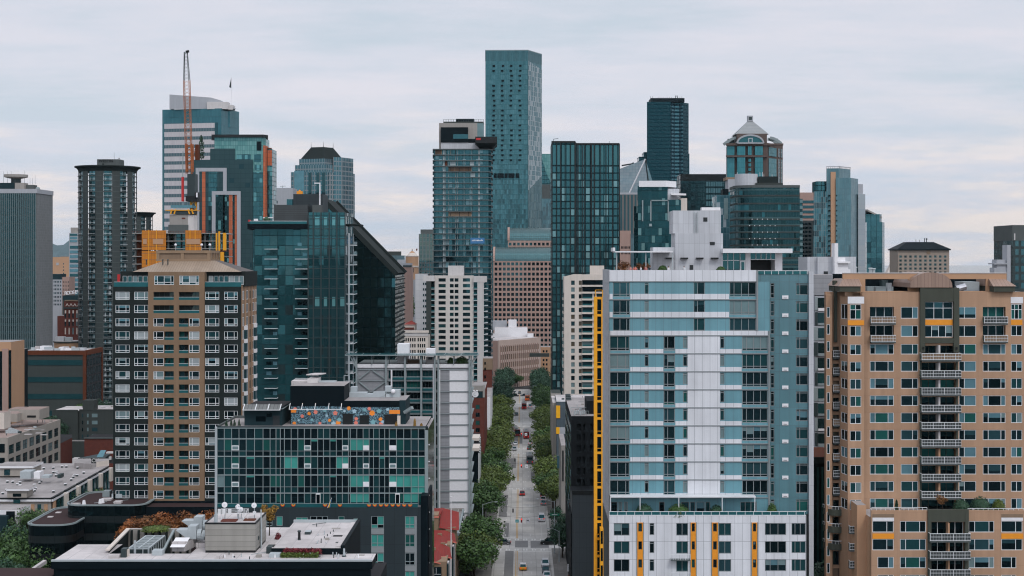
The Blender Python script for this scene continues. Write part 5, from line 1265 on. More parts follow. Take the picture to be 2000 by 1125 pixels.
# striped bank tower far behind
D=1300.
th=B('office_tower','tall blue tower with white horizontal stripes and a stepped pale crown, behind the crane',317,467,D)
f=poly(th,[(317,D*1.01),(432.5,D),(467,D*1.024)],(211.5,D),'band_glass')
mb=MB((*f[0],gz(240,D)));a,b=Vector(f[0]),Vector(f[1]);t_=(b-a).normalized();n_=Vector((t_.y,-t_.x));q0,q1=a+t_*2.2+n_*.4,b-t_*6.6+n_*.4;zt=gz(239,D)
mb.prism([tuple(q0),tuple(q1),tuple(q1-n_*1),tuple(q0-n_*1)],0,zt,'band_stone');th.part('striped_face',mb)
mb=MB();q2,q3=b-t_*6.5+n_*.1,b-t_*3.3+n_*.1;mb.face([(*q2,0),(*q3,0),(*q3,zt),(*q2,zt)],'glass_dark');th.part('glazing',mb)
X=lambda p: gx(p,D+4);Z=lambda y: gz(y,D+4);zt=gz(212,D)
mb=MB();y0,y1=D+4,D+22
mb.face([(X(331),y0,zt),(X(462),y0,zt),(X(431),y0,Z(196)),(X(412),y0,Z(190.5)),(X(331),y0,Z(184.5))],'grey_wall');mb.face([(X(331),y0,Z(184.5)),(X(412),y0,Z(190.5)),(X(412),y1,Z(190.5)),(X(331),y1,Z(184.5))],'grey_wall');mb.face([(X(412),y0,Z(190.5)),(X(431),y0,Z(196)),(X(431),y1,Z(196)),(X(412),y1,Z(190.5))],'grey_wall')
mb.face([(X(431),y0,Z(196)),(X(462),y0,zt),(X(462),y1,zt),(X(431),y1,Z(196))],'grey_wall');mb.face([(X(331),y1,zt),(X(331),y0,zt),(X(331),y0,Z(184.5)),(X(331),y1,Z(184.5))],'grey_wall')
pxbox(mb,404,445,199,213,D+1.5,10,'pale');pxbox(mb,441,455,205,214,D+3.5,10,'pale');th.part('crown',mb)
mb=MB();mb.cyl((gx(452,D+12),D+12,zt),(gx(452,D+12),D+12,gz(150,D+12)),.25,.15,'white_paint',6);th.part('flagpole',mb)
c=(gx(452,D+12),D+12);mb=MB();mb.face([(c[0]-.2,c[1],gz(172,c[1])),(c[0]-2.4,c[1]+1.2,gz(170,c[1])),(c[0]-1.2,c[1]+.6,gz(160,c[1])),(c[0]-.2,c[1],gz(152,c[1]))],'frame_dark');mb.face([(c[0]-.2,c[1]+.05,gz(152,c[1])),(c[0]-1.2,c[1]+.65,gz(160,c[1])),(c[0]-2.4,c[1]+1.25,gz(170,c[1])),(c[0]-.2,c[1]+.05,gz(172,c[1]))],'frame_dark')
solo('flag','dark drooping flag at the top of the pole on the striped blue tower','flag',mb)
mb=MB();p0=Vector(f[1])+(Vector(f[2])-Vector(f[1]))*.5;mb.cyl((p0.x-2.2,p0.y-1,gz(246,D)),(p0.x-2.2,p0.y-1,gz(212,D)),3.0,3.0,'band_glass',12);mb.box(p0.x-7,p0.x-4.4,p0.y-5.5,p0.y,gz(246,D),gz(214,D),'navy');th.part('corner_turret',mb)
# slate and orange apartment tower with glass top
D=900.
th=B('apartment_tower','slate and orange panelled tower with white frames and pale green glass top',372,530,D)
X=lambda p: gx(p,D);Z=lambda y: gz(y,D)
mb=MB((X(372),D,Z(330)));mb.box(X(372),X(494),D,D+26,0,Z(312),'insignia_grey','roof_dark');mb.box(X(410),X(458.5),D+.6,D+20,Z(313),Z(290),'insignia_grey','roof_dark');th.part('wall',mb)
mb=MB((X(418),D+1,Z(330)));mb.box(X(418),X(513),D+1,D+24,Z(460),Z(268),'insignia_glass','roof_dark');mb.prism(fp((513,D+1),(519.5,D+4),(519.5,D+22),(513,D+24)),Z(460),Z(268),'insignia_glass');th.part('glass_top',mb)
mb=MB((X(460),D+.7,Z(330)));mb.box(X(462),X(489),D+.7,D+1,Z(316),Z(301),'insignia_dark');mb.box(X(496),X(509),D+.7,D+1,Z(316),Z(301),'insignia_dark');mb.box(X(462),X(489),D+.7,D+1,Z(332),Z(322),'insignia_dark');mb.box(X(497),X(510),D+.7,D+1,Z(332),Z(322),'insignia_dark');mb.box(X(501),X(510),D+.7,D+1,Z(294),Z(276),'navy')
mb.box(X(467),X(493),D-.4,D+.9,0,Z(333),'insignia_grey');mb.box(X(493),X(516),D+.3,D+1,0,Z(336),'insignia_dark');mb.box(X(458.6),X(467),D+.4,D+.9,0,Z(334),'insignia_dark');th.part('balcony_column',mb)
mb=MB((X(518),D,0));mb.box(X(514),X(518.5),D+.2,D+10,0,Z(284),'orange_panels');mb.box(X(519),X(528.5),D+6,D+22,0,Z(290),'insignia_dark');mb.box(X(519.5),X(528),D+5.6,D+6,Z(322),Z(292),'orange_panels');th.part('orange_side',mb)
mb=MB();mb.prism(fp((413,D-1),(514.5,D-1),(523.5,D+3),(523.5,D+24),(413,D+24)),Z(268),Z(263),'black');mb.prism(fp((517,D+4),(531,D+8),(531,D+22),(517,D+22)),Z(290.5),Z(287),'rust');th.part('roof',mb)
for (a,b,y,s) in ((382.5,443,328,[(395,401.5)]),(414.5,470.5,373.5,[(447.5,454.5),(459,463.5)])):
 dd=-1.2 if a>400 else -.6
 mb=MB();mb.box(X(a),X(a+7),D+dd,D,0,Z(y),'grey_wall');mb.box(X(b-7),X(b),D+dd,D,0,Z(y),'grey_wall');mb.box(X(a+7),X(b-7),D+dd,D,Z(y+7),Z(y),'grey_wall');th.part('white_frame',mb)
 mb=MB((X(a),D,Z(330)));mb.box(X(a+7),X(b-7),D+dd*.5,D-.02,0,Z(y+7),'insignia_dark' if a>400 else 'insignia_grey')
 mb.box(X(a+25),X(a+42),D+dd*.5-.05,D,0,Z(y+8),'insignia_dark');th.part('glazing',mb)
 mb=MB((X(a),D,Z(330)))
 for u,v in s: mb.box(X(u),X(v),D+dd*.5-.12,D,0,Z(y+7.2),'orange_panels')
 th.part('orange_strip',mb)
def cone_tree(name,label,px,yt,yb,D,wpx,mat,cat='tree',n=900,shape=1.,group=None,leaf=.55):
 rr=random.Random(int(px*7));b=Vector((gx(px,D),D,gz(yb,D)));h=(yb-yt)*D/F;r=wpx*D/F/2
 th=T(name,label,cat,b,group);mb=MB();mb.cyl(b,b+Vector((0,0,h*.8)),r*.12,.03,'bark',7);th.part('trunk',mb);mb=MB()
 for i in range(n):
  t_=rr.random()**1.2;z=h*(.08+.92*t_);q=r*((1-t_)**.8*shape+(1-shape)*math.sin(math.pi*min(1,.12+t_*.88))**.6)*(.6+.4*rr.random()**.5)*(1+.22*math.sin(z*2.1+px));a=rr.uniform(0,math.tau)
  c=b+Vector((q*math.cos(a),q*math.sin(a),z));u=Vector((rr.uniform(-1,1),rr.uniform(-1,1),rr.uniform(-.6,.6))).normalized();v=u.cross(Vector((rr.uniform(-1,1),rr.uniform(-1,1),.5))).normalized();s=leaf*rr.uniform(.5,1.2)
  mb.face([c-u*s,c+v*s*.6,c+u*s,c-v*s*.6],mat)
 th.part('crown',mb);return th
cone_tree('conifer','tall dark conifer growing on the roof of the slate and orange tower',393,264,313,D+3,12,'leaf_dark',shape=.45,n=700)
cone_tree('rooftop_tree','reddish broad shrub beside the conifer on the slate and orange tower roof',385,284,313,D+2,12,'leaf_orange',shape=.0,n=300)
# chateau roofed hotel tower
D=1100.
th=B('office_tower','stepped blue and stone tower with a dark hipped roof and three finials',568,693,D)
f=poly(th,[(568,D),(638,D-8),(693,D+22)],(335,D-8),'blue_stone');
for (pts,y) in (([(576,D),(637,D-7),(687,D+18)],321.5),([(584,D+1),(634,D-6),(676,D+14)],309.5)): poly(th,pts,(y,D-7),'blue_stone',part='setback')
f2=poly(th,[(651,D-8+7),(668,D+3),(690,D+18)],(306,D-5),'blue_stone',part='setback')
mb=MB();A,Bc,Cc=fp((586,D+1),(634,D-6),(672,D+12)),None,None
zr0,zr1=gz(311,D-6),gz(287,D);c=sum((Vector(p) for p in A),Vector((0,0)))/4;In=[tuple(c+(Vector(p)-c)*.5) for p in A]
for i in range(4): j=(i+1)%4;mb.face([(*A[i],zr0),(*A[j],zr0),(*In[j],zr1),(*In[i],zr1)],'seam_charcoal' if 'seam_charcoal' in MATS else 'charcoal')
mb.face([(*p,zr1) for p in In],'charcoal');th.part('hipped_roof',mb)
for i in (0,1,2): mb=MB();mb.cyl((*In[i],zr1),(*In[i],zr1+4.2),.22,.05,'black',5);th.part('finial',mb)
a,b=Vector(f[1]),Vector(f[2]);mb=MB((*a,gz(335,D)));t_=(b-a).normalized();n_=Vector((t_.y,-t_.x));q0,q1=a+t_*2+n_*.3,b-t_*1+n_*.3
mb.face([(*q0,0),(*q1,0),(*q1,gz(338,D)),(*q0,gz(338,D))],'stone_dark_windows');th.part('side_windows',mb)
mb=MB();a,b=Vector(f[0]),Vector(f[1])
for u0,u1,y in ((.1,.38,334),(.5,.58,338),(.72,.8,338),(.88,.96,338)):
 q0,q1=a+(b-a)*u0+Vector((-.1,-.4)),a+(b-a)*u1+Vector((-.1,-.4));mb.face([(*q0,0),(*q1,0),(*q1,gz(y,D)),(*q0,gz(y,D))],'glass_sky' if u0<.3 else 'glass_dark')
th.part('window_strip',mb)
D=1050.
th=B('office_building','pale grey building half hidden between the slate tower and the hipped roof tower',527,570,D);body(th,526,572,367,D,20,'grey_wall');mb=MB();pxbox(mb,526,542,392,397,D-.3,.6,'glass_mid');th.part('window_band',mb)
mb=MB();mb.beam((gx(545,D),D+4,gz(364,D)),(gx(556,D),D+4,gz(363,D)),.4,'galv');mb.beam((gx(550,D),D+4,gz(368,D)),(gx(550,D),D+4,gz(362,D)),.5,'galv');th.part('roof_gantry',mb)
# dark teal tower and the sloping black wing
D=480.
th=B('office_block','black glass office block with a long sloping roof edge, behind the dark teal tower',560,790,D)
X=lambda p: gx(p,D);Z=lambda y: gz(y,D);dep=37
pr=[(X(560),0),(X(772),0),(X(772),Z(522+20)),(X(756),Z(500)),(X(626),Z(386)),(X(560),Z(386))]
pr=[(X(560),0),(X(772),0),(X(772),Z(538)),(X(628),Z(389)),(X(560),Z(389))]
mb=MB((X(626),D,Z(388)));mb.face([(x_,D,z_) for x_,z_ in pr],'dark_wing');mb.face([(x_,D+dep,z_) for x_,z_ in reversed(pr)],'dark_wing')
for i in range(len(pr)):
 (xa_,za),(xb_,zb_)=pr[i],pr[(i+1)%len(pr)]
 mb.face([(xa_,D,za),(xa_,D+dep,za),(xb_,D+dep,zb_),(xb_,D,zb_)][::-1],'dark_wing' if i!=2 else 'dark_wing')
th.part('wall',mb)
mb=MB();mb.beam((X(772)+.4,D+.3,Z(538)+.5),(X(628),D+.3,Z(389)+.5),1.6,'charcoal',1.6);mb.beam((X(772)+.4,D+dep,Z(538)+.5),(X(628),D+dep,Z(389)+.5),1.6,'charcoal',1.6)
mb.face([(X(628),D+.8,Z(389)+.6),(X(772),D+.8,Z(538)+.6),(X(772),D+dep,Z(538)+.6),(X(628),D+dep,Z(389)+.6)],'charcoal');th.part('sloping_roof',mb)
mb=MB()
for k in range(22): mb.box(X(772)+.02,X(772)+.35,D+.5,D+dep,Z(548+k*9.3),Z(546+k*9.3),'charcoal')
th.part('side_band',mb)
D=418.
th=B('apartment_tower','dark teal glass apartment tower with thin white balconies beside the sloping black block',491,681,D)
X=lambda p: gx(p,D);Z=lambda y: gz(y,D)
mb=MB((X(602),D,Z(414.8-12)));mb.box(X(602),X(674),D,D+20,0,Z(414.8),'teal_tower','roof_dark');th.part('wall',mb)
mb=MB((X(495),D,Z(414.8-12)));mb.box(X(495),X(602),D+1.2,D+18,0,Z(447),'teal_tower','roof_dark');mb.box(X(509),X(602),D+2.4,D+18,Z(449),Z(440),'teal_tower');th.part('wall',mb)
for a,b in ((614.5,624),(632,639),(648,655),(664,673)):
 mb=MB((X(a),D,Z(402.8)));mb.box(X(a),X(b),D-.12,D+.1,0,Z(424),'teal_strip' if 'teal_strip' in MATS else 'insignia_dark');th.part('window_strip',mb)
mb=MB()
for a in (602,612,627,643,658,674): mb.box(X(a)-.16,X(a)+.16,D-.2,D+.1,0,Z(414.8),'steel_dark')
for k in range(18): mb.box(X(602),X(674),D-.18,D+.1,Z(428+19.4*k),Z(426.6+19.4*k),'steel_dark')
th.part('pier',mb)
mb=MB();mb.prism(fp((483,D-2),(601,D-2),(601,D+14),(490,D+14)),Z(447.5),Z(437.5),'navy','concrete_dark');th.part('terrace_slab',mb)
mb=MB();mb.box(X(490),X(601),D-1.9,D-1.85,Z(437.5),Z(432),'rail_glass');mb.box(X(490),X(601),D-1.95,D-1.8,Z(432.4),Z(431.7),'rail_white');th.part('terrace_railing',mb)
mb=MB((0,0,Z(431)));d_=D+3;mb.box(gx(535,d_),gx(601,d_),d_,d_+12,Z(440),gz(400,d_),'louvre_grey' if 'louvre_grey' in MATS else 'dark_cladding','roof_dark');mb.box(gx(567.5,d_),gx(626,d_),d_+5,d_+16,Z(430),gz(379,d_+5),'dark_cladding','roof_dark');mb.box(gx(609,d_),gx(626,d_),d_+1,d_+5,Z(430),gz(400,d_),'concrete_dark');th.part('roof_house',mb)
mb=MB();mb.cyl((gx(620,d_),d_+5,gz(400,d_)),(gx(620,d_),d_+5,gz(355,d_)),.25,.2,'white_paint',7);mb.beam((gx(620,d_),d_+5,gz(356,d_)),(gx(609,d_),d_+5,gz(356,d_)),.3,'white_paint');th.part('davit',mb)
mb=MB();mb.box(gx(573,d_),gx(584,d_),d_+6,d_+8,gz(379,d_+5),gz(373,d_+5),'orange');mb.beam((gx(576,d_),d_+7,gz(373,d_)),(gx(579,d_),d_+7,gz(369,d_)),.4,'orange');th.part('roof_winch',mb)
for k in range(16):
 y=486+19.4*k
 for a,b in ((517,542),(576.5,601)):
  mb=MB();mb.box(X(a),X(b),D-.5,D+1.1,Z(y+1.),Z(y),'rail_white');mb.box(X(a),X(b),D-.48,D-.42,Z(y),Z(y-6),'glass_teal');th.part('balcony',mb)
 mb=MB()
 for a,b in ((519,529),(532,540),(580,588),(590,599)):
  if R.random()<.5: mb.box(X(a),X(b),D+1.1,D+1.25,Z(y),Z(y-12),R.choice(['glass_teal','glass_black','glass_sky','glass_dark','glass_black']))
 if mb.v: th.part('window',mb)
 mb=MB();z=Z(y-8);s=X(674)
 mb.box(s,s+2.2,D+3,D+12,z-.2,z,'rail_white');mb.box(s+2.15,s+2.2,D+3,D+12,z,z+1,'rail_glass');th.part('balcony',mb)
mb=MB();s=X(674)
for v in (1.2,2.4,12.4): mb.cyl((s+.9,D+v,0),(s+.9,D+v,Z(455)),.22,.22,'galv',6)
mb.box(s,s+4,D+2,D+13,Z(440),Z(437),'charcoal');th.part('balcony_post',mb)
mb=MB();mb.box(X(497),X(505),D-1,D-.6,Z(431.5),Z(427.5),'white_paint');mb.box(X(486),X(491),D-1.2,D-.5,Z(433),Z(429.5),'red');mb.ball((X(520),D+1,Z(430)),1.1,'leaf_dark',8,5);mb.box(X(513),X(532),D+.5,D+2,Z(426),Z(424.2),'white_paint');th.part('terrace_furniture',mb)
# building site with crane
D=550.;X=lambda p: gx(p,D);Z=lambda y: gz(y,D)
th=B('unfinished_building','unfinished concrete tower wrapped in orange formwork panels behind the hipped roof',258,442,D)
mb=MB()
for k in range(10): mb.box(X(258),X(436),D,D+18,Z(455+15*k)-.3,Z(455+15*k),'concrete','concrete')
th.part('floor_slab',mb)
mb=MB()
for p in (262,300,326,340,362,374,398,410,426,433): mb.box(X(p),X(p)+.6,D+.8,D+1.4,0,Z(455),'concrete_dark')
mb.box(X(300),X(410),D+6,D+14,0,Z(456),'site_dark');mb.box(X(262),X(276),D+3,D+10,0,Z(456),'rust');th.part('column',mb)
for a,b,yt,yb in ((278,325,450,488.5),(278,325,490,530),(363,394,450,489),(363,394,491,530)):
 mb=MB((X(a),D,Z(yb)));mb.box(X(a),X(b),D-.9,D-.5,Z(yb),Z(yt),'orange_net');th.part('formwork_panel',mb)
 mb=MB()
 for u in (.28,.6): x_=X(a+(b-a)*u);mb.box(x_,x_+.25,D-1.05,D-.88,Z(yb),Z(yt-1),'yellow_steel')
 for v in (.12,.42,.8): mb.box(X(a),X(b),D-1.0,D-.88,Z(yt+(yb-yt)*v)-.1,Z(yt+(yb-yt)*v),'tan_dark')
 if yt==450:
  for p0,p1 in (((281,288),(300,320)) if a<300 else ((365,392),)): mb.box(X(p0),X(p1),D-1.1,D-.9,Z(477),Z(467),'tan')
 th.part('formwork_brace',mb)
for a,b,yt,yb in ((422,425,455,492),(427,430.5,452,490),(436,442.5,455,489),(431,438,492,520)):
 mb=MB();mb.box(X(a),X(b),D-.6,D-.2,Z(yb),Z(yt),'yellow_steel');th.part('formwork_panel',mb)
mb=MB();mb.box(X(430),X(444),D-.5,D+4,Z(491),Z(489.5),'brick_red');mb.box(X(430),X(446),D-.5,D+4,Z(457),Z(455.5),'galv')
for i in range(36): mb.beam((X(258+i*5),D+.4,Z(455)),(X(258+i*5),D+.4,Z(451)),.09,'rust')
mb.box(X(258),X(434),D+.35,D+.45,Z(452)-.06,Z(452),'brick_red');th.part('edge_rail',mb)
mb=MB();d_=D+5;mb.box(gx(331,d_),gx(367,d_),d_,d_+6,Z(456),gz(419,d_),'concrete','concrete_dark');mb.box(gx(367,d_),gx(378,d_),d_+.1,d_+6,Z(456),gz(420,d_),'pale');mb.box(gx(329,d_),gx(368,d_),d_-.3,d_,Z(456),gz(439,d_),'concrete_dark');mb.box(gx(355,d_),gx(362,d_),d_-.05,d_,gz(428,d_),gz(425,d_),'brick_red');th.part('concrete_core',mb)
mb=MB();mb.box(gx(324,d_),gx(383,d_),d_-1,d_+7,gz(411.5,d_),gz(410,d_),'yellow_steel');mb.box(gx(336,d_),gx(378,d_),d_-.5,d_+6.5,gz(418,d_),gz(411.5,d_),'steel_dark')
for p in (334,341,371,378): mb.beam((gx(p,d_),d_-.6,gz(418,d_)),(gx(p+(3 if p<350 else -3),d_),d_-.6,gz(409,d_)),.5,'yellow_steel')
mb.box(gx(334,d_),gx(376,d_),d_-.6,d_+6,gz(406,d_),gz(401,d_),'glass_sky');th.part('work_platform',mb)
mb=MB();mb.cyl((gx(355,d_),d_+2,gz(401,d_)),(gx(355,d_),d_+2,gz(390,d_)),.12,.12,'galv',6);mb.box(gx(352.5,d_),gx(356.5,d_),d_+1.5,d_+2.5,gz(393,d_),gz(345,d_),'red');mb.beam((gx(354.5,d_),d_+2,gz(345,d_)),(gx(355,d_),d_+2,gz(295,d_)),.28,'steel');th.part('concrete_pump',mb)
def lattice(mb,p,q,w,mat,n,w2=None,t=.18):
 p,q=Vector(p),Vector(q);d=(q-p).normalized();a=d.cross(Vector((0,1,0))).normalized();b=d.cross(a);w2=w2 or w;prev=None
 for i in range(n+1):
  f=i/n;c=p.lerp(q,f);r=(w+(w2-w)*f)/2;cs=[c+a*s*r+b*u*r for s,u in ((-1,-1),(1,-1),(1,1),(-1,1))]
  if prev:
   for j in range(4):
    mb.beam(prev[j],cs[j],t,mat);mb.beam(prev[j],cs[(j+1)%4],t*.5,mat)
  prev=cs
th=B('tower_crane','luffing tower crane with raised orange lattice jib above the unfinished concrete tower',365,381,D,'crane')
dc=D+12;X=lambda p: gx(p,dc);Z=lambda y: gz(y,dc)
mb=MB();lattice(mb,(X(378),dc,Z(470)),(X(378),dc,Z(392)),2.0,'yellow_steel',8,t=.35);th.part('mast',mb)
mb=MB();lattice(mb,(X(371),dc-1,Z(340)),(X(370.5),dc-5,Z(160)),2.2,'crane_rust',26,t=.2);lattice(mb,(X(370.5),dc-5,Z(160)),(X(370.5),dc-6.5,Z(106)),2.1,'steel_dark',8,1.1,t=.18);th.part('jib',mb)
mb=MB();lattice(mb,(X(372),dc-1.2,Z(336)),(X(371.5),dc-1.2,Z(282)),2.3,'crane_rust',7,t=.42);mb.box(X(381),X(387),dc,dc+3,Z(312),Z(282),'rust');th.part('a_frame',mb)
mb=MB();mb.box(X(366),X(388),dc-3,dc+5,Z(394),Z(383),'black');mb.box(X(368),X(383),dc-2,dc+3,Z(383),Z(340),'steel_dark');mb.box(X(384),X(390),dc-3,dc+1,Z(389),Z(376),'black');th.part('slewing_unit',mb)
mb=MB();mb.box(X(386.5),X(389.5),dc-3.2,dc-1,Z(386),Z(377),'white_paint');th.part('cab',mb)
mb=MB();mb.beam((X(372),dc-6.5,Z(106)),(X(374),dc-5.5,Z(104)),.9,'black');mb.box(X(366.5),X(368.5),dc-6.5,dc-5.5,Z(112),Z(106),'steel');mb.beam((X(367),dc-6,Z(112)),(X(366.5),dc-5,Z(160)),.07,'black');th.part('jib_head',mb)
# centre of the street
D=725.;X=lambda p: gx(p,D);Z=lambda y: gz(y,D)
th=B('apartment_tower','blue glass apartment tower with dark floor slabs and an overhanging crown deck',845,963,D)
mb=MB((X(850),D,Z(288.3)));mb.box(X(850),X(954),D,D+26,0,Z(291),'balcony_glass_wall','roof_grey');th.part('wall',mb)
pit=11.0
for k in range(44):
 y=291+pit*k;mb=MB();mb.prism(fp((845,D-1.5),(955,D-1.5),(962.5,D+3),(962.5,D+24),(845,D+24)),Z(y+1.7),Z(y),'slab_edge');th.part('floor_slab',mb)
mb=MB((X(954),D,0));mb.box(X(954),X(959),D+1,D+23,0,Z(291),'navy_glass');mb.box(X(846.5),X(850),D+2,D+23,0,Z(291),'balcony_glass_wall');th.part('side_wall',mb)
mb=MB()
for p in (865,869.5,876,889,893,906,921,934): mb.box(X(p),X(p)+(.9 if p in (865,934) else .25),D-.3,D+.1,0,Z(292),'glass_blind' if p in (865,934) else 'steel')
th.part('pier',mb)
mb=MB()
for (a,b,k,m) in ((876,921,3,'wood'),(876,921,11,'tan_dark'),(869,874,2,'rust'),(850,863,0,'wood'),(871,915,19,'glass_black'),(879,890,2,'glass_blind'),(919,928,4,'glass_blind'),(918,926,2,'glass_blind')):
 y=291+pit*k;mb.box(X(a),X(b),D-.35,D+.05,Z(y+pit-.5),Z(y+2),m)
 if m in ('wood','tan_dark'):
  for i in range(5): mb.box(X(a+3+i*9),X(a+4+i*9),D-.45,D-.3,Z(y+pit),Z(y+2),'tan_dark' if i%2 else 'black')
th.part('missing_glazing',mb)
mb=MB();d_=D+3;xx=lambda p: gx(p,d_);zz=lambda y: gz(y,d_)
mb.box(xx(857),xx(932),d_+2,d_+20,zz(291),zz(239.5),'concrete','roof_grey');mb.box(xx(861),xx(914),d_,d_+2,zz(278),zz(248.5),'navy');mb.box(xx(914),xx(930),d_+.5,d_+2,zz(279),zz(271),'navy');mb.box(xx(861),xx(937),d_+.5,d_+2,zz(291),zz(278),'silver_cladding');mb.box(xx(885),xx(914),d_-.1,d_,zz(271),zz(262),'glass_mid')
mb.box(xx(932),xx(944),d_+2,d_+18,zz(291),zz(240),'glass_curtain');th.part('crown',mb)
mb=MB();mb.box(xx(889.5),xx(925),d_+8,d_+14,zz(239.5),zz(229),'navy');mb.box(xx(865),xx(944),d_+4,d_+16,zz(239.5),zz(236),'greygreen')
for i in range(17): mb.beam((xx(865.5+i*4.9),d_+4,zz(236)),(xx(865.5+i*4.9),d_+4,zz(231.5)),.15,'steel_dark')
mb.box(xx(865.5),xx(944),d_+3.95,d_+4.05,zz(232)-.12,zz(232),'steel_dark');th.part('roof_plant',mb)
mb=MB();z0,z1,z2=Z(290),Z(281),Z(268.5);o0=fp((937,D),(962,D),(962,D+14),(937,D+14));o1=fp((928,D-5),(971,D-5),(971,D+18),(928,D+18))
for i in range(4): j=(i+1)%4;mb.face([(*o0[i],z0),(*o0[j],z0),(*o1[j],z1),(*o1[i],z1)],'black');mb.face([(*o1[i],z1),(*o1[j],z1),(*o1[j],z2),(*o1[i],z2)],'black')
mb.face([(*p,z2) for p in o1],'roof_dark');mb.box(gx(930,D-5),gx(939,D-5),D-5.1,D-4.9,gz(273.5,D-5),gz(269.5,D-5),'red');th.part('overhanging_deck',mb)
mb=MB();mb.box(X(919),X(946.5),D-1.75,D-1.6,Z(475.8),Z(464.5),'banner_blue' if 'banner_blue' in MATS else 'glass_sky');bn=solo('banner','blue banner with white lettering hung on the dark slabbed glass tower','banner',mb)
mb=MB();rr=random.Random(3)
for i in range(12): a=922+i*1.8;mb.box(X(a),X(a+rr.uniform(.8,1.5)),D-1.80,D-1.77,Z(471.2-i*.05),Z(468.2+rr.uniform(-.4,1.2)),'white_paint')
link('lettering',mb.mesh('lettering',bn.location),bn)
D=1100.
th=B('office_tower','tallest tower, sheathed in scale like teal glass with a paler side and dark screened crown',948,1058,D)
f=poly(th,[(948,D+1),(1031,D),(1058,D*1.02)],(97.5,D),'scale_glass');a,b=Vector(f[1]),Vector(f[2]);t_=(b-a).normalized();n_=Vector((t_.y,-t_.x));q0,q1=a+t_*.1+n_*.25,b-t_*.1+n_*.25
mb=MB((*a,0));mb.face([(*q0,gz(372,D)),(*q1,gz(340,D)),(*q1,gz(129,D)),(*q0,gz(118.5,D))],'scale_glass_sheen');mb.face([(*q0,gz(445,D)),(*q1,gz(445,D)),(*q1,gz(340,D)),(*q0,gz(372,D))],'scale_glass_dark');th.part('side_glazing',mb)
C('crown_screen',.9,60,(.05,.10,.115),(.085,.15,.165),.3,.2,(.03,.06,.07),tilt=.02,big=.1)
mb=MB((*f[0],0));c=sum((Vector(p) for p in f),Vector((0,0)))/4;mb.prism([tuple(c+(Vector(p)-c)*1.006) for p in f],gz(119,D),gz(97.4,D),'crown_screen','roof_dark');th.part('crown',mb)
mb=MB((*f[0],0));mb.prism([tuple(c+(Vector(p)-c)*1.009) for p in f],gz(98.6,D),gz(97.2,D),'steel','roof_dark');th.part('parapet',mb)
mb=MB()
for i in range(20):
 for j in range(4):
  if R.random()<.85: x_=gx(962+j*17+R.uniform(-1,1),D);z=gz(130+i*9.7,D);mb.box(x_,x_+1.9,D-.35,D+1.2,z,z+1.3,'navy')
th.part('open_vent',mb)
mb=MB()
for a_,b_ in ((964.5,970),(971.5,984),(985.5,991.5),(993,1005),(1007,1014)): mb.box(gx(a_,D),gx(b_,D),D-.4,D+1.3,gz(347.5,D),gz(338.5,D),'navy')
th.part('plant_louvre',mb)
mb=MB((gx(940,D),D,0));mb.prism(fp((940,D+2),(950,D+.5),(950,D+20),(940,D+20)),0,gz(330,D),'scale_glass');
mb.v=[];mb.f=[];mb.mi=[];mb.uvs=[]
p_=[(gx(961,D),gz(300,D)),(gx(948,D),gz(300,D)),(gx(944,D),gz(420,D)),(gx(930,D),0),(gx(961,D),0)]
mb.face([(x_,D+.9,z_) for x_,z_ in reversed(p_)],'scale_glass') if 0 else mb.face([(gx(930,D),D+.6,0),(gx(950,D),D+.6,0),(gx(950,D),D+.6,gz(300,D)),(gx(949,D),D+.6,gz(300,D))],'scale_glass');th.part('flared_base',mb)
# pink hotel block with glass vaults
D=1000.;X=lambda p: gx(p,D);Z=lambda y: gz(y,D)
th=B('office_building','pink stone block with square windows under two stepped glass barrel vaults',962,1078,D)
punched(th,963.5,1085,510,705,D,'pinkish',[966+8.13*i for i in range(14)],5.4,512.6,9.92,18,5.8,22,rec=.5,g=('glass_black','glass_dark'))
D2=D+20;punched(th,992,1085,470,482,D2,'pinkish',[994+8.1*i for i in range(11)],5,474,10,1,5.5,22,rec=.5,g=('glass_black','glass_dark'))
C('vault_glass',1.3,1.5,(.11,.15,.15),(.14,.18,.175),.2,.25,(.06,.085,.085),rough=.25,tilt=.02,big=.25)
for (x0,d0,yb,yt,dep) in ((963.5,D,510,483,20),(992,D2,470,444.5,20)):
 mb=MB((gx(x0,d0),d0,gz(yb,d0)));h=gz(yt,d0)-gz(yb,d0);xa_,xb_=gx(x0,d0),gx(1085,d0);n=9;r_=(xa_,xb_)
 pr=[(d0+dep*.55*(1-math.cos(i/n*math.pi/2)),gz(yb,d0)+h*math.sin(i/n*math.pi/2)) for i in range(n+1)]+[(d0+dep,gz(yt,d0))]
 uacc=0
 for (y0,z0),(y1,z1) in zip(pr,pr[1:]): mb.face([(xa_+1,y0,z0),(xb_,y0,z0),(xb_,y1,z1),(xa_+1,y1,z1)],'vault_glass')
 th.part('glass_vault',mb);mb=MB()
 side=[(xa_,y,z) for y,z in pr];mb.face([(xa_,d0+dep,gz(yb,d0)),*reversed(side)][::1],'pinkish');
 for (y0,z0),(y1,z1) in zip(pr,pr[1:]): mb.beam((xa_+.5,y0,z0),(xa_+.5,y1,z1),1.5,'pinkish',1.)
 th.part('gable',mb)
th.finish()
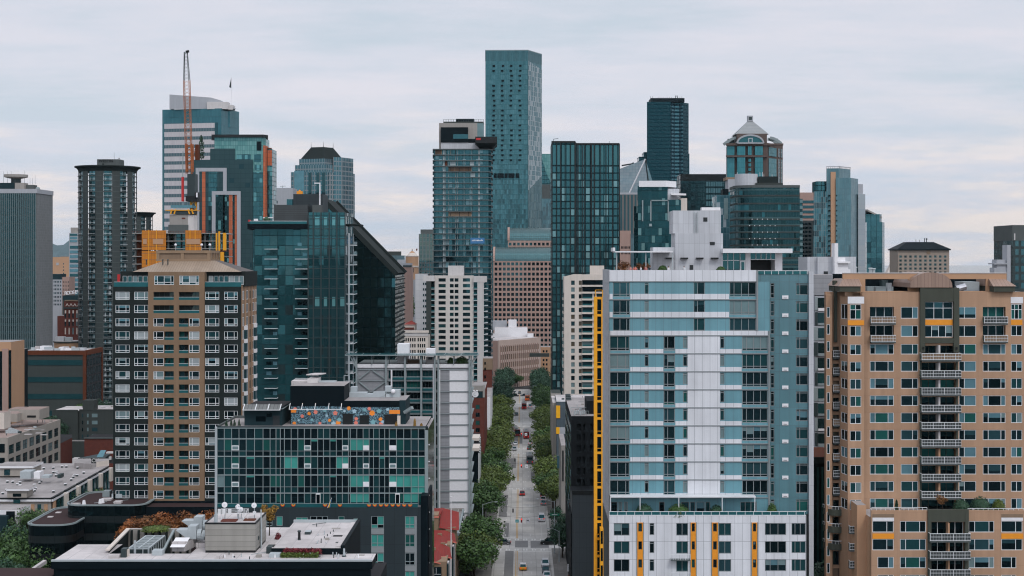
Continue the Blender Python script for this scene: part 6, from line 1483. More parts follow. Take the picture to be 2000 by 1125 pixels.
# blue and grey slabs right of the tallest tower
D=1200.
th=B('office_tower','pale blue glass slab squeezed between the tallest tower and the black gridded one',1057,1080,D);mb=MB((gx(1057,D),D,gz(388,D)));mb.box(gx(1050,D),gx(1085,D),D,D+20,0,gz(388,D),'tower_blue');th.part('wall',mb)
mb=MB((gx(1057,D),D+3,0));mb.box(gx(1050,D),gx(1085,D),D+3,D+24,gz(390,D),gz(300,D),'insignia_glass');mb.box(gx(1050,D),gx(1085,D),D+.2,D+10,gz(388,D),gz(360,D),'concrete_dark')
mb.face([(gx(1050,D),D+1,gz(362,D)),(gx(1078,D),D+1,gz(362,D)),(gx(1066,D),D+1,gz(335,D)),(gx(1058,D),D+1,gz(308,D)),(gx(1050,D),D+1,gz(308,D))],'dark_wing');th.part('upper_glazing',mb)
# black gridded tower
D=640.;X=lambda p: gx(p,D);Z=lambda y: gz(y,D)
th=B('apartment_tower','black gridded glass tower rising straight from the street edge',1077,1210,D)
mb=MB((X(1077.5),D,Z(325)));mb.box(X(1077.5),X(1123.5),D,D+28,0,Z(325),'black_grid','roof_dark');th.part('wall',mb);mb=MB((X(1077.5),D,Z(325)));mb.box(X(1077.5),X(1123.5),D+.05,D+28,Z(325),Z(277),'black_grid_top','roof_dark');th.part('top_screen',mb)
mb=MB((X(1125),D+1.5,Z(325)));mb.box(X(1124),X(1210),D+1.5,D+28,0,Z(325),'black_grid','roof_dark');th.part('wall',mb);mb=MB((X(1125),D,Z(325)));mb.box(X(1124),X(1210),D+1.55,D+28,Z(325),Z(280),'black_grid_top','roof_dark');th.part('top_screen',mb)
mb=MB()
for p,w_ in ((1077,.5),(1086,.25),(1094,.4),(1103,.25),(1113,.3),(1122,.8),(1128,.5),(1137,.35),(1141,.35),(1154,.6),(1160,.5),(1173,.3),(1183,.4),(1196,.3),(1209,.5)): mb.box(X(p),X(p)+w_,D-.5 if p<1124 else D+1.,D+1.5,0,Z(278 if p<1124 else 280.5),'black')
mb.box(X(1077),X(1124),D-.6,D+.5,Z(279),Z(275.5),'black');mb.box(X(1124),X(1210.3),D+.9,D+2,Z(282),Z(279),'black');th.part('fin',mb)
mb=MB();mb.beam((X(1082),D+4,Z(276)),(X(1081.5),D+4,Z(270)),.2,'steel_dark');mb.beam((X(1081.5),D+4,Z(270.3)),(X(1091),D+4,Z(269)),.2,'steel_dark');mb.beam((X(1191),D+4,Z(280)),(X(1191),D+4,Z(274)),.15,'steel_dark');th.part('roof_davit',mb)
# cream tower with curved balconies
D=560.;X=lambda p: gx(p,D);Z=lambda y: gz(y,D)
th=B('apartment_tower','cream apartment tower with stacked balconies beside the top of the yellow hoist',1100,1190,D)
hs=[(1115.5,7,548),(1130.5,6,548)]
mb=MB((X(1102),D,0));hol=[(a,a+w_,y,y+8.5) for k in range(19) for a,w_,y0 in hs for y in [y0+13.3*k]]
fr=wall(mb,(X(1102),D),(X(1137),D),0,Z(540),'cream',[(X(a)-X(1102),X(b)-X(1102),Z(d),Z(c)) for a,b,c,d in hol],.4,None,.6)
mb.face([(X(1102),D+.02,Z(540)),(X(1137),D+.02,Z(540)),(X(1137),D+.02,Z(535.5)),(X(1120),D+.02,Z(535.5))],'cream');mb.box(X(1102),X(1190),D+.7,D+18,0,Z(541),'cream','roof_white');th.part('wall',mb)
for a,b,c,d in hol: winat(th,fr,X(a)-X(1102),Z(d),X(b)-X(a),Z(c)-Z(d),.3,cols=(.5,),g=R.choice(['glass_dark','glass_warm','glass_curtain','glass_mid']),f=None)
mb=MB();mb.box(X(1137),X(1190),D+.3,D+2,Z(547),Z(536),'cream','roof_white');mb.prism(fp((1152,D+4),(1180,D+4),(1180,D+9),(1152,D+9)),Z(538),Z(519),'cream');th.part('parapet',mb)
for k in range(19):
 y=547+13.3*k
 mb=MB((X(1137),D,0));mb.face([(X(1137),D+.6,Z(y+9.5)),(X(1185),D+.6,Z(y+9.5)),(X(1185),D+.6,Z(y)),(X(1137),D+.6,Z(y))],'glass_black' if k<2 else R.choice(['glass_dark','glass_mid','glass_warm','glass_curtain']));
 if k>1:
  for p in (1157,1162): mb.box(X(p),X(p)+.7,D+.2,D+.6,Z(y+9.5),Z(y),'cream')
  mb.box(X(1138),X(1157),D+.1,D+.2,Z(y+9.4),Z(y+6.4),'rail_glass')
 th.part('window',mb);mb=MB();mb.box(X(1136),X(1162),D-.5,D+.5,Z(y+13),Z(y+9.5),'cream');mb.box(X(1162),X(1188),D-.8,D+.5,Z(y+13),Z(y+9.5),'cream');th.part('balcony',mb)
 if k>1: mb=MB();mb.box(X(1099.5),X(1102),D+2,D+9,Z(y+13),Z(y+8.5),'cream');th.part('balcony',mb)
mb=MB();mb.box(X(1101.5),X(1102)-.02,D+2.5,D+9,0,Z(572),'glass_dark');th.part('side_glazing',mb)
th.finish()
# white tower with balcony slots, left of the street
D=687.;X=lambda p: gx(p,D);Z=lambda y: gz(y,D)
th=B('apartment_tower','off white apartment tower with banded windows and balcony slots beyond the steel framed block',846,952,D)
cols=[(856.5,14),(878.6,7.4),(888,7.4),(904,14)]
hol=[(a,a+w_,y,y+6.6) for k in range(22) for a,w_ in cols for y in [543.5+11.2*k]]
mb=MB((X(849),D,0));fr=wall(mb,(X(849),D),(X(925),D),0,Z(538),'cream2' if 'cream2' in MATS else 'pale',[(X(a)-X(849),X(b)-X(849),Z(d),Z(c)) for a,b,c,d in hol],.45,None,.7)
mb.box(X(848),X(945),D+1.2,D+18,0,Z(540),'pale','roof_white');th.part('wall',mb)
for a,b,c,d in hol: winat(th,fr,X(a)-X(849),Z(d),X(b)-X(a),Z(c)-Z(d),.3,cols=(.5,),g=R.choice(['glass_dark','glass_black','glass_teal']),f=None)
mb=MB();mb.box(X(874.5),X(905),D+3,D+9,Z(540),Z(519),'pale');th.part('roof_house',mb)
mb=MB();mb.box(X(932.5),X(945),D-1.8,D+3,0,Z(541),'pale');mb.box(X(833),X(842.5),D-2.5,D+3,0,Z(541),'greygreen');mb.box(X(827),X(849),D-2.6,D+3,Z(549),Z(538.5),'pale');mb.box(X(925),X(951),D-1.9,D+3,Z(551),Z(539.5),'pale');th.part('pier',mb)
for k in range(19):
 y=563+11.2*k
 for a,b in ((842.5,849),(925,932.5)): mb=MB();mb.box(X(a),X(b),D-1,D+1,Z(y+1),Z(y-2.4),'rail_glass');mb.box(X(a),X(b),D-1.1,D+1,Z(y+2),Z(y+1),'rail_white');th.part('balcony',mb)
 mb=MB();mb.prism([(X(945),D-1),(X(952.5),D+1),(X(952.5),D+7),(X(945),D+9)],Z(y+1.2),Z(y),'rail_white');th.part('balcony',mb)
mb=MB();mb.box(X(842.5),X(849),D+.5,D+1.1,0,Z(549),'glass_black');mb.box(X(925),X(932.5),D+.5,D+1.1,0,Z(551),'glass_dark');mb.box(X(945),X(948),D+1,D+16,0,Z(552),'glass_teal');th.part('slot_glazing',mb)
th.finish()
D=730.
th=B('apartment_tower','blank white gridded slab standing beside the off white balcony tower',811,834,D);C('white_tiles',3,2.9,(.52,.53,.55),(.56,.57,.58),.12,.12,(.40,.41,.42),rough=.5,tilt=0,ior=1.45,big=.05)
mb=MB((gx(811,D),D,gz(535,D)));mb.box(gx(811,D),gx(836,D),D,D+20,0,gz(535,D),'white_tiles','roof_grey');th.part('wall',mb)
for k in range(16):
 for p in (826,830): mb=MB();mb.box(gx(p,D),gx(p+2.6,D),D-.15,D+.1,gz(556.5+11*k,D),gz(552+11*k,D),'glass_mid');th.part('window',mb)
# things in the gap left of it
D=1000.
th=B('office_tower','slim olive grey office tower with a plain top beside the dark slabbed tower',818,850,D);mb=MB((gx(818,D),D,gz(457,D)));mb.box(gx(818,D),gx(860,D),D,D+20,gz(509,D),gz(457,D),'yellow_grey','roof_grey');th.part('upper_wall',mb);mb=MB((gx(818,D),D,0));mb.box(gx(818,D),gx(860,D),D+.1,D+20,0,gz(509,D),'olive_grid');th.part('wall',mb)
mb=MB();mb.box(gx(821,D),gx(860,D),D+2,D+18,gz(458,D),gz(448,D),'concrete_dark');th.part('roof_house',mb)
D=1250.
th=B('masonry_tower','ornate cream stone tower with small dome and finial by the slim olive tower',790,817,D);X=lambda p: gx(p,D);Z=lambda y: gz(y,D)
body(th,803,817,546,D-2,10,'grey_wall');mb=MB();c=(X(804),D+6);mb.cyl((*c,0),(*c,Z(501)),12.5*D/F,12.5*D/F,'tan',12);mb.cyl((*c,Z(522)),(*c,Z(519)),13.6*D/F,13.6*D/F,'cream',12);th.part('wall',mb)
mb=MB();mb.cyl((*c,Z(501)),(*c,Z(499.5)),13*D/F,13*D/F,'cream',16);mb.cyl((*c,Z(499.5)),(*c,Z(494)),11*D/F,6*D/F,'cream',16);mb.cyl((*c,Z(494)),(*c,Z(490)),6*D/F,1.5*D/F,'tan',12);mb.cyl((*c,Z(491)),(*c,Z(486)),1.*D/F,.3,'steel_dark',6);th.part('dome',mb)
mb=MB();mb.cyl((X(811.5),D+5,Z(499)),(X(811.5),D+5,Z(484)),.15,.1,'white_paint',5);th.part('flagpole',mb)
mb=MB();mb.face([(X(811.5),D+5,Z(490)),(X(814.5),D+5.3,Z(489)),(X(814.5),D+5.2,Z(485)),(X(811.5),D+5,Z(486))],'brick_red');solo('flag','tiny reddish flag on the pole of the domed cream tower','flag',mb)
for i in range(8): mb=MB();p=794+i*2.6;mb.box(X(p),X(p+1),D+6-12.7*D/F-.5+(i-3.5)**2*.28,D+8,Z(532),Z(524),'glass_dark');th.part('window',mb)
D=800.
th=B('office_building','beige slab with a dark banded top partly behind the sloping black block',776,806,D);mb=MB();pxbox(mb,770,803,521,None,D,16,'pinkish','roof_grey');th.part('wall',mb);mb=MB();pxbox(mb,787,803,518,521.5,D-.3,8,'steel_dark');pxbox(mb,784,803,514,518,D,10,'grey_wall');th.part('window_band',mb)
D=1400.
th=B('office_building','hazy blue grey building with roof plant peeping over the sloping black block',755,802,D);mb=MB((gx(755,D),D,0));pxbox(mb,740,790,499,None,D,18,'tower_blue','roof_grey');pxbox(mb,755,782,491,500,D+3,10,'greygreen');pxbox(mb,776,794,507,None,D-10,9,'grey_wall');th.part('wall',mb)
D=640.
th=B('masonry_building','low cream classical building with paired windows and a heavy cornice beside the sloping black block',788,834,D);punched(th,785,836,656,None,D,'cream',[787.5,791.8,796,800.5,804.8,809,815.5,819.8,824,828],2.7,660,11.8,6,7,14,rec=.4,g=('glass_black','glass_dark'));mb=MB();pxbox(mb,784,837,645.5,650,D-.8,3,'cream','roof_grey');pxbox(mb,785,836,650,656,D-.3,2,'pale');th.part('cornice',mb);th.finish()
D=700.
th=B('house','small white building with a red hipped roof above the cream classical one',788,812,D);mb=MB();pxbox(mb,788,811,633,None,D,10,'cream');th.part('wall',mb);mb=MB();z0,z1=gz(634,D),gz(627,D);a=[(gx(787,D),D-.5),(gx(812,D),D-.5),(gx(812,D),D+10),(gx(787,D),D+10)];m_=(gx(802,D),D+5)
for i in range(4): mb.face([(*a[i],z0),(*a[(i+1)%4],z0),(*m_,z1)],'roof_red' if 'roof_red' in MATS else 'brick_red')
pxbox(mb,787,808,640,644,D-2,2,'brick_red');th.part('roof',mb)
D=900.
cone_tree('rooftop_tree','green tree seen down a narrow gap beside the white gridded slab',805,575,622,D,9,'leaf_green',shape=.0,n=300,leaf=.8)
# beige building closing the street
D=868.
th=B('masonry_building','long pinkish beige stone building with tall window strips closing the end of the street',968,1060,D)
p0,p1=(gx(974,852),852),(gx(1056,886),886);L_=(Vector(p1)-Vector(p0)).length;zt=gz(662,868)
us=[2+i*(L_-3)/19 for i in range(19)];hol=[(u,u+.85,gz(740.5-15.2*k+5,868),gz(740.5-15.2*k-5,868)) for k in range(5) for u in us]
mb=MB((*p0,0));fr=wall(mb,p0,p1,0,zt,'pinkish_light' if 'pinkish_light' in MATS else 'pinkish',hol,.5,'tan_dark',.8);th.part('wall',mb)
for a,b,c,d in hol: winat(th,fr,a,c,b-a,d-c,.4,g=R.choice(['glass_warm','tan_dark','glass_mid']),f=None)
n_=Vector((p1[1]-p0[1],-(p1[0]-p0[0]))).normalized();q=[Vector(p0)-n_*.9,Vector(p1)-n_*.9,Vector(p1)-n_*20,Vector(p0)-n_*20];mb=MB();mb.prism([tuple(v) for v in q],0,zt-.1,'pinkish','roof_white');th.part('core',mb)
mb=MB()
for u in us: v=Vector(p0)+(Vector(p1)-Vector(p0))/L_*(u-.5);mb.beam((*(v+n_*.2),0),(*(v+n_*.2),gz(672,868)),.35,'pinkish')
th.part('pilaster',mb);mb=MB();dd=885.;pxbox(mb,966,1030,640,668,dd+10,12,'white_paint','roof_white');pxbox(mb,993,1009,625,642,dd+14,6,'white_paint');pxbox(mb,962,990,627,645,dd+20,8,'grey_wall');pxbox(mb,1030,1042,652,664,dd+5,5,'white_paint');th.part('roof_house',mb);th.finish()
D=930.
th=B('masonry_building','white painted building with a column of dark windows beside the pinkish beige building',955,976,D);punched(th,953,976,652,None,D,'white_paint',[962.5],4,659,11.7,9,5.6,14,g=('glass_black',));th.finish()
D=905.
th=B('masonry_building','small tan building with dark windows beside the pinkish beige building\'s far corner',1056,1074,D);punched(th,1056,1078,678,None,D,'tan',[1060,1066],3.4,684,8.5,10,4.5,14,g=('glass_black',));mb=MB();pxbox(mb,1034,1073,690,697,D-60,1.5,'greygreen');th.part('sky_bridge',mb);th.finish()
D=600.
th=B('masonry_building','low olive stone and brick building between the street trees and the off white tower',943,962,D);mb=MB();pxbox(mb,943,962,700,722,D,12,'tan_dark','roof_grey');pxbox(mb,943,960.5,722,None,D+.3,12,'brick_red');th.part('wall',mb)
for y in (707,718,733,744): mb=MB();pxbox(mb,946,949,y,y+5,D-.1,.6,'glass_black');th.part('window',mb)
# right side of the skyline
D=1020.
th=B('office_tower','brown vertically ribbed tower below the faceted glass crown',1208,1246,D);mb=MB((gx(1208,D),D,0));pxbox(mb,1200,1247,379,None,D,24,'brown_ribs');th.part('wall',mb)
D=1000.
th=B('office_tower','faceted pale glass tower crown rising to a slanted point',1208,1283,D);X=lambda p: gx(p,D);Z=lambda y: gz(y,D)
mb=MB((X(1208),D,0));z=Z(378);ap=(X(1264),D+14,Z(308));lf=(X(1200),D+16,Z(332));b0,b1,b2,b3=(X(1200),D+21,z),(X(1232),D+21,z),(X(1283),D+28,z),(X(1283),D+50,z)
mb.face([b0,b1,ap,lf],'skylit_diamond');mb.face([b1,(X(1275),D+21.1,z),ap],'skylit_diamond');mb.face([(X(1275),D+21.1,z),b2,(X(1279),D+24,Z(345)),ap],'blue_grid');mb.face([b2,b3,ap],'blue_grid');mb.face([lf,ap,b3,(X(1200),D+50,z)],'blue_grid');mb.box(X(1200),X(1246),D-.5,D+4,Z(380),Z(376),'grey_wall')
mb.box(X(1200),X(1283)-.05,D+28.1,D+50,0,z-.05,'blue_grid');mb.box(X(1232),X(1275)-.1,D+21.4,D+28,0,z-.06,'blue_grid');mb.beam(b1,ap,.9,'white_paint');mb.beam((X(1275),D+21,z),ap,.7,'steel_dark');th.part('glass_crown',mb)
mb=MB();mb.beam((X(1220),D+30,Z(318)),(X(1244),D+30,Z(314)),1.,'black');mb.beam((X(1236),D+30,Z(322)),(X(1244),D+30,Z(312)),1.2,'black');th.part('roof_crane',mb)
D=1500.;X=lambda p: gx(p,D)
th=B('office_tower','very tall near black tower with concave banded side and roof antennas',1263,1345,D)
ft=fp((1263.5,D),(1310,D),(1312,D+6),(1318,D+9),(1326,D+9.5),(1334,D+7),(1345,D+14),(1345,D+40),(1263.5,D+40));mb=MB((*ft[0],gz(198,D)));mb.prism(ft,0,gz(199,D),'navy_glass','roof_dark');th.part('wall',mb)
mb=MB((*ft[1],gz(198,D)))
for i in range(1,5): a,b=ft[i],ft[i+1];mb.face([(a[0],a[1]-.3,0),(b[0],b[1]-.3,0),(b[0],b[1]-.3,gz(201,D)),(a[0],a[1]-.3,gz(201,D))],'navy_glass_lit')
th.part('concave_glazing',mb);mb=MB();pxbox(mb,1271,1337,191.5,199.5,D+5,25,'navy');pxbox(mb,1248,1265,306,None,D+10,25,'navy_glass');pxbox(mb,1257,1265,297,306,D+10,22,'navy_glass');pxbox(mb,1345,1346.5,300,None,D+14,25,'navy_glass');th.part('crown',mb)
mb=MB();rr=random.Random(2)
for i in range(16): p=1272+i*4.1;mb.cyl((X(p),D+8,gz(192,D)),(X(p),D+8,gz(191-rr.uniform(1,5),D)),.25,.12,'steel_dark',5)
for p in (1321,1324.5): mb.cyl((X(p),D+8,gz(192,D)),(X(p),D+8,gz(185,D)),.4,.3,'steel_dark',6)
mb.beam((X(1321),D+8,gz(186,D)),(X(1324.5),D+8,gz(186,D)),.5,'steel_dark');th.part('antenna',mb)
D=1300.
th=B('office_tower','flat topped black gridded office tower behind the white roof house',1330,1419,D);mb=MB((gx(1330,D),D,gz(343,D)));pxbox(mb,1329,1419,340.5,None,D,30,'black_grid_box','roof_dark');th.part('wall',mb);mb=MB((gx(1378,D),D,0));pxbox(mb,1378,1413,354,None,D-.4,.6,'grey_bar_grid');pxbox(mb,1329,1419,340,353,D-.5,.7,'brown_top' if 'brown_top' in MATS else 'black');th.part('grey_bay',mb)  # front bay with a greyer bar grid, and the dark top band
# pyramid roofed tower
D=1000.;X=lambda p: gx(p,D);Z=lambda y: gz(y,D)
th=B('office_tower','brown stone and teal glass tower with arched gables and a grey stepped pyramid roof',1419,1530,D)
C('brown_teal',2.0,3.5,(.03,.17,.20),(.045,.21,.24),.16,.2,(.02,.09,.10),tilt=.03,big=.15)
f=fp((1419,D+3),(1499,D),(1529,D+22));mb=MB((*f[0],0));mb.prism(f,0,Z(279),'stone_brown' if 'stone_brown' in MATS else 'stone_brown','roof_dark');th.part('wall',mb)
mb=MB((X(1419),D,0))
for a,b in ((1420.5,1434.5),(1440,1455.5),(1461,1468),(1474.5,1490)):
 for y0,y1 in ((286,303),(307,None)):
  if a==1461 and y1 is None:
   for k in range(12): pxbox(mb,1462,1467,310+9*k,316+9*k,D-1.2,4,'brown_teal')
  else: pxbox(mb,a,b,y0,y1,D-(1.2 if 1436<a<1492 else -1.5),6,'brown_teal')
th.part('glazing',mb)
mb=MB((*f[1],0));a,b=Vector(f[1]),Vector(f[2]);n_=Vector(((b-a).y,-(b-a).x)).normalized()*.4
for u0,u1,m in ((.05,.55,'brown_teal'),(.66,.76,'stone_dark_windows'),(.82,.95,'stone_dark_windows')):
 for y0,y1 in ((287,304),(308,420)): q0,q1=a+(b-a)*u0+n_,a+(b-a)*u1+n_;mb.face([(*q0,gz(y1,D)),(*q1,gz(y1,D)),(*q1,gz(y0,D)),(*q0,gz(y0,D))],m)
th.part('side_glazing',mb)
mb=MB();pxbox(mb,1440,1498,261,280,D+2,22,'stone_brown');pxbox(mb,1419,1530,280,284,D-1,3,'stone_brown');pxbox(mb,1419,1499,303.2,306.8,D-1.6,3,'stone_brown');th.part('cornice',mb)
def arch(c0,c1,yb,yt,d,dep):
 mb=MB();n=12;xa_,xb_=gx(c0,d),gx(c1,d);z0,z1=gz(yb,d),gz(yt,d)
 pt=[((xa_+xb_)/2-(xb_-xa_)/2*math.cos(math.pi*i/n),z0+(z1-z0)*math.sin(math.pi*i/n)) for i in range(n+1)]
 mb.face([(x_,d,z_) for x_,z_ in reversed(pt)],'glass_teal')
 for (x0,z_0),(x1,z_1) in zip(pt,pt[1:]): mb.beam((x0,d-.2,z_0),(x1,d-.2,z_1),1.1,'grey_wall',1.2);mb.face([(x0,d,z_0),(x0,d+dep,z_0),(x1,d+dep,z_1),(x1,d,z_1)],'steel')
 mb.beam((xa_,d-.2,z0),(xb_,d-.2,z0),.9,'grey_wall');mb.box(gx((c0+c1)/2-4.5,d),gx((c0+c1)/2+4.5,d),d-.7,d,gz(yb,d),gz(yb-10,d),'grey_wall');mb.box(gx((c0+c1)/2-2.5,d),gx((c0+c1)/2+2.5,d),d-.8,d-.6,gz(yb-2,d),gz(yb-8,d),'glass_teal');th.part('arched_gable',mb)
arch(1440,1491,279.5,264,D-1.6,10)
for c0,c1,s in ((1419.5,1440,1),(1507,1529,-1)):
 mb=MB();pts=[(c0+(c1-c0)*i/6,279-11*math.sin((i/6 if s>0 else 1-i/6)*math.pi/2)) for i in range(7)]
 for (p0_,y0),(p1_,y1) in zip(pts,pts[1:]): mb.beam((X(p0_),D+6,Z(y0)),(X(p1_),D+6,Z(y1)),1.1,'steel',2);mb.beam((X(p0_),D+16,Z(y0)),(X(p1_),D+16,Z(y1)),1.1,'steel',2)
 mb.box(X(c0+6),X(c1-2),D+9,D+12,Z(280),Z(269),'steel_dark') if s>0 else mb.box(X(c0),X(c1-5),D+9,D+12,Z(272),Z(268.5),'steel_dark');th.part('corner_arch',mb)
mb=MB();z0=Z(261);N=9;cx_=1474;
for i in range(N):
 r0,r1=33*(1-i/N)+4.5*i/N,33*(1-(i+1)/N)+4.5*(i+1)/N;y0,y1=261-28*i/N,261-28*(i+1)/N;k0,k1=r0*D/F,r1*D/F;c=(X(cx_-3),D+14)
 A=[(c[0]+sx_*k0,c[1]+sy_*k0*.8) for sx_,sy_ in ((-1,-1),(1,-1),(1,1),(-1,1))];Bq=[(c[0]+sx_*(k1+.15),c[1]+sy_*(k1+.15)*.8) for sx_,sy_ in ((-1,-1),(1,-1),(1,1),(-1,1))]
 for j in range(4): mb.face([(*A[j],Z(y0)),(*A[(j+1)%4],Z(y0)),(*Bq[(j+1)%4],Z(y1)-.15),(*Bq[j],Z(y1)-.15)],'pyramid_grey' if 'pyramid_grey' in MATS else 'grey_wall');mb.face([(*Bq[j],Z(y1)-.15),(*Bq[(j+1)%4],Z(y1)-.15),(*Bq[(j+1)%4],Z(y1)),(*Bq[j],Z(y1))],'steel')
th.part('pyramid_roof',mb);mb=MB();k=5.2*D/F;mb.box(c[0]-k,c[0]+k,c[1]-k,c[1]+k,Z(233.5),Z(222.5),'grey_wall');mb.box(c[0]-k*.6,c[0]+k*.6,c[1]-k-.1,c[1],Z(231),Z(225),'steel_dark');th.part('lantern',mb)
# dark curved glass block with roof drums, and its neighbours
D=800.;X=lambda p: gx(p,D);Z=lambda y: gz(y,D)
th=B('office_tower','dark glass office tower with rounded corner, pale floor bands and roof drums',1445,1562,D)
ft=[(X(1562),D),(X(1562),D+28),(X(1440),D+28),(X(1440),D+9)]+[(X(1440)+11*(1-math.cos(a)),D+9-9*math.sin(a)) for a in [math.pi/2*i/7 for i in range(1,8)]] 
mb=MB((X(1478),D,Z(372)));mb.prism(ft,0,Z(363),'dark_bands','roof_dark');th.part('wall',mb)
mb=MB();
for k in range(14):
 y=380.5+(15.5*k if k<3 else 46.5+12.6*(k-3));off=[(x_-(.25 if x_<X(1470) else 0),y_-.3) for x_,y_ in ft];mb.prism(off,Z(y+2.6),Z(y),'greygreen')
 if k>2:
  for p in range(6): mb.box(X(1463+p*10+(k%2)*5) ,X(1464.3+p*10+(k%2)*5),D-.7,D-.2,Z(y+2),Z(y+.3),'white_paint')
th.part('floor_band',mb);mb=MB();mb.prism([(x_-(.4 if x_<X(1470) else 0),y_-.5) for x_,y_ in ft],Z(366.5),Z(361.5),'concrete_dark','roof_dark');mb.cyl((X(1464),D+10,Z(366)),(X(1464),D+10,Z(361.5)),8,8,'concrete_dark',20);th.part('cornice',mb)
mb=MB((X(1441),0,0));mb.cyl((X(1464),D+12,Z(366)),(X(1464),D+12,Z(338)),22.5*D/F,22.5*D/F,'silver_cladding',26);mb.box(X(1486),X(1525),D+8,D+18,Z(362),Z(343),'charcoal');mb.box(X(1480),X(1533),D+6,D+20,Z(362),Z(356),'greygreen');th.part('roof_drum',mb)
mb=MB()
for p in (1445,1449,1490,1495,1498,1514): mb.cyl((X(p),D+10,Z(343)),(X(p),D+10,Z(334+(p%5))),.15,.1,'white_paint',5)
th.part('aerial',mb)
mb=MB((X(1562),D,0));mb.box(X(1562),X(1569),D+2,D+20,0,Z(388),'dark_bands')
for k in range(11): mb.box(X(1562),X(1568.5),D+1.2,D+2.2,Z(396+12*k),Z(390+12*k),'glass_curtain')
th.part('side_wing',mb)
D=850.
th=B('office_tower','blue glass gridded block between the white roof house and the rounded dark tower',1400,1447,D);mb=MB((gx(1400,D),D,gz(383,D)));pxbox(mb,1400,1452,381,None,D,20,'blue_grid','roof_grey');th.part('wall',mb)
mb=MB();pxbox(mb,1422,1446,350,374,D+4,12,'grey_wall');pxbox(mb,1418,1447,346,352,D+6,12,'tan_dark');pxbox(mb,1412,1423,369,381,D+2,8,'navy');th.part('roof_house',mb)
mb=MB()
for a,b in ((1414,1422),(1431,1436)): pxbox(mb,a,b,387,428,D-.3,.4,'glass_curtain')
th.part('pale_glazing',mb)
D=620.;X=lambda p: gx(p,D);Z=lambda y: gz(y,D)
th=B('apartment_tower','teal glass apartment tower with a white angular roof and canopy behind the white roof house',1236,1342,D)
mb=MB((X(1246),D,0));mb.prism(fp((1246,D+1),(1330,D),(1330,D+18),(1246,D+18)),0,Z(390),'green_glass','roof_grey');mb.prism(fp((1238,D+5),(1246,D+1.5),(1246,D+16),(1238,D+14)),0,Z(402),'green_glass');th.part('wall',mb)
mb=MB((X(1246),D,0));mb.prism(fp((1245,D+2),(1304,D+1),(1304,D+16),(1245,D+16)),Z(390),Z(363),'glass_top_green' if 'glass_top_green' in MATS else 'green_glass','roof_white');mb.prism(fp((1304,D+2),(1326,D+4),(1326,D+15),(1304,D+15)),Z(390),Z(368),'silver_cladding');th.part('top_storey',mb)
mb=MB();z0=Z(364);a=fp((1248,D+.5),(1301,D-.5),(1321,D+5),(1321,D+16),(1248,D+16));mb.prism(a,Z(364)-.2,Z(353),'white_paint');mb.prism(fp((1311,D-3),(1340,D),(1340,D+3),(1311,D+3)),Z(381.5),Z(378),'white_paint');th.part('roof',mb)
mb=MB();pxbox(mb,1329,1342,387,None,D+.5,8,'cream');th.part('side_panel',mb);mb=MB()
for p in (1254,1270,1304): mb.box(X(p),X(p+2.2),D-.3,D+1,Z(432),Z(391),'steel')
mb.box(X(1270),X(1306),D-.3,D+.8,Z(392.5),Z(390.5),'steel');th.part('frame',mb);mb=MB();mb.box(X(1268),X(1273),D-.15,D+.5,Z(442),Z(437),'glass_blind');th.part('window',mb)
D=760.
th=B('office_building','brown blank topped block beside a bright narrow glass strip, over the cream tower',1209,1244,D);mb=MB();pxbox(mb,1205,1232,450.5,None,D,10,'pinkish');th.part('wall',mb);mb=MB((gx(1231,D),D,0));pxbox(mb,1232,1243,456,None,D-.4,8,'tower_blue');th.part('glass_strip',mb)
for y in (481,492):
 for i in range(7): mb=MB();pxbox(mb,1213+i*2.6,1214.4+i*2.6,y,y+4.5,D-.1,.4,'glass_black');th.part('window',mb)
D=1100.
th=B('office_tower','pink tower striped with black window bands beside the rounded dark tower',1562,1592,D);body(th,1560,1595,376,D,16,'pinkish')
for k in range(6): mb=MB();pxbox(mb,1568,1595,391.5+9.8*k,396.8+9.8*k,D-.3,.6,'glass_dark');th.part('window_band',mb)
D=950.
th=B('office_building','grey grid fronted block under the pink striped tower',1564,1592,D);punched(th,1564,1594,431,None,D,'concrete_dark',[1565,1571.5,1579],6,435,7.8,12,4.6,10,g=('glass_black',),rec=.5);th.finish()
D=900.;X=lambda p: gx(p,D);Z=lambda y: gz(y,D)
th=B('apartment_tower','stepped blue grey glass tower with a vertical tan stripe and an open fin crown',1590,1690,D)
def fpx(*p): return fp(*p)
mb=MB((X(1614),D,Z(325)));mb.prism(fp((1614,D),(1639,D-2),(1661,D+10),(1661,D+26),(1614,D+26)),0,Z(329),'tower_blue','roof_grey');th.part('wall',mb)
mb=MB((X(1634),D,Z(347)));mb.prism(fp((1633,D-3),(1662,D-3),(1676,D+8),(1676,D+24),(1633,D+24)),0,Z(348),'tower_blue','roof_grey');th.part('wall',mb)
mb=MB((X(1590),D,Z(374)));mb.prism(fp((1589,D-1),(1616,D-1),(1616,D+20),(1589,D+20)),0,Z(374),'tower_refl','roof_grey');th.part('wall',mb)
mb=MB((X(1676),D,Z(378)));mb.prism(fp((1676,D+6),(1690,D+9),(1690,D+24),(1676,D+24)),0,Z(378),'pane_rows');mb.prism(fp((1676,D+9),(1685.5,D+10),(1685.5,D+24),(1676,D+24)),Z(378),Z(358),'grey_wall');th.part('pale_wing',mb)
mb=MB();pxbox(mb,1595,1616,354,374,D+3,14,'dark_wing');th.part('roof_house',mb)
mb=MB();mb.box(X(1621.5),X(1631),D-1.8,D,0,Z(336),'tan');th.part('tan_stripe',mb)
for k in range(13): mb=MB();y=381+9.8*k;mb.box(X(1617),X(1621),D-1.6,D-.5,Z(y+2.6),Z(y),'navy');mb.box(X(1631.5),X(1633),D-3.2,D-.5,Z(y+2.6),Z(y),'navy');th.part('window',mb)
mb=MB();cr=fp((1614,D),(1639,D-2),(1661,D+10))
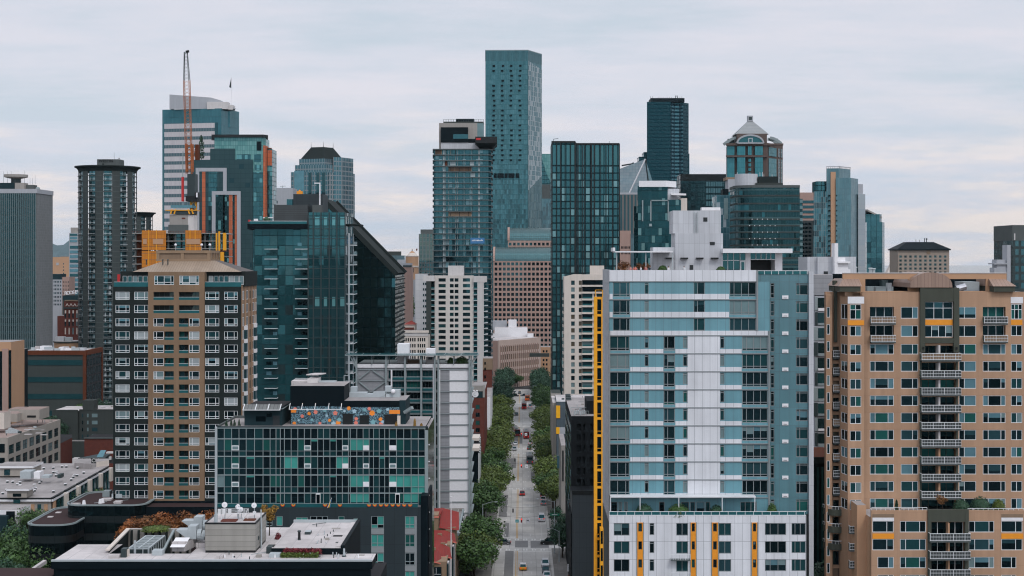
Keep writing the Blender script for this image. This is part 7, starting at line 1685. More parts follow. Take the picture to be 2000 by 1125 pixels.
for i in range(2):
 a,b=Vector(cr[i]),Vector(cr[i+1]);n=6 if i==0 else 9
 for j in range(n+1): q=a+(b-a)*j/n;mb.beam((*q,Z(329)),(*q,Z(325.3)),.35,'pale')
 mb.beam((*a,Z(325.5)),(*b,Z(325.5)),.4,'grey_wall')
th.part('crown_fin',mb)
D=950.
th=B('office_tower','dark teal glass tower with a slanted overhanging roof next to the stepped blue grey one',1690,1729,D);mb=MB((gx(1690,D),D,0));mb.prism(fp((1690,D+10),(1693,D),(1723,D-2),(1727.5,D+8),(1727.5,D+25),(1690,D+25)),0,gz(434,D),'teal_columns','roof_white');th.part('wall',mb)
mb=MB((gx(1690,D),D,0));mb.prism(fp((1690,D+4),(1718,D+2),(1722,D+8),(1722,D+24),(1690,D+24)),gz(434,D),gz(418,D),'teal_columns');th.part('top_storey',mb)
mb=MB();a=[(gx(1688,D),D+2,gz(410.5,D)),(gx(1694,D),D-1,gz(411,D)),(gx(1727,D),D+6,gz(424,D)),(gx(1727,D),D+24,gz(424,D)),(gx(1688,D),D+24,gz(410,D))]
mb.face([(x_,y_,z_+.6) for x_,y_,z_ in a],'concrete');mb.face([(x_,y_,z_-.6) for x_,y_,z_ in reversed(a)],'concrete_dark')
for i in range(5): p_,q_=a[i],a[(i+1)%5];mb.face([(p_[0],p_[1],p_[2]-.6),(q_[0],q_[1],q_[2]-.6),(q_[0],q_[1],q_[2]+.6),(p_[0],p_[1],p_[2]+.6)],'concrete')
th.part('roof',mb)
D=1900.
th=B('masonry_tower','white pyramid tower tip peeping over the tan roof',1735,1756,D);mb=MB();c=(gx(1744.5,D),D+8);r=11*D/F;pr=[(c[0]+sx_*r,c[1]+sy_*r) for sx_,sy_ in ((-1,-1),(1,-1),(1,1),(-1,1))];mb.prism(pr,0,gz(534,D),'cream');th.part('wall',mb);mb=MB()
for i in range(4): mb.face([(*pr[i],gz(534,D)),(*pr[(i+1)%4],gz(534,D)),(*c,gz(508,D))],'cream')
mb.cyl((*c,gz(512,D)),(*c,gz(503.5,D)),1.1,.9,'steel_dark',7);th.part('pyramid_roof',mb);mb=MB()
for p,y in ((1744.5,524),(1742,531),(1747,531)): mb.box(gx(p-.8,D),gx(p+.8,D),D-3,D+4,gz(y+2,D),gz(y,D),'glass_black')
th.part('dormer',mb)
D=1300.;X=lambda p: gx(p,D);Z=lambda y: gz(y,D)
th=B('office_tower','tan stone building with square windows and a dark hipped roof standing alone against the sky',1753,1855,D)
punched(th,1754,1854,488,None,D,'stone_beige' if 'stone_beige' in MATS else 'tan_light' if 'tan_light' in MATS else 'tan_dark',[1756.5+9.7*i for i in range(10)],4.8,499,7.8,6,4.2,30,g=('glass_black','glass_dark'),rec=.6)
mb=MB();z0,z1=Z(486.5),Z(472.5);a=[(X(1752),D-2),(X(1856),D-2),(X(1856),D+32),(X(1752),D+32)];b=[(X(1776),D+9),(X(1829),D+9),(X(1829),D+21),(X(1776),D+21)]
for i in range(4): j=(i+1)%4;mb.face([(*a[i],z0),(*a[j],z0),(*b[j],z1),(*b[i],z1)],'navy');mb.face([(*a[i],z0-1),(*a[j],z0-1),(*a[j],z0),(*a[i],z0)],'navy')
mb.face([(*p,z1) for p in b],'navy');mb.face([(*p,z0-1) for p in reversed(a)],'navy');th.part('hipped_roof',mb);mb=MB()
for p,y,r_ in ((1796,467,.2),(1803,468,.2),(1813,464.5,.4),(1817,467,.4)): mb.cyl((X(p),D+12,Z(473)),(X(p),D+12,Z(y)),r_,r_,'steel_dark',5)
mb.ball((X(1817),D+12,Z(466.5)),.9,'steel_dark',6,4);th.part('aerial',mb);mb=MB();mb.box(X(1810),X(1817),D-.4,D+.2,Z(496),Z(488),'tan_dark');th.part('louvre',mb);th.finish()
D=500.
th=B('apartment_tower','dark gridded tower rising behind the tan tower, cut by the photo edge',1978,2010,D);mb=MB((gx(1978,D),D,gz(470,D)));C('dark_square_grid',2.1,3.,(.03,.05,.055),(.07,.09,.09),.9,1.0,(.045,.055,.055),tilt=.03);pxbox(mb,1978,2030,446,None,D,20,'dark_square_grid');th.part('wall',mb);mb=MB();pxbox(mb,1977.5,2030,439.5,470,D-.2,20,'concrete_dark');pxbox(mb,1981,1983,456,469,D-.3,.2,'pale');th.part('crown',mb)
# white stepped building between the pale blue and tan towers
D=300.;X=lambda p: gx(p,D);Z=lambda y: gz(y,D)
th=B('apartment_tower','white and grey building with tall chimney fins rising behind the tan tower\'s roof',1578,1975,D)
mb=MB((0,D,0));pxbox(mb,1597,1672,501.5,None,D+2,12,'silver_cladding');pxbox(mb,1577,1597,502,None,D+3,10,'silver_cladding');pxbox(mb,1660,1952,545,None,D+4,12,'grey_wall');th.part('wall',mb)
mb=MB();pxbox(mb,1630,1637,475,None,D,3,'white_paint');pxbox(mb,1637,1651,503,512,D+.5,3,'white_paint');pxbox(mb,1637,1661,510.5,514,D-.3,4,'white_paint');pxbox(mb,1637,1656,514,526,D+.4,3,'white_paint');pxbox(mb,1637,1661,526,None,D+.3,3,'white_paint');th.part('chimney_fin',mb)
mb=MB();pxbox(mb,1967,1974,478.5,None,D,3,'grey_wall');pxbox(mb,1946.5,1967,507,514.5,D+.5,3,'grey_wall');pxbox(mb,1942,1967,514,516.5,D,4,'grey_wall');pxbox(mb,1947,1967,516.5,523,D+.4,3,'grey_wall');pxbox(mb,1942,1967,523,None,D+.3,3,'grey_wall');th.part('chimney_fin',mb)
mb=MB();pxbox(mb,1609,1617,530,535.5,D+1.9,.2,'frame_dark');th.part('louvre',mb)
mb=MB();X2=lambda p: gx(p,D+3)
for p,y in ((1670,521),(1700,523),(1706,524)): mb.cyl((X2(p),D+3,gz(545,D)),(X2(p),D+3,gz(y,D)),.35,.35,'galv',8);mb.cyl((X2(p),D+3,gz(y+2,D)),(X2(p),D+3,gz(y,D)),.55,.4,'galv',8)
th.part('roof_vent',mb)
D=285.;X=lambda p: gx(p,D);Z=lambda y: gz(y,D)
th=B('apartment_building','light grey building with stacked boxy bays squeezed between the pale blue and tan towers',1585,1640,D)
mb=MB((X(1585),D,0));mb.box(X(1585),X(1642),D+1,D+14,0,Z(537),'silver_cladding','roof_grey');mb.box(X(1590),X(1625),D,D+1,Z(576),Z(537),'grey_cladding');th.part('wall',mb)
for k in range(11):
 y=578+29.4*k;o=0 if (k//2)%2 else 3
 mb=MB();mb.box(X(1588+o),X(1620+o*.6),D-.6+o*.1,D+1,Z(y+28.6),Z(y),'grey_wall');th.part('bay',mb)
 mb=MB();mb.box(X(1596.5),X(1610),D-.65+o*.1,D-.3,Z(y+23),Z(y+3.5),R.choice(['glass_mid','glass_dark','glass_teal']));th.part('window',mb)
 mb=MB();mb.box(X(1597),X(1610),D-.7+o*.1,D-.6,Z(y+(27.5 if k%3 else 29)),Z(y+23.5),'white_paint' if k%4==0 else 'steel');mb.box(X(1588+o),X(1596),D-.66+o*.1,D-.5,Z(y+28),Z(y+2),'steel_dark' if k%2 else 'steel');th.part('spandrel',mb)
D=262.;X=lambda p: gx(p,D);Z=lambda y: gz(y,D)
th=B('apartment_building','low black clad building down in the gap between the pale blue and tan towers',1583,1628,D);mb=MB((X(1580),D,0));mb.box(X(1580),X(1640),D,D+14,0,Z(893),'navy','rust');mb.box(X(1580),X(1640),D-.2,D+.3,Z(905),Z(893),'charcoal');th.part('wall',mb)
mb=MB()
for i in range(5): mb.box(X(1586+i*9),X(1590+i*9),D-.1,D+.1,0,Z(912),'glass_teal')
th.part('window',mb)
# low buildings
# beige low block with rows of windows, seen along its side
D=450.;z0=gz(855,D)
th=B('office_block','low beige block with rows of square windows along its side and pink roof',0,118,D)
p0,p1=(gx(15,D),D),(gx(15,D),D/.8975);Lg=p1[1]-p0[1];hol=[]
for r_ in range(5):
 for i in range(8):
  u=1.2+i*(Lg-1.5)/8;hol.append((u,u+4.6,z0-5.6-r_*4.3,z0-2.6-r_*4.3))
mb=MB((*p0,0));fr=wall(mb,p0,p1,0,z0,'pale_beige',hol,.35,None,.5);mb.box(gx(-60,D),p0[0]-.55,D,p1[1],0,z0-.02,'pale_beige','roof_pink');th.part('wall',mb)
for a,b,c,d in hol: winat(th,fr,a,c,b-a,d-c,.25,cols=(.33,.67),rows=(.5,),g=R.choice(['glass_teal','glass_mid','glass_dark','glass_curtain']),f='frame_dark',fw=.12)
mb=MB()
for k in range(4): pxbox(mb,-30,9,867+27*k,884+27*k,D-.15,.3,'glass_black')
th.part('window_band',mb)
mb=MB();pxbox(mb,37,77,800,820,478,10,'pale_beige','roof_pink');pxbox(mb,16,38,799,812,488,8,'pale_beige','roof_pink');pxbox(mb,-30,34,808,824,474,8,'pale_beige','roof_pink');pxbox(mb,-20,8,806,838,462,6,'cream','roof_pink');th.part('roof_house',mb);mb=MB();pxbox(mb,53,70,811.5,815.5,477.9,.3,'black');th.part('roof_window',mb)
mb=MB();X=lambda p: gx(p,462)
for i in range(14): p,d_=R.uniform(10,80),R.uniform(456,490);s_=R.uniform(.6,1.4);mb.box(gx(p,d_),gx(p,d_)+s_*1.8,d_,d_+s_,z0,z0+.12,'roof_white')
for i in range(5): p=15+i*4.5;mb.cyl((X(p),462,z0),(X(p),462,z0+R.uniform(.8,1.6)),.7,.7,'galv',9)
th.part('roof_plant',mb);th.finish()
# grey green block
D=560.;X=lambda p: gx(p,D);Z=lambda y: gz(y,D)
th=B('apartment_block','grey green stucco block with bright white roof in front of the rust framed block',105,215,D)
mb=MB();mb.box(X(105),X(155),D-2,D+16,0,Z(801.5),'greygreen','roof_white');mb.box(X(155),X(232),D,D+18,0,Z(801),'greygreen','roof_white');mb.box(X(162),X(184),D-.2,D+5,Z(801),Z(782),'greygreen');th.part('wall',mb)
mb=MB();mb.box(X(155),X(232),D-.15,D+.4,Z(802),Z(799.5),'greygreen');mb.box(X(105),X(155),D-2.1,D-1.6,Z(801.5),Z(799.5),'greygreen');mb.box(X(100),X(232),D-6,D-2.2,0,Z(858),'greygreen','roof_grey');th.part('parapet',mb)
for k in range(5):
 y=808+13.6*k
 for a,b,m in ((160,162.5,'glass_black'),(170,173,'glass_curtain'),(179.5,190.5,'glass_curtain')): mb=MB();mb.box(X(a),X(b),D-.06,D+.1,Z(y+7),Z(y),m if R.random()<.6 else 'glass_mid');th.part('window',mb)
# brick building with painted roof letters
D=505.;X=lambda p: gx(p,D);Z=lambda y: gz(y,D)
th=B('masonry_building','dark red brick building with a low parapet below the grey green block',117,232,D);mb=MB();mb.box(X(141),X(232),D+14,D+26,0,Z(866),'brick_red','roof_dark');mb.prism(fp((117,D-1),(141,D+16),(141,D+26),(117,D+26)),0,Z(866),'brick_red','roof_dark');mb.box(X(141),X(232),D+13.6,D+14.1,Z(868)+.3,Z(864),'concrete_dark');th.part('wall',mb)
D=470.;X=lambda p: gx(p,D);Z=lambda y: gz(y,D);zr=Z(905)
th=B('shop_building','low shop with a dark roof sign lettered in white and a gabled glass roof light',142,232,D);mb=MB();mb.box(X(141),X(232),D,D+14,0,zr,'brick_red','roof_dark');mb.box(X(142),X(153),D-.4,D+2,zr-1,Z(895),'pale');th.part('wall',mb)
mb=MB();mb.box(X(153),X(210),D-.3,D,Z(904),Z(894.5),'black');mb.prism([(X(153),D),(X(205),D),(X(198),D+10),(X(176),D+10)],zr,Z(894.5),'steel_dark');th.part('sign_board',mb)
text(th.o,'MERCH',(X(177),D-.36,Z(899.3)),1.75,'paint_white',th.loc,ext=.04)
mb=MB();mb.face([(X(184),D+2,Z(896)),(X(197),D+2,Z(896)),(X(197),D+6,Z(884)),(X(186),D+6,Z(884))],'glass_sky');mb.box(X(200),X(214),D+4,D+6,Z(889),Z(886.5),'pale');mb.box(X(209),X(213),D+2,D+3,Z(900),Z(894),'pale');th.part('roof_light',mb)
# flat roofed apartments with stepped eaves
D=370.;z=gz(972,D)
th=B('apartment_block','long flat roofed grey apartment block with stepped white eaves and many small roof vents',-20,213,D)
mb=MB();poly_=fp((-60,D),(100,D),(213,D/.866),(213,432),(-60,432));mb.prism(poly_,z-.45,z,'black','roof_grey');mb.prism(fp((-60,D+.5),(99,D+.5),(211,D/.866+.5),(211,431),(-60,431)),0,z-.5,'pale_beige');th.part('roof',mb)
mb=MB();a,b=Vector(poly_[1]),Vector(poly_[2]);t_=(b-a).normalized();n_=Vector((t_.y,-t_.x))
mb.beam((*poly_[0],z-.75),(*poly_[1],z-.75),.35,'white_paint',.5)
for i in range(5):
 q0,q1=a+(b-a)*(i/5),a+(b-a)*((i+.86)/5);zz=z-.75
 mb.beam((*(q0+n_*.3),zz),(*(q1+n_*.3),zz),.4,'white_paint',.55);mb.beam((*(q0+n_*.2),z-.1),(*(q1+n_*.2),z-.1),.6,'black',.3);q=a+(b-a)*((i+.93)/5);mb.box(q.x-1,q.x+1.2,q.y-1,q.y+1,z-4.5,z-.55,'cream')
th.part('eaves',mb)
mb=MB()
for i in range(15): q=a+(b-a)*((i+.5)/15)+n_*.25;mb.box(q.x-.2,q.x+.2,q.y-.8,q.y+.8,z-14,z-1.2,'tan' if i%3==0 else 'glass_teal')
for i in range(9): p=-18+i*13;pxbox(mb,p,p+7,985,998,D+.35,.4,'glass_teal' if i%2 else 'tan')
th.part('window',mb)
mb=MB()
for i in range(62):
 d_=R.uniform(D+3,425);p=R.uniform(0,205);
 if gx(p,d_)<gx(100,D)+(d_-D)*.0-2 or True:
  xx=gx(p,d_)
  if xx>a.x+(b.x-a.x)*(d_-a.y)/(b.y-a.y)-2: continue
  mb.box(xx,xx+.5,d_,d_+.5,z,z+.45,'steel_dark');mb.box(xx-.1,xx+.6,d_-.1,d_+.6,z+.45,z+.6,'white_paint')
th.part('roof_vent',mb)
mb=MB();d_=388.;pxbox(mb,14,52,958,972,D-1,5,'pale_beige','roof_grey');pxbox(mb,12,56,955,959,D-1.6,6,'white_paint','roof_grey');pxbox(mb,25,41,964,970,D-1.1,.2,'glass_black');pxbox(mb,26,39,976,983,D-1.1,.2,'glass_teal');pxbox(mb,-10,62,914,930,404,8,'pale_beige','roof_grey');pxbox(mb,-10,64,910.5,914.5,403.4,9,'white_paint','roof_grey');pxbox(mb,8,19,917,928,403.8,.3,'glass_dark');th.part('stair_house',mb)
mb=MB();pxbox(mb,39,60,921,935,396,4,'galv');pxbox(mb,66,78,922,935,394,3,'white_paint');pxbox(mb,81,96,929,934,392,3,'galv');pxbox(mb,112,118,927,934,394,3,'steel_dark');th.part('roof_plant',mb)
mb=MB();mb.prism(fp((145,422),(178,420),(178,431),(150,431)),z,z+1.6,'roof_grey');mb.prism(fp((188,424),(213,428),(213,431),(188,431)),z,z+1.6,'cream','roof_grey');th.part('roof_house',mb);th.finish()
D=350.
th=B('house','small white and navy flat roofed house among the trees below the grey roofs',-20,42,D);mb=MB();pxbox(mb,-30,38,996,None,D+2,8,'white_paint','roof_grey');pxbox(mb,-30,14,1008,None,D,2,'bluegrey');pxbox(mb,12,28,999,None,D+1.6,2,'navy');th.part('wall',mb);mb=MB();pxbox(mb,16,24,1017,1023,D+1.5,.2,'frame_white');pxbox(mb,17,23,1018,1022,D+1.4,.2,'glass_dark');th.part('window',mb)
# dark round cornered pair
def rounded(x0,x1,d0,d1,r,n=7):
 P=[]
 for cx_,cy_,a0 in ((x0+r,d0+r,180),(x1-r,d0+r,270),(x1-r,d1-r,0),(x0+r,d1-r,90)):
  for i in range(n): a=rad(a0+90*i/(n-1));P.append((cx_+r*math.cos(a),cy_+r*math.sin(a)))
 return P
D=290.;z1=gz(988,D);z2=z1-2.6
th=B('office_block','black glass office block of two stepped wings with rounded corners and brown gravel roofs',45,285,D)
C('black_bands',1.5,3.6,(.004,.007,.009),(.008,.013,.015),.06,.1,(.003,.004,.005),tilt=.03,ior=1.5,sp=.42,spcol=(.014,.008,.007),spr=.5)
W=rounded(gx(124,D),gx(283,D),D,D+17,3.2);mb=MB((gx(124,D),D,z1));mb.prism(W,0,z1,'black_bands','roof_brown');th.part('wall',mb)
W2=rounded(gx(46,D-8),gx(140,D-8),D-8,D+13,3.2);mb=MB((gx(46,D),D,z2));mb.prism(W2,0,z2,'black_bands','roof_brown');th.part('wall',mb)
mb=MB()
for P,zz in ((W,z1),(W2,z2)):
 for i in range(len(P)): p,q=P[i],P[(i+1)%len(P)];mb.beam((*p,zz+.12),(*q,zz+.12),.3,'steel',.3);c=Vector((sum(v[0] for v in P)/len(P),sum(v[1] for v in P)/len(P)));pp=[tuple(c+(Vector(v)-c)*.93) for v in (p,q)];mb.beam((*pp[0],zz+.06),(*pp[1],zz+.06),.2,'steel',.12)
th.part('parapet',mb)
mb=MB();dd=D+8
for x0,x1,y0,y1,h_,m in ((140,155,1,2,.3,'roof_white'),(196,216,6,8,.35,'roof_white'),(218,238,8,10.5,1.1,'galv'),(200,214,11,13,1.2,'steel'),(222,236,2.5,4,.45,'roof_white'),(240,247,9,10,.4,'white_paint'),(228,234,11,13,.9,'brick_red'),(268,274,10,11,.4,'white_paint')): mb.box(gx(x0,D+y0),gx(x1,D+y0),D+y0,D+y1,z1,z1+h_,m)
for p,v in ((196,3),(200,3.4),(164,1.6)): mb.cyl((gx(p,D+v),D+v,z1),(gx(p,D+v),D+v,z1+.9),.45,.25,'white_paint',9)
for p,v in ((92,1),(108,6)): mb.box(gx(p,D+v),gx(p+10,D+v),D+v,D+v+1,z2,z2+.15,'roof_white')
th.part('roof_plant',mb)
D=292.;th=B('flat_roof_building','low brown roofed annex behind the orange leaved trees',283,424,D);mb=MB();mb.box(gx(270,D),gx(424,D),D,D+4.5,0,gz(990,D),'navy','roof_brown');mb.box(gx(270,D),gx(424,D),D+4.5,D+4.8,0,gz(986,D),'navy');th.part('roof',mb)
# red roofed houses
def pitched(th,x0,x1,y0,y1,ze,zr,mat,wallm,zb=0):
 mb=MB();mb.box(x0,x1,y0,y1,zb,ze,wallm);m=(x0+x1)/2;o=.5
 for (a,b) in ((y0+0,0),(y1,0)): pass
 mb.face([(x0,y0,ze),(x1,y0,ze),(m,y0,zr)],wallm);mb.face([(x1,y1,ze),(x0,y1,ze),(m,y1,zr)],wallm);th.part('wall',mb);mb=MB()
 mb.face([(x1+o,y0-o,ze-.3),(x1+o,y1+o,ze-.3),(m,y1+o,zr+.05),(m,y0-o,zr+.05)],mat);mb.face([(x0-o,y1+o,ze-.3),(x0-o,y0-o,ze-.3),(m,y0-o,zr+.05),(m,y1+o,zr+.05)],mat);mb.beam((x1+o,y0-o,ze-.35),(x1+o,y1+o,ze-.35),.3,'tan_dark',.25);mb.beam((x0-o,y0-o,ze-.3),(m,y0-o,zr),.3,'paint_coral',.25);mb.beam((x1+o,y0-o,ze-.3),(m,y0-o,zr),.3,'paint_coral',.25);th.part('roof',mb)
for D,x0,x1,ye,yr,lab,d_ in ((300.,818,872,1097,1076,'lowest brown rowhouse with red pitched roof and large window, beside the grey podium',11),(318.,836,882,1064,1046,'middle brown rowhouse with stepped red roof and small white framed window',9)):
 th=T('rowhouse',lab,'house',(gx((x0+x1)/2,D),D,0),'red roofed rowhouses')
 ze,zr=gz(ye,D),gz(yr,D);xa_,xb_=gx(x0,D),gx(x1,D);mb=MB();mb.box(xa_,xb_,D,D+d_,0,ze,'brown_tan');th.part('wall',mb)
 mb=MB((xa_,0,0))
 for i in range(2):
  v0,v1=D-.5+i*d_*.52,D+d_*(.5+.5*i)+.3
  w_=(xb_-xa_)*(.62+.3*i)
  mb.face([(xa_-.3,v0,ze-.1),(xa_+w_,v0,ze-.1),(xa_+w_-1.,v1,ze+(zr-ze)*.72),(xa_-.3,v1,ze+(zr-ze)*.72)],'seam_red')
  mb.face([(xa_+w_,v0,ze-.1),(xa_+w_+1.3,v0+.8,ze-.6),(xa_+w_+.6,v1,ze+.7),(xa_+w_-1.,v1,ze+(zr-ze)*.72)],'seam_red')
  mb.beam((xa_-.3,v0,ze-.05),(xa_+w_,v0,ze-.05),.22,'paint_coral');mb.beam((xa_+w_,v0,ze-.05),(xa_+w_+1.3,v0+.8,ze-.6),.22,'paint_coral');mb.box(xa_+w_-1.4,xa_+w_-.4,v1-.4,v1,ze,ze+(zr-ze)*.8,'brown_tan')
 th.part('roof',mb);mb=MB();wx=gx(842 if D<310 else 861,D);ww=2.1 if D<310 else 1.2;wz=ze-(3.2 if D<310 else 1.2)
 mb.box(wx-.12,wx+ww+.12,D-.08,D+.05,wz-.12,wz+(2 if D<310 else 1.2)+.12,'frame_white' if D>310 else 'frame_dark');mb.box(wx,wx+ww,D-.11,D,wz,wz+(2 if D<310 else 1.2),'glass_dark');mb.box(wx,wx+ww,D-.13,D-.05,wz+.5,wz+.57,'frame_white');mb.box(wx+ww/2,wx+ww/2+.07,D-.13,D-.05,wz+.5,wz+1.9 if D<310 else wz+1.2,'frame_white');th.part('window',mb)
 mb=MB()
 for i in range(4): v=D+.8+i*d_/4;mb.box(xb_-.05,xb_+.4,v,v+1.2,0,ze-.8,'white_paint' if i%2 else 'bluegrey')
 th.part('bay_window',mb)
D=330.;th=T('rowhouse','brown rowhouse with red roof directly below the planted terrace','house',(gx(857,D),D,0),'red roofed rowhouses');mb=MB();pxbox(mb,836,890,1030,None,D,8,'brown_tan');pxbox(mb,838,856,1006,1040,D-.6,5,'brown_tan');th.part('wall',mb);mb=MB((gx(836,D),0,0));mb.face([(gx(836,D),D-.7,gz(1009,D)),(gx(858,D),D-.7,gz(1009,D)),(gx(862,D),D+7,gz(1003,D)),(gx(836,D),D+7,gz(1003,D))],'seam_red');mb.face([(gx(858,D),D-.7,gz(1030,D)),(gx(897,D),D-.7,gz(1035,D)),(gx(893,D),D+8,gz(1012,D)),(gx(858,D),D+8,gz(1003,D))],'seam_red');mb.beam((gx(836,D),D-.7,gz(1009,D)),(gx(858,D),D-.7,gz(1009,D)),.25,'paint_coral');th.part('roof',mb)
th=T('flagpole','slim white pole rising beside the red roofs','pole',(gx(881,312),312,0));mb=MB();mb.cyl((gx(881,312),312,0),(gx(881,312),312,gz(971,312)),.13,.09,'white_paint',8);th.part('pole',mb);mb=MB();mb.ball((gx(881,312),312,gz(970.6,312)),.18,'white_paint',8,5);th.part('cap',mb)
# planted terrace roof
D=345.;zt=gz(1050,D)
th=B('apartment_block','low block with a pale roof terrace of green planting beds behind the red roofs',838,912,D);xa_,xb_=gx(830,D),gx(895,D);mb=MB();mb.box(xa_,xb_,D,D+34,0,gz(1046,D),'brown_tan','roof_grey');th.part('wall',mb)
zt=gz(1046,D);mb=MB();mb.box(xb_-1.6,xb_-1.2,D,D+34,zt,zt+.5,'concrete');mb.box(xa_,xb_,D+33.6,D+34,zt,zt+.7,'concrete');mb.box(xb_-.4,xb_+.1,D,D+34,zt-.1,zt+.6,'steel');th.part('parapet',mb)
for i,(v,m) in enumerate(((6,'leaf_olive'),(17,'leaf_dark'),(24,'leaf_green'))):
 mb=MB();mb.box(xa_,xb_-3,D+v-.3,D+v+(2.6 if i else 5),zt,zt+.45,'concrete');rr=random.Random(i)
 for k in range(500): c=Vector((rr.uniform(xa_,xb_-3.2),D+v+rr.uniform(0,2.2 if i else 4.5),zt+.5+rr.uniform(0,.7)));u=Vector((rr.uniform(-1,1),rr.uniform(-1,1),rr.uniform(-.4,.8))).normalized()*.3;w_=u.cross(Vector((.3,.9,.4))).normalized()*.22;mb.face([c-u,c+w_,c+u,c-w_],m)
 th.part('planting_bed',mb)
mb=MB()
for k in range(14):
 for j in range(4): mb.box(xb_+.02,xb_+.3,D+1+k*2.35,D+2.4+k*2.35,3+j*2.2,4.5+j*2.2,('glass_teal','white_paint','glass_dark')[(k+j)%3])
th.part('window',mb)
# brick building with the round white emblem
D=500.;X=lambda p: gx(p,D);Z=lambda y: gz(y,D)
th=B('masonry_building','red brick corner building with a round white emblem high on its wall',920,948,D)
hol=[(933-4,933+4,y,y+8.5) for y in (790.5,806,821.5,836)]
mb=MB((X(921),D,0));fr=wall(mb,(X(918),D),(X(946),D),0,Z(764),'brick_red',[(X(a)-X(918),X(b)-X(918),Z(d),Z(c)) for a,b,c,d in hol],.3,None,.5);mb.box(X(918),X(946),D+.6,D+40,0,Z(765),'brick_red','roof_grey');mb.box(X(918),X(946),D-.12,D-.01,Z(764),Z(753),'concrete');mb.box(X(931),X(943),D-.1,D-.01,Z(777),Z(764.5),'bluegrey');mb.box(X(918),X(947),D,D+.3,Z(764),Z(753),'concrete');mb.box(X(943),X(947),D-.2,D+.3,Z(776),Z(752.5),'concrete');th.part('wall',mb)
for a,b,c,d in hol: winat(th,fr,X(a)-X(918),Z(d),X(b)-X(a),Z(c)-Z(d),.2,cols=(.5,),g=R.choice(['glass_dark','glass_greenish','glass_black']),f='frame_dark')
mb=MB();mb.cyl((X(928.3),D-.14,Z(769.5)),(X(928.3),D-.35,Z(769.5)),1.15,1.15,'white_paint',22);mb.ball((X(925.3),D-.25,Z(763.3)),.38,'white_paint',8,5,.9);mb.ball((X(931.3),D-.25,Z(763.3)),.38,'white_paint',8,5,.9);th.part('emblem',mb)
mb=MB()
for i in range(9): a=rad(60+i*30);b=rad(90+i*30);c=(X(927.8),Z(769.6));mb.beam((c[0]+.42*math.cos(a),D-.38,c[1]+.5*math.sin(a)),(c[0]+.42*math.cos(b),D-.38,c[1]+.5*math.sin(b)),.09,'steel')
th.part('emblem_mark',mb);th.finish()
D=560.;th=B('masonry_building','white blank side wall between the brick building and the street trees',948,958,D);mb=MB();mb.prism(fp((946,D),(957.5,D),(962,D+45),(950,D+45)),0,gz(775,D),'white_paint','roof_grey');th.part('wall',mb)
for D,y,lab in ((452.,855,'low shop building with a flat cream canopy under the brick building'),(428.,875,'dark glazed shop front with a small cream canopy behind the street trees')):
 th=B('shop_building',lab,915,938,D);mb=MB();pxbox(mb,918,934,y+8,None,D+1,22,'side_dark' if 'side_dark' in MATS else 'navy','roof_dark');th.part('wall',mb);mb=MB();z_=gz(y+6,D);mb.prism(fp((919,D),(936,D),(938,D+10),(919,D+10)),z_,z_+.9,'cream');th.part('canopy',mb)
 mb=MB()
 for k in range(8): mb.box(gx(934,D+1)+.02,gx(934,D+1)+.35,D+1.5+k*2.6,D+2.6+k*2.6,1,z_-1,('frame_white','glass_teal')[k%2])
 th.part('window',mb)
# right side of the street
D=480.;X=lambda p: gx(p,D);Z=lambda y: gz(y,D)
th=B('apartment_block','grey panelled block with bright yellow panels beyond the black building',1078,1152,D);panel('grey_blue_panel',(.11,.15,.18),1.2,4.,.05,.12,.5)
mb=MB((X(1087),D,0));mb.box(X(1087),X(1162),D,D+22,0,Z(783),'grey_blue_panel','roof_white');mb.box(X(1086.5),X(1162),D-.15,D+.5,Z(784.5),Z(781),'white_paint');mb.box(X(1087)-1.2,X(1087),D+6,D+40,0,Z(790),'pale_beige','roof_white');mb.box(X(1080),X(1100),D+30,D+44,0,gz(768,D+30),'concrete','greygreen');th.part('wall',mb)
for a,b,c,d,m in ((1086,1094,792,816.5,'yellow_panel'),(1086,1093,834.5,847.5,'yellow_panel'),(1093,1104,834.5,847.5,'grey_wall'),(1130,1145,784.5,790.5,'tan')): mb=MB();mb.box(X(a),X(b),D-.2,D+.1,Z(d),Z(c),m);th.part('wall_panel',mb)
# black building
D=330.;X=lambda p: gx(p,D);Z=lambda y: gz(y,D)
th=B('apartment_building','black brick building with railed roof deck and lower slate front beside the yellow hoist',1104,1166,D)
hol=[(a,b,y,y+12.5) for k,y in enumerate((828,847,869.5,892,914,936)) for a,b in ((1126.5,1134.5),(1138,1143),(1152,1159.5))]
mb=MB((X(1116),D,0));fr=wall(mb,(X(1116),D),(X(1172),D),0,Z(813),'black_brick',[(X(a)-X(1116),X(b)-X(1116),Z(d),Z(c)) for a,b,c,d in hol],.25,None,.5);mb.box(X(1116),X(1172),D+.6,D+46,0,Z(814),'black_brick','roof_grey');th.part('wall',mb)
for a,b,c,d in hol: winat(th,fr,X(a)-X(1116),Z(d),X(b)-X(a),Z(c)-Z(d),.18,cols=(.5,),rows=(.5,),g=R.choice(['glass_teal','glass_curtain','glass_sky','glass_green','glass_curtain']),f='steel')
mb=MB();pxbox(mb,1146,1172,783,814,D+6,12,'black_brick');th.part('roof_house',mb);mb=MB()
for i in range(9): p=1117+i*4;mb.beam((gx(p,D+.4),D+.4,Z(813)),(gx(p,D+.4),D+.4,Z(803)),.07,'steel')
for v in (.4,8): mb.box(X(1116),X(1150),D+v,D+v+.1,Z(803.5),Z(802.8),'steel')
for i in range(6): mb.box(X(1122+i*4),X(1124.5+i*4),D+3+i%3,D+4+i%3,Z(813),Z(813)+.8,'galv')
mb.box(X(1116),X(1116)+.1,D+.4,D+8,Z(803.5),Z(802.8),'steel');th.part('roof_deck',mb)
s=X(1116)-.02;mb=MB()
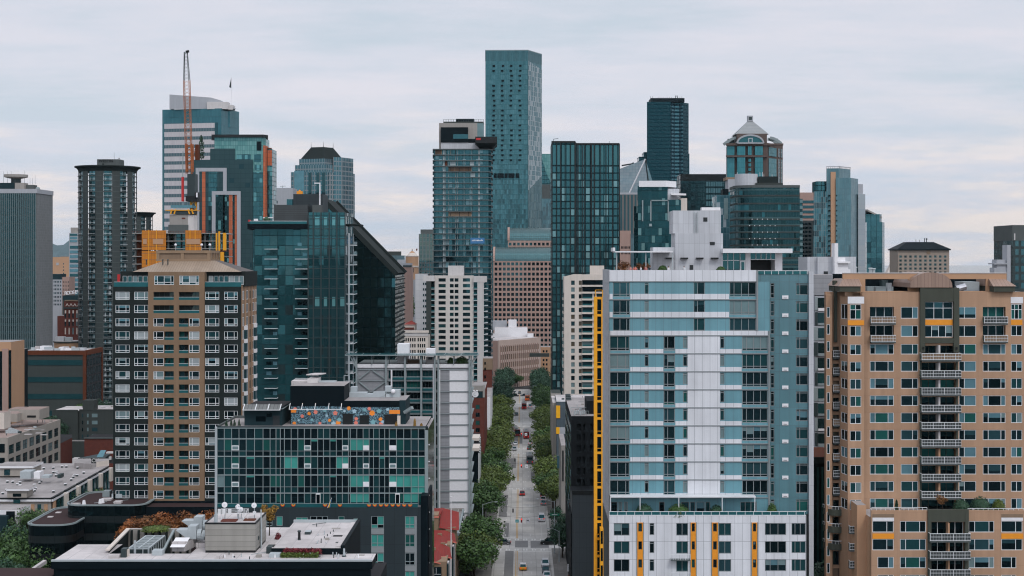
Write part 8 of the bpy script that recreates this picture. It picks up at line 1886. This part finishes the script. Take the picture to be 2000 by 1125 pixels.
for k in range(9):
 for j in range(10): mb.box(s-.12,s,D+2+j*4.4,D+4+j*4.4,Z(845+22*k),Z(832+22*k),'glass_sky' if (k*3+j)%4==0 else 'glass_teal')
th.part('side_window',mb)
mb=MB()
for k in range(4): mb.box(X(1116),X(1127),D+44-k*2,D+46-k*2,Z(813),Z(806+k*2),'steel_dark')
th.part('roof_stair',mb)
D=318.;X=lambda p: gx(p,D);Z=lambda y: gz(y,D);mb=MB((X(1118),D,0));mb.box(X(1117.5),X(1172),D,329.9,0,Z(966),'slate_panel','black_brick');mb.box(X(1117.5),X(1172),D-.1,D+.3,Z(966)-.01,Z(958),'black');mb.box(X(1115),X(1117.5),D+1,329.9,0,Z(1005),'black_brick');mb.box(X(1112),X(1117),D+3,329,0,5,'rust');th.part('podium',mb)
D=395.;th=B('shop_building','pale low shop front between the trees and the black building',1093,1104,D);mb=MB();pxbox(mb,1096,1106,870,None,D,26,'concrete','roof_grey');th.part('wall',mb);mb=MB();pxbox(mb,1088,1095,890,915,D+18,2,'glass_sky');pxbox(mb,1098,1101,880,940,D-.1,.2,'black');th.part('window',mb)
# plants
def copy_tree(o,loc,rz=0,sc_=1.,**kw):
 """a thing and its parts (shared meshes)"""
 c=o.copy();COL.objects.link(c);c.location=loc;c.rotation_euler=(0,0,rz);c.scale=(sc_,)*3
 for k_,v in kw.items(): c[k_]=v
 for ch in o.children:
  d=ch.copy();COL.objects.link(d);d.parent=c
  for g in ch.children: e=g.copy();COL.objects.link(e);e.parent=d
 return c
def make_tree(seed,h,r,mat,label,n=34,per=110,name='street_tree',cz=.62,group=None,leaf=.34,flatten=.8):
 rr=random.Random(seed);th=T(name,label,'tree',(0,0,0),group);mb=MB();zc=h*cz
 mb.cyl((0,0,0),(.05,.03,h*.4),r*.055,r*.035,'bark',8);cl=[]
 for i in range(n):
  while True:
   v=Vector((rr.uniform(-1,1),rr.uniform(-1,1),rr.uniform(-1,1)))
   if .25<v.length<1: break
  v=v.normalized()*(.35+.5*rr.random());c=Vector((v.x*r,v.y*r,zc+v.z*h*(1-cz)*flatten));cl.append((c,r*rr.uniform(.24,.42)))
  if i%3==0: mb.cyl((.05,.03,h*.38),c,r*.03,r*.008,'bark',5,False)
 th.part('trunk',mb);mb=MB()
 for c,q in cl:
  for i in range(per):
   d=Vector((rr.gauss(0,1),rr.gauss(0,1),rr.gauss(0,1))).normalized();p=c+Vector((d.x,d.y,d.z*.75))*q*(.55+.5*rr.random()**.5);u=Vector((rr.uniform(-1,1),rr.uniform(-1,1),rr.uniform(-.7,.7))).normalized();w_=u.cross(d+Vector((.01,.02,.03))).normalized();s=leaf*rr.uniform(.6,1.3);mb.face([p-u*s,p+w_*s*.6,p+u*s,p-w_*s*.6],mat)
 th.part('crown',mb);return th.o
def put(proto,used,loc,rz,s,**kw):
 if not used: o=proto;o.location=loc;o.rotation_euler=(0,0,rz);o.scale=(s,)*3;[o.__setitem__(k_,v) for k_,v in kw.items()];return o
 return copy_tree(proto,loc,rz,s,**kw)
ORD='first second third fourth fifth sixth seventh eighth ninth tenth eleventh twelfth thirteenth fourteenth fifteenth sixteenth seventeenth eighteenth nineteenth twentieth'.split()
ORD+=['twenty-'+o for o in ORD[:9]]+['thirtieth']+['thirty-'+o for o in ORD[:9]]
KIND={'olive green': [make_tree(1,12,5.9,'leaf_olive',''),make_tree(2,12,5.7,'leaf_olive','')],'green': [make_tree(3,12,5.8,'leaf_green',''),make_tree(4,12.5,5.7,'leaf_green','')],'dark green': [make_tree(5,13,6,'leaf_dark','')]}
KIND['tall green']=[make_tree(6,12,4.4,'leaf_green','',44,170,leaf=.17)];KIND['tall dark green']=[make_tree(7,12,4.2,'leaf_dark','',44,170,leaf=.17)]
used={}
def street_tree(x,y,kind,label,s=1.,group=None,z=.14):
 p=R.choice(KIND['tall '+kind] if s>1.4 else KIND[kind]);put(p,p.name in used,(x,y,z),R.uniform(0,6.28),s,label=label,group=group);used[p.name]=1
for side,wd in ((-1,'rowhouse side'),(1,'hoist side')):
 y=336. if side<0 else 433.;n=0
 while y<850:
  if not any(a-7<y<b+5 for a,b in CROSS):
   kd=('dark green' if y>700 else 'olive green' if y>520 else R.choice(['green','green','olive green'])) if side<0 else ('dark green' if y>760 else R.choice(['green','olive green','olive green']) if y<650 else 'green')
   s=R.uniform(1.0,1.18)*(1. if y<380 else 1)
   street_tree(side*(10.2+(1.4 if side<0 and y<430 else 0))+R.uniform(-.5,.5),y,kd,f'{kd} street tree, {ORD[n]} from the camera in the {wd} kerb row',s,'street trees along the kerbs');n+=1
  y+=R.uniform(9,11.5)
for x,y,s,l in ((11.3,396,.74,'small dark street tree at the corner by the tall signal pole'),(10.6,371,.72,'small street tree beside the white kerb sign'),(11,379,.62,'smallest street tree, between the corner tree and the white kerb sign'),(-3,862,.7,'lone tree in front of the pinkish beige building closing the street')): street_tree(x,y,'dark green' if y<500 else 'green',l,s)
for px,D,top,kd,l in ((-5,300,1003,'green','large green tree at the photo\'s edge beside the black rounded block'),(22,305,1000,'dark green','dark green tree between the edge tree and the black rounded block'),(38,282,1030,'green','green tree pressed against the black rounded block'),(8,268,1062,'dark green','lowest dark tree at the photo\'s lower corner'),(30,262,1088,'green','green tree just above the low parapet in the corner'),(62,352,972,'green','tree between the white house and the grey flat roofed block'),
  (165,392,958,'dark green','dark tree below the stepped white eaves'),(192,398,948,'green','green tree below the far end of the stepped eaves'),(85,548,796,'dark green','dark tree between the beige block and the grey green block'),(104,555,800,'dark green','dark tree touching the grey green block\'s corner'),(172,600,772,'green','tree in front of the rust framed block\'s corner'),(196,605,768,'dark green','dark tree between the rust framed block and the brown tower'),(1600,256,1062,'dark green','dark tree low in the gap below the black clad building')):
 street_tree(gx(px,D),D,kd,l,gz(top,D)/12.3,z=0)
TD=B('flat_roof_building','raised brown planted deck in front of the low annex, carrying the orange leaved trees',230,424,278);mb=MB();mb.box(gx(258,278),gx(424,278),278,291.9,0,19,'navy','roof_brown');TD.part('deck',mb)
pr=[make_tree(11,8,4,'leaf_orange','',name='maple_tree',n=22,per=80,leaf=.26,flatten=1.1),make_tree(12,8,4,'leaf_autumn','',name='maple_tree',n=22,per=80,leaf=.26,flatten=1.1)]
for i,(px,s,l) in enumerate(((255,.98,'lowest orange maple beside the black rounded block'),(290,1.08,'rust orange maple second from the black rounded block'),(325,1.1,'broad orange maple in the middle of the row'),(362,1.16,'reddest tall maple in the orange row'),(398,1.12,'orange maple beside the glass block corner'))): put(pr[i%2],i>1,(gx(px,285),285-(i%2)*2,19 if i else 18.5),i*1.3,s,label=l)
o=make_tree(13,4.4,1.25,'leaf_gold','golden leaved small tree behind the concrete stair house',name='maple_tree',n=16,per=70,leaf=.13);o.location=(gx(526,163),163,ZR)
def bush(name,label,px,yt,yb,D,wpx,mat,n=600,leaf=.12,group=None):
 rr=random.Random(int(px));c=Vector((gx(px,D),D,gz(yb,D)));r=wpx*D/F/2;h=(yb-yt)*D/F;mb=MB();mb.ball((c.x,c.y,c.z+h*.35),r*.8,mat,10,6,h*.6/r)
 for i in range(n):
  d=Vector((rr.gauss(0,1),rr.gauss(0,1),abs(rr.gauss(0,1)))).normalized();p=c+Vector((d.x*r,d.y*r,d.z*h))*rr.uniform(.86,1.03);u=Vector((rr.uniform(-1,1),rr.uniform(-1,1),rr.uniform(-1,1))).normalized();w_=u.cross(d).normalized();s=leaf*rr.uniform(.6,1.3);mb.face([p-u*s,p+w_*s*.7,p+u*s,p-w_*s*.7],mat)
 return solo(name,label,'shrub',mb,tuple(c),group)
for a in (('bush','round clipped bush at the hoist end of the white podium terrace',1258,983,1006,234.5,36,'leaf_dark'),('bush','widest clipped bush on the white podium terrace',1325,984,1006,234.5,46,'leaf_green'),('bush','domed clipped bush third along the white podium terrace',1399,986,1006,234.5,28,'leaf_dark'),('bush','loose tall bush by the teal recess of the white podium terrace',1508,983,1006,234.5,20,'leaf_green'),('bush','clipped bush on the roof terrace beside the white roof house',1294,518.5,531,239,19,'leaf_green'),('bush','small clipped bush on the roof terrace by the glass pavilion',1408,520.5,531,239,19,'leaf_green'),
   ('bush','dark bush on the tan building\'s podium terrace beside the reddish shrub',1878,975,996,233,34,'leaf_dark'),('bush','wide dark bush on the tan building\'s podium terrace',1915,969,996,233,40,'leaf_dark'),('bush','olive bush at the far end of the tan building\'s podium terrace',1950,975,996,233,26,'leaf_olive'),('bush','deep red bush beside the golden tree on the flat roof',543,1040,1062,161,16,'leaf_red',500,.07),('bush','low green creeper over the plant yard parapet',305,1027,1035,165.2,60,'leaf_olive',700,.09),('bush','green roof plants under the pergola of the steel framed block',902,696,709,386,26,'leaf_green',400,.2),('bush','small roof plant at the pergola\'s first green corner',880,698,709,386,12,'leaf_green',300,.2)): bush(*a)
cone_tree('conifer','narrow dark conifer on the tan building\'s podium terrace',1751,976,997,233,9,'leaf_dark',n=500,leaf=.12);
for px,l in ((1840,'reddish shrub tree on the tan building\'s podium terrace'),): o=make_tree(21,2.9,1.3,'leaf_autumn',l,name='shrub_tree',n=14,per=50,leaf=.12);o.location=(gx(px,233),233,gz(998,233))
for i,(px,l) in enumerate(((1217,'orange leaved small tree under the thin roof canopy, by the canopy tip'),(1256,'larger orange leaved tree under the thin roof canopy'))): o=make_tree(22+i,2.8,1.35,'leaf_autumn',l,name='terrace_tree',n=14,per=60,leaf=.12);o.location=(gx(px,241),241,76.)
for i,px in enumerate((442,451.5,458,467)): cone_tree('potted_conifer',('smallest','second','third','tallest')[i]+' potted conifer in the row on the glass block\'s roof corner',px,821-i*.6,834,D+0 if 0 else 231,6.5,'leaf_dark',n=260,leaf=.1,group='potted conifers on the glass block roof')
for px,y,l in ((810,816,'tall golden potted plant on the glass block\'s roof corner'),(823,826,'low yellow potted plant at the glass block\'s roof edge'),(774,823,'yellow green plant by the cream door jamb of the mural')): bush('potted_plant',l,px,y,835,231,6,'leaf_gold',200,.07)
# vehicles
def car(label,col,x,y,rz=0.,kind='sedan',top=None,cat='car',name='car',group=None):
 L,W,Hh,hood,tail={'sedan': (4.6,1.8,1.42,1.25,.85),'suv': (4.8,1.95,1.8,1.2,.25),'van': (5.4,2.,2.2,.9,.1),'taxi': (4.8,1.85,1.5,1.2,.6)}[kind]
 th=T(name,label,cat,(0,0,0),group);h=L/2;b=Hh*.58;w_=W/2;top=top or col
 def loft(mb,secs,mat,cap=True):
  for (y0,a0,l0,u0),(y1,a1,l1,u1) in zip(secs,secs[1:]):
   A=[(-a0,y0,l0),(a0,y0,l0),(a0,y0,u0),(-a0,y0,u0)];Bq=[(-a1,y1,l1),(a1,y1,l1),(a1,y1,u1),(-a1,y1,u1)]
   for i in range(4): j=(i+1)%4;mb.face([A[j],A[i],Bq[i],Bq[j]],mat)
  if cap: y0,a0,l0,u0=secs[0];mb.face([(-a0,y0,l0),(a0,y0,l0),(a0,y0,u0),(-a0,y0,u0)],mat);y0,a0,l0,u0=secs[-1];mb.face([(a0,y0,l0),(-a0,y0,l0),(-a0,y0,u0),(a0,y0,u0)],mat)
 mb=MB();loft(mb,[(-h,w_*.86,.35,b*.82),(-h+.2,w_,.25,b*.95),(-h+tail+.1,w_,.22,b),(h-hood,w_,.22,b),(h-.25,w_*.95,.25,b*.86),(h,w_*.82,.35,b*.7)],col);th.part('body',mb)
 mb=MB();r0,r1=-h+tail,h-hood;loft(mb,[(r0,w_*.92,b-.02,b+.02),(r0+.45,w_*.84,b-.02,Hh-.06),(r1-.85,w_*.82,b-.02,Hh-.06),(r1,w_*.92,b-.02,b+.02)],'glass_black');th.part('glazing',mb)
 mb=MB();mb.box(-w_*.8,w_*.8,r0+.42,r1-.75,Hh-.075,Hh,top)
 for s in (-1,1): mb.beam((s*w_*.86,r1-.05,b),(s*w_*.8,r1-.8,Hh-.04),.09,top);mb.beam((s*w_*.86,r0+.05,b),(s*w_*.8,r0+.45,Hh-.04),.12,top)
 th.part('roof',mb)
 for sx in (-1,1):
  for yy in (-h+.85,h-.85): mb=MB();mb.cyl((sx*w_*.78,yy,.33),(sx*w_*1.01,yy,.33),.33,.33,'rubber',14);mb.cyl((sx*w_*1.0,yy,.33),(sx*w_*1.03,yy,.33),.2,.18,'chrome',10);th.part('wheel',mb)
  mb=MB();mb.box(sx*w_*.66-.2,sx*w_*.66+.2,h-.12,h-.02,b*.62,b*.78,'lamp_clear');th.part('headlight',mb);mb=MB();mb.box(sx*w_*.7-.16,sx*w_*.7+.16,-h-.02,-h+.15,b*.7,b*.9,'lamp_red');th.part('taillight',mb)
 if kind=='taxi': mb=MB();mb.box(-.35,.35,-.25,.05,Hh,Hh+.18,'white_paint');th.part('roof_sign',mb)
 th.o.location=(x,y,.03);th.o.rotation_euler=(0,0,rz);return th.o
def bus(label,col,x,y,rz=0.,L=12.2,lower=None,name='bus'):
 th=T(name,label,'bus',(0,0,0));w_,Hh,h=1.28,3.15,L/2;mb=MB();lower=lower or col
 mb.prism([(-w_+.15,-h),(w_-.15,-h),(w_,-h+.25),(w_,h-.25),(w_-.15,h),(-w_+.15,h),(-w_,h-.25),(-w_,-h+.25)],.35,1.25,lower);mb.prism([(-w_+.15,-h),(w_-.15,-h),(w_,-h+.25),(w_,h-.25),(w_-.15,h),(-w_+.15,h),(-w_,h-.25),(-w_,-h+.25)],1.25,Hh-.1,col);th.part('body',mb)
 mb=MB();mb.box(-w_*.9,w_*.9,-h+.15,h-.15,Hh-.1,Hh,'bus_roof');mb.box(-.8,.8,-h+1.2,-h+4,Hh,Hh+.28,'bus_roof');mb.box(-.5,.5,h-4,h-2.6,Hh,Hh+.22,'steel');th.part('roof',mb)
 for s in (-1,1):
  mb=MB();n=int(L/1.7)
  for i in range(n): a=-h+.6+i*(L-1.2)/n;mb.box(s*w_-.02,s*w_+.02,a,a+(L-1.2)/n-.12,1.4,2.6,'glass_black')
  th.part('side_window',mb)
  for yy in (-h+2.4,h-2.6): mb=MB();mb.cyl((s*(w_-.25),yy,.48),(s*(w_+.01),yy,.48),.48,.48,'rubber',14);mb.cyl((s*w_,yy,.48),(s*(w_+.03),yy,.48),.26,.22,'chrome',10);th.part('wheel',mb)
  mb=MB();mb.box(s*.95-.14,s*.95+.14,-h-.03,-h+.02,.75,1.1,'lamp_red');th.part('taillight',mb);mb=MB();mb.box(s*.9-.2,s*.9+.2,h-.02,h+.03,.65,.85,'lamp_clear');th.part('headlight',mb)
 mb=MB();mb.box(-1.1,1.1,h-.01,h+.03,1.2,2.5,'glass_black');th.part('windscreen',mb);mb=MB();mb.box(-1.,1.,-h-.03,-h+.01,1.75,2.6,'glass_black');th.part('rear_window',mb);mb=MB();mb.box(-.9,.9,h,h+.04,2.6,2.9,'black');th.part('destination_board',mb)
 th.o.location=(x,y,.03);th.o.rotation_euler=(0,0,rz)
for n_,c_ in dict(car_white=(.7,.7,.72),car_silver=(.38,.40,.43),car_black=(.012,.013,.015),car_red=(.32,.02,.02),car_blue=(.12,.19,.30),car_navy=(.02,.05,.09),car_grey=(.12,.13,.14),car_yellow=(.75,.34,.01),bus_red=(.34,.025,.02),bus_orange=(.55,.12,.02),bus_grey=(.13,.15,.16),bus_roof=(.33,.34,.35)).items(): flat(n_,c_,.28,1.5)
glow('lamp_red',(.8,.02,.01),.6);flat('lamp_clear',(.7,.72,.7),.15);glow('signal_red',(1.,.03,.02),4.);PI=math.pi
car('orange yellow taxi with a white roof driving along the near block','car_yellow',.2,358,0,'taxi','white_paint');car('white and navy utility car parked by the kerb near the taxi','car_white',5.9,361,PI,'suv','car_white');car('dark navy car parked nose to tail behind the white and navy one','car_navy',5.9,354.5,PI)
car('dark grey sedan turning across the first crossing','car_grey',-5.4,389,PI/2);car('black car half hidden by the corner tree at the first crossing','car_black',7.4,389,PI/2,'suv');car('white delivery van parked at the kerb before the tall signal pole','car_white',5.8,424,0,'van',cat='van',name='van');car('red sedan driving alone away from the camera','car_red',.0,470,0,top='car_red')
car('pale blue sedan turning at the second crossing by the trees','car_blue',-6.2,494,PI*.82);bus('grey bus driving away just past the second crossing','bus_grey',2.9,546);bus('red and cream bus coming towards the camera','bus_red',-2.9,632,PI+.1,16,'car_red');bus('red bus driving away beside the oncoming one','bus_red',1.8,622)
bus('red bus with lit tail lamps far up the street','bus_red',1.,742);bus('small orange red bus at the very end of the street','bus_orange',2.8,786);car('white van beside the far red bus','car_white',4.2,744,0,'van',cat='van',name='van');bus('dark parked coach under the trees far up the street','car_navy',-6.2,689,PI,9)
for a in (('silver sedan coming towards the camera before the third crossing','car_silver',-3.2,580,PI),('white sedan following the silver one','car_white',-2.9,597,PI),('white hatchback ahead of the grey bus','car_white',3.4,599),('grey hatchback between the grey bus and the white hatchback','car_grey',2.9,583),('white car parked under the trees opposite the grey bus','car_white',-6.7,538),('dark car parked under the trees behind the white one','car_black',-6.7,522),('black car far up the street beside the dark coach','car_black',-2.9,709,PI),('silver car parked under the trees by the black building','car_silver',6.8,452),('white car parked between silver ones under the trees','car_white',6.8,459),('dark parked car at the far end of the kerb row by the black building','car_black',6.8,466),
   ('black car crossing at the street\'s far end, by the orange bus','car_black',-4.2,806,PI/2),('navy car crossing in the middle of the far end','car_navy',1.2,808,PI/2),('silver car crossing beside the far end trees','car_silver',-9,812,PI/2),('grey car stopped at the far end','car_grey',-1.5,822,PI),('white car stopped at the far end beside the grey one','car_white',-4.4,824,PI),('white car parked by the kerb at the photo\'s lower edge','car_white',6.1,349)): car(*a)
# street furniture
def lamp(label,x,y,h,arm,rz=0.):
 th=T('street_lamp',label,'street lamp',(x,y,.14));mb=MB();mb.cyl((x,y,.14),(x,y,h),.12,.08,'galv',8);mb.cyl((x,y,.14),(x,y,.6),.22,.2,'galv',8);th.part('pole',mb);mb=MB();pv=Vector((x,y,h-.3))
 for i in range(1,6): q=Vector((x+arm*i/5,y,h-.3+.9*math.sin(i/5*1.6)));mb.beam(pv,q,.09,'galv');pv=q
 th.part('arm',mb);mb=MB();s=1 if arm>0 else -1;mb.prism([(min(pv.x,pv.x+s*.8),y-.16),(max(pv.x,pv.x+s*.8),y-.16),(max(pv.x,pv.x+s*.8),y+.16),(min(pv.x,pv.x+s*.8),y+.16)],pv.z-.1,pv.z+.06,'galv');th.part('lamp_head',mb);return th
tp=lamp('tall street lamp pole carrying a green street name sign at the first crossing',8.6,376,14.2,-4.2);mb=MB();mb.box(7.5,9.9,375.75,375.83,10.3,10.85,'sign_green');mb.box(7.9,9.4,375.72,375.76,10.5,10.65,'white_paint');tp.part('street_sign',mb)
for a in (('street lamp with curved arm standing among the trees on the rowhouse side',-11.2,399,9.4,3.4),('street lamp leaning over the near trees on the rowhouse side',-10.6,367,9.2,2.8),('street lamp over the second crossing on the rowhouse side',-10.2,478,9.2,3.2),('street lamp above the trees on the black building side far off',9.6,640,11,-3.4),('street lamp near the far end on the black building side',9.4,745,11,-3),('slender street lamp behind the tall sign pole',9.6,366,8.2,-2.4)): lamp(*a)
def signal(label,x,y,z,red=True):
 th=T('traffic_light',label,'traffic light',(x,y,z));mb=MB();mb.box(x-.19,x+.19,y-.14,y+.14,z,z+1.1,'black' if not red else 'red');th.part('housing',mb)  # glow of the red light carried into the housing colour
 for i,m in enumerate(('glass_greenish','yellow_steel','signal_red')): 
  if red: mb=MB();mb.cyl((x,y-.15,z+.2+i*.34),(x,y-.2,z+.2+i*.34),.13,.13,m if i==2 else 'black',12);th.part('lens',mb)
 mb=MB();mb.beam((x,y,z+1.1),(x,y,z+1.5),.05,'black');th.part('hanger',mb)
def wire(label,y,z,x0=-9.5,x1=9.2):
 mb=MB();pv=None
 for i in range(13): u=i/12;q=Vector((x0+(x1-x0)*u,y,z+1.2*(2*u-1)**2));pv and mb.beam(pv,q,.05,'black');pv=q
 solo('span_wire',label,'cable',mb)
def board(label,x,y,z,w_,h_,mat): mb=MB();mb.box(x-w_/2,x+w_/2,y-.04,y,z,z+h_,mat);b_=solo('hanging_sign',label,'sign',mb);m2=MB();m2.box(x-w_*.3,x+w_*.3,y-.06,y-.045,z+h_*.42,z+h_*.58,'white_paint' if mat!='white_paint' else 'frame_dark');link('sign_mark',m2.mesh('sign_mark',b_.location),b_)
for i,(y,z,nm) in enumerate(((381,7.5,'first'),(482,7.3,'second'),(570,7.2,'third'))):
 wire(f'black cable spanning the street above the {nm} crossing',y,z+1.4);signal(f'red traffic light hanging over the {nm} crossing',-.3 if i else -.2,y,z);board(f'white lane sign hanging beside the red light of the {nm} crossing',1.5,y,z,1.0,1.1,'white_paint')
 wire(f'black cable beyond the {nm} crossing',y+15,z+1.4);signal(f'dark traffic light seen from behind past the {nm} crossing',-2.6,y+15,z,False)
board('turquoise lane arrow sign hanging beside the first red light',-1.4,381,7.5,.9,.8,'sign_teal');signal('red traffic light on the tree side of the second crossing',5.2,482,7.4)
th=T('sign_post','white kerb sign board on a post by the slate panelled wall','sign',(12.6,349,.14));mb=MB();mb.cyl((12.6,349,.14),(12.6,349,3.3),.06,.06,'galv',6);th.part('post',mb);mb=MB();mb.box(11.2,12.7,348.85,348.95,1.4,3.2,'white_paint');th.part('board',mb);mb=MB()
for i in range(3): mb.box(11.45,12.4,348.8,348.86,2.75-i*.42,2.93-i*.42,'steel')
th.part('sign_mark',mb)
# bunting, flags, people
RAIN=['bunt_red','orange','paint_yellow2','banner_blue'];flat('bunt_red',(.55,.03,.02));flat('paint_yellow2',(.8,.5,.03))
mb=MB();yb_=225.9
for i in range(4):
 for j in range(8): a,b=PI+j*PI/8,PI+(j+1)*PI/8;r0,r1=.36-i*.09,.36-(i+1)*.09;P=lambda r,t_: (r*math.cos(t_),-.02*(j%2)-.004*i,r*math.sin(t_)*1.1);mb.face([P(r0,a),P(r0,b),P(r1,b),P(r1,a)],RAIN[i])
fan=solo('bunting_fan','pleated half round rainbow bunting tied to the glass block\'s terrace rail','bunting',mb,(0,0,0),'rainbow bunting on the terrace rail')
for i,px in enumerate((552,573,635,664,720.8,732,744,754.6,767,778,789.5,801)):
 o=fan if i==0 else fan.copy();i and COL.objects.link(o);o.location=(gx(px,yb_),yb_,gz(985,yb_))
mb=MB();P=lambda x_,y_: (gx(x_,yb_),yb_-.1,gz(y_,yb_))
for i,m in enumerate(['bunt_red','orange','paint_yellow2','leaf_green','banner_blue']): a,b=i/5,(i+1)/5;L2=lambda u,v: P(640+5*u+3*v,991-16*v*(.5+.5*u));mb.face([L2(a,0),L2(b,0),L2(b,1),L2(a,1)],m)
mb.beam(P(639.5,992),P(648,972),.05,'frame_white');solo('flag','folded rainbow flag leaning on the terrace rail of the glass block','flag',mb)
def figure(label,x,y,z,shirt,legs,hair,rz=0.,arm=.2,group=None,step=.1):
 v=[(0,0,.95),(0,0,1.2),(0,.01,1.42),(0,0,1.5),(0,-.01,1.6),(0,-.01,1.72),(.1,0,.9),(.11,-step,.5),(.11,-step*.6,.06),(.11,-step-.16,.03),(-.1,0,.9),(-.11,step,.5),(-.11,step*1.4,.06),(-.11,step*1.4-.16,.03),(.2,0,1.4),(.26,-arm*.3,1.12),(.27,-arm,.9),(.27,-arm*1.2,.8),(-.2,0,1.4),(-.26,arm*.3,1.12),(-.27,arm*.2,.88),(-.27,arm*.1,.78)]
 e=[(0,1),(1,2),(2,3),(3,4),(4,5),(0,6),(6,7),(7,8),(8,9),(0,10),(10,11),(11,12),(12,13),(2,14),(14,15),(15,16),(16,17),(2,18),(18,19),(19,20),(20,21)]
 rad_=[.14,.14,.15,.055,.095,.085,.095,.07,.05,.04,.095,.07,.05,.04,.065,.05,.038,.035,.065,.05,.038,.035]
 me=bpy.data.meshes.new('person');me.from_pydata(v,e,[]);o=link('person',me);md=o.modifiers.new('s','SKIN');o.modifiers.new('u','SUBSURF').levels=1
 for sv_,q in zip(me.skin_vertices[0].data,rad_): sv_.radius=(q,q*.8)
 me.skin_vertices[0].data[0].use_root=True;dg=bpy.context.evaluated_depsgraph_get();nm=bpy.data.meshes.new_from_object(o.evaluated_get(dg));bpy.data.objects.remove(o);nm.name='person'
 nm.materials.clear();[nm.materials.append(M(m)) for m in (legs,shirt,'skin')]
 for p in nm.polygons: c=p.center;p.material_index=2 if c.z>1.47 or (c.z<.95 and abs(c.x)>.22) else 1 if c.z>.93 else 0;p.use_smooth=True
 o=link('person',nm,None,(x,y,z),rz,label=label,category='person',group=group);mb=MB();mb.ball((0,.015,1.69),.115,hair,10,5,1.,0);h=mb.mesh('hair',smooth=True);link('hair',h,o)
flat('skin',(.45,.26,.19));flat('shirt_pink',(.55,.24,.22));flat('hair_dark',(.02,.014,.01));flat('denim',(.05,.08,.14));flat('skin2',(.2,.1,.07))
TP=(1232,1238,1241.5,1251.5,1262,1269,1306,1336,1260)
TL=('person in a pink top at the roof parapet under the canopy','person in a pale pink top leaning at the roof parapet','person in coral at the roof parapet between two others','person in a white shirt standing at the roof parapet','person in pink sitting group beside the canopy post','dark dressed person at the roof parapet by the roof house','white shirted person beside the clipped roof bush','person in white by the bench against the roof house','person in red behind the pink dressed group on the roof')
TS=('shirt_pink','paint_coral','paint_coral','white_paint','shirt_pink','car_navy','white_paint','frame_white','car_red')
for i,px in enumerate(TP): d_=238.3+(i%3)*.5;figure(TL[i],gx(px,d_),d_,75.98,TS[i],'denim','hair_dark',i*1.7,.1+.1*(i%3),'people on the roof terrace')
for i,(x,y,l,s) in enumerate(((-6.4,483,'pedestrian in a red top on the second crossing','bunt_red'),(-5.6,479,'pedestrian in dark clothes on the second crossing','car_navy'),(-6.9,481.5,'pedestrian in white beside the red one on the second crossing','white_paint'))): figure(l,x,y,.03,s,'denim','hair_dark',PI/2,.25,step=.2)
# roof clutter
rc=random.Random(77)
def clutter(parent,base,x0,x1,y0,y1,z,n,s=1.):
 """pipes, curbs and small units lying about on a flat roof"""
 for i in range(n):
  x,y=rc.uniform(x0,x1),rc.uniform(y0,y1);k_=rc.random();mb=MB()
  if k_<.3: mb.cyl((x,y,z),(x,y,z+rc.uniform(.3,.9)*s),.09*s,.09*s,rc.choice(['galv','steel_dark']),7);nm='vent_pipe'
  elif k_<.55: L_=rc.uniform(1,4)*s;mb.beam((x,y,z+.12),(x+(L_ if rc.random()<.5 else 0),y+L_*.8,z+.12),.09*s,rc.choice(['galv','steel','steel_dark']));nm='roof_pipe'
  elif k_<.8: a=rc.uniform(.4,1.1)*s;mb.box(x,x+a,y,y+a*.8,z,z+a*.5,rc.choice(['galv','silver_cladding','steel_dark','concrete']));nm='roof_box'
  else: a=rc.uniform(.6,1.6)*s;mb.box(x,x+a*1.4,y,y+a,z,z+.03,rc.choice(['concrete_dark','roof_dark','concrete']));nm='roof_patch'
  o_=link(nm,mb.mesh(nm,base),parent)
TH={o['label']: o for o in bpy.data.objects if o.parent is None and o.get('label')}
def cl(label,*a): o=TH[label];clutter(o,o.location,*a)
cl('dark low building with pale flat roof, concrete stair house and sunken plant yard',-32,-16.5,149.5,152.6,ZR+.004,16,.6)
cl('dark low building with pale flat roof, concrete stair house and sunken plant yard',-25.5,-20.5,154,166,47.6,12,.6)
cl('low glass walled block with green tinted panes and a flower mural on its roof',-47,-24,236.6,243,gz(834.6,229.),14,.8)
cl('pale grey block with exposed steel frame, cross bracing, white panels and a roof pergola',-42,-16,386,397,gz(713,383.),16,1.)
cl('black glass office block of two stepped wings with rounded corners and brown gravel roofs',-90,-80,292,304,gz(988,290.),10,.9)
cl('low beige block with rows of square windows along its side and pink roof',-175,-165.5,454,495,gz(855,450.),16,1.2)
cl('grey green stucco block with bright white roof in front of the rust framed block',-180,-164,563,574,gz(801,560.),8,1.2)
cl('grey panelled block with bright yellow panels beyond the black building',13,22,484,500,gz(783,480.),8,1.)
cl('black brick building with railed roof deck and lower slate front beside the yellow hoist',12,18,341,374,gz(814,330.),14,1.)
haze()
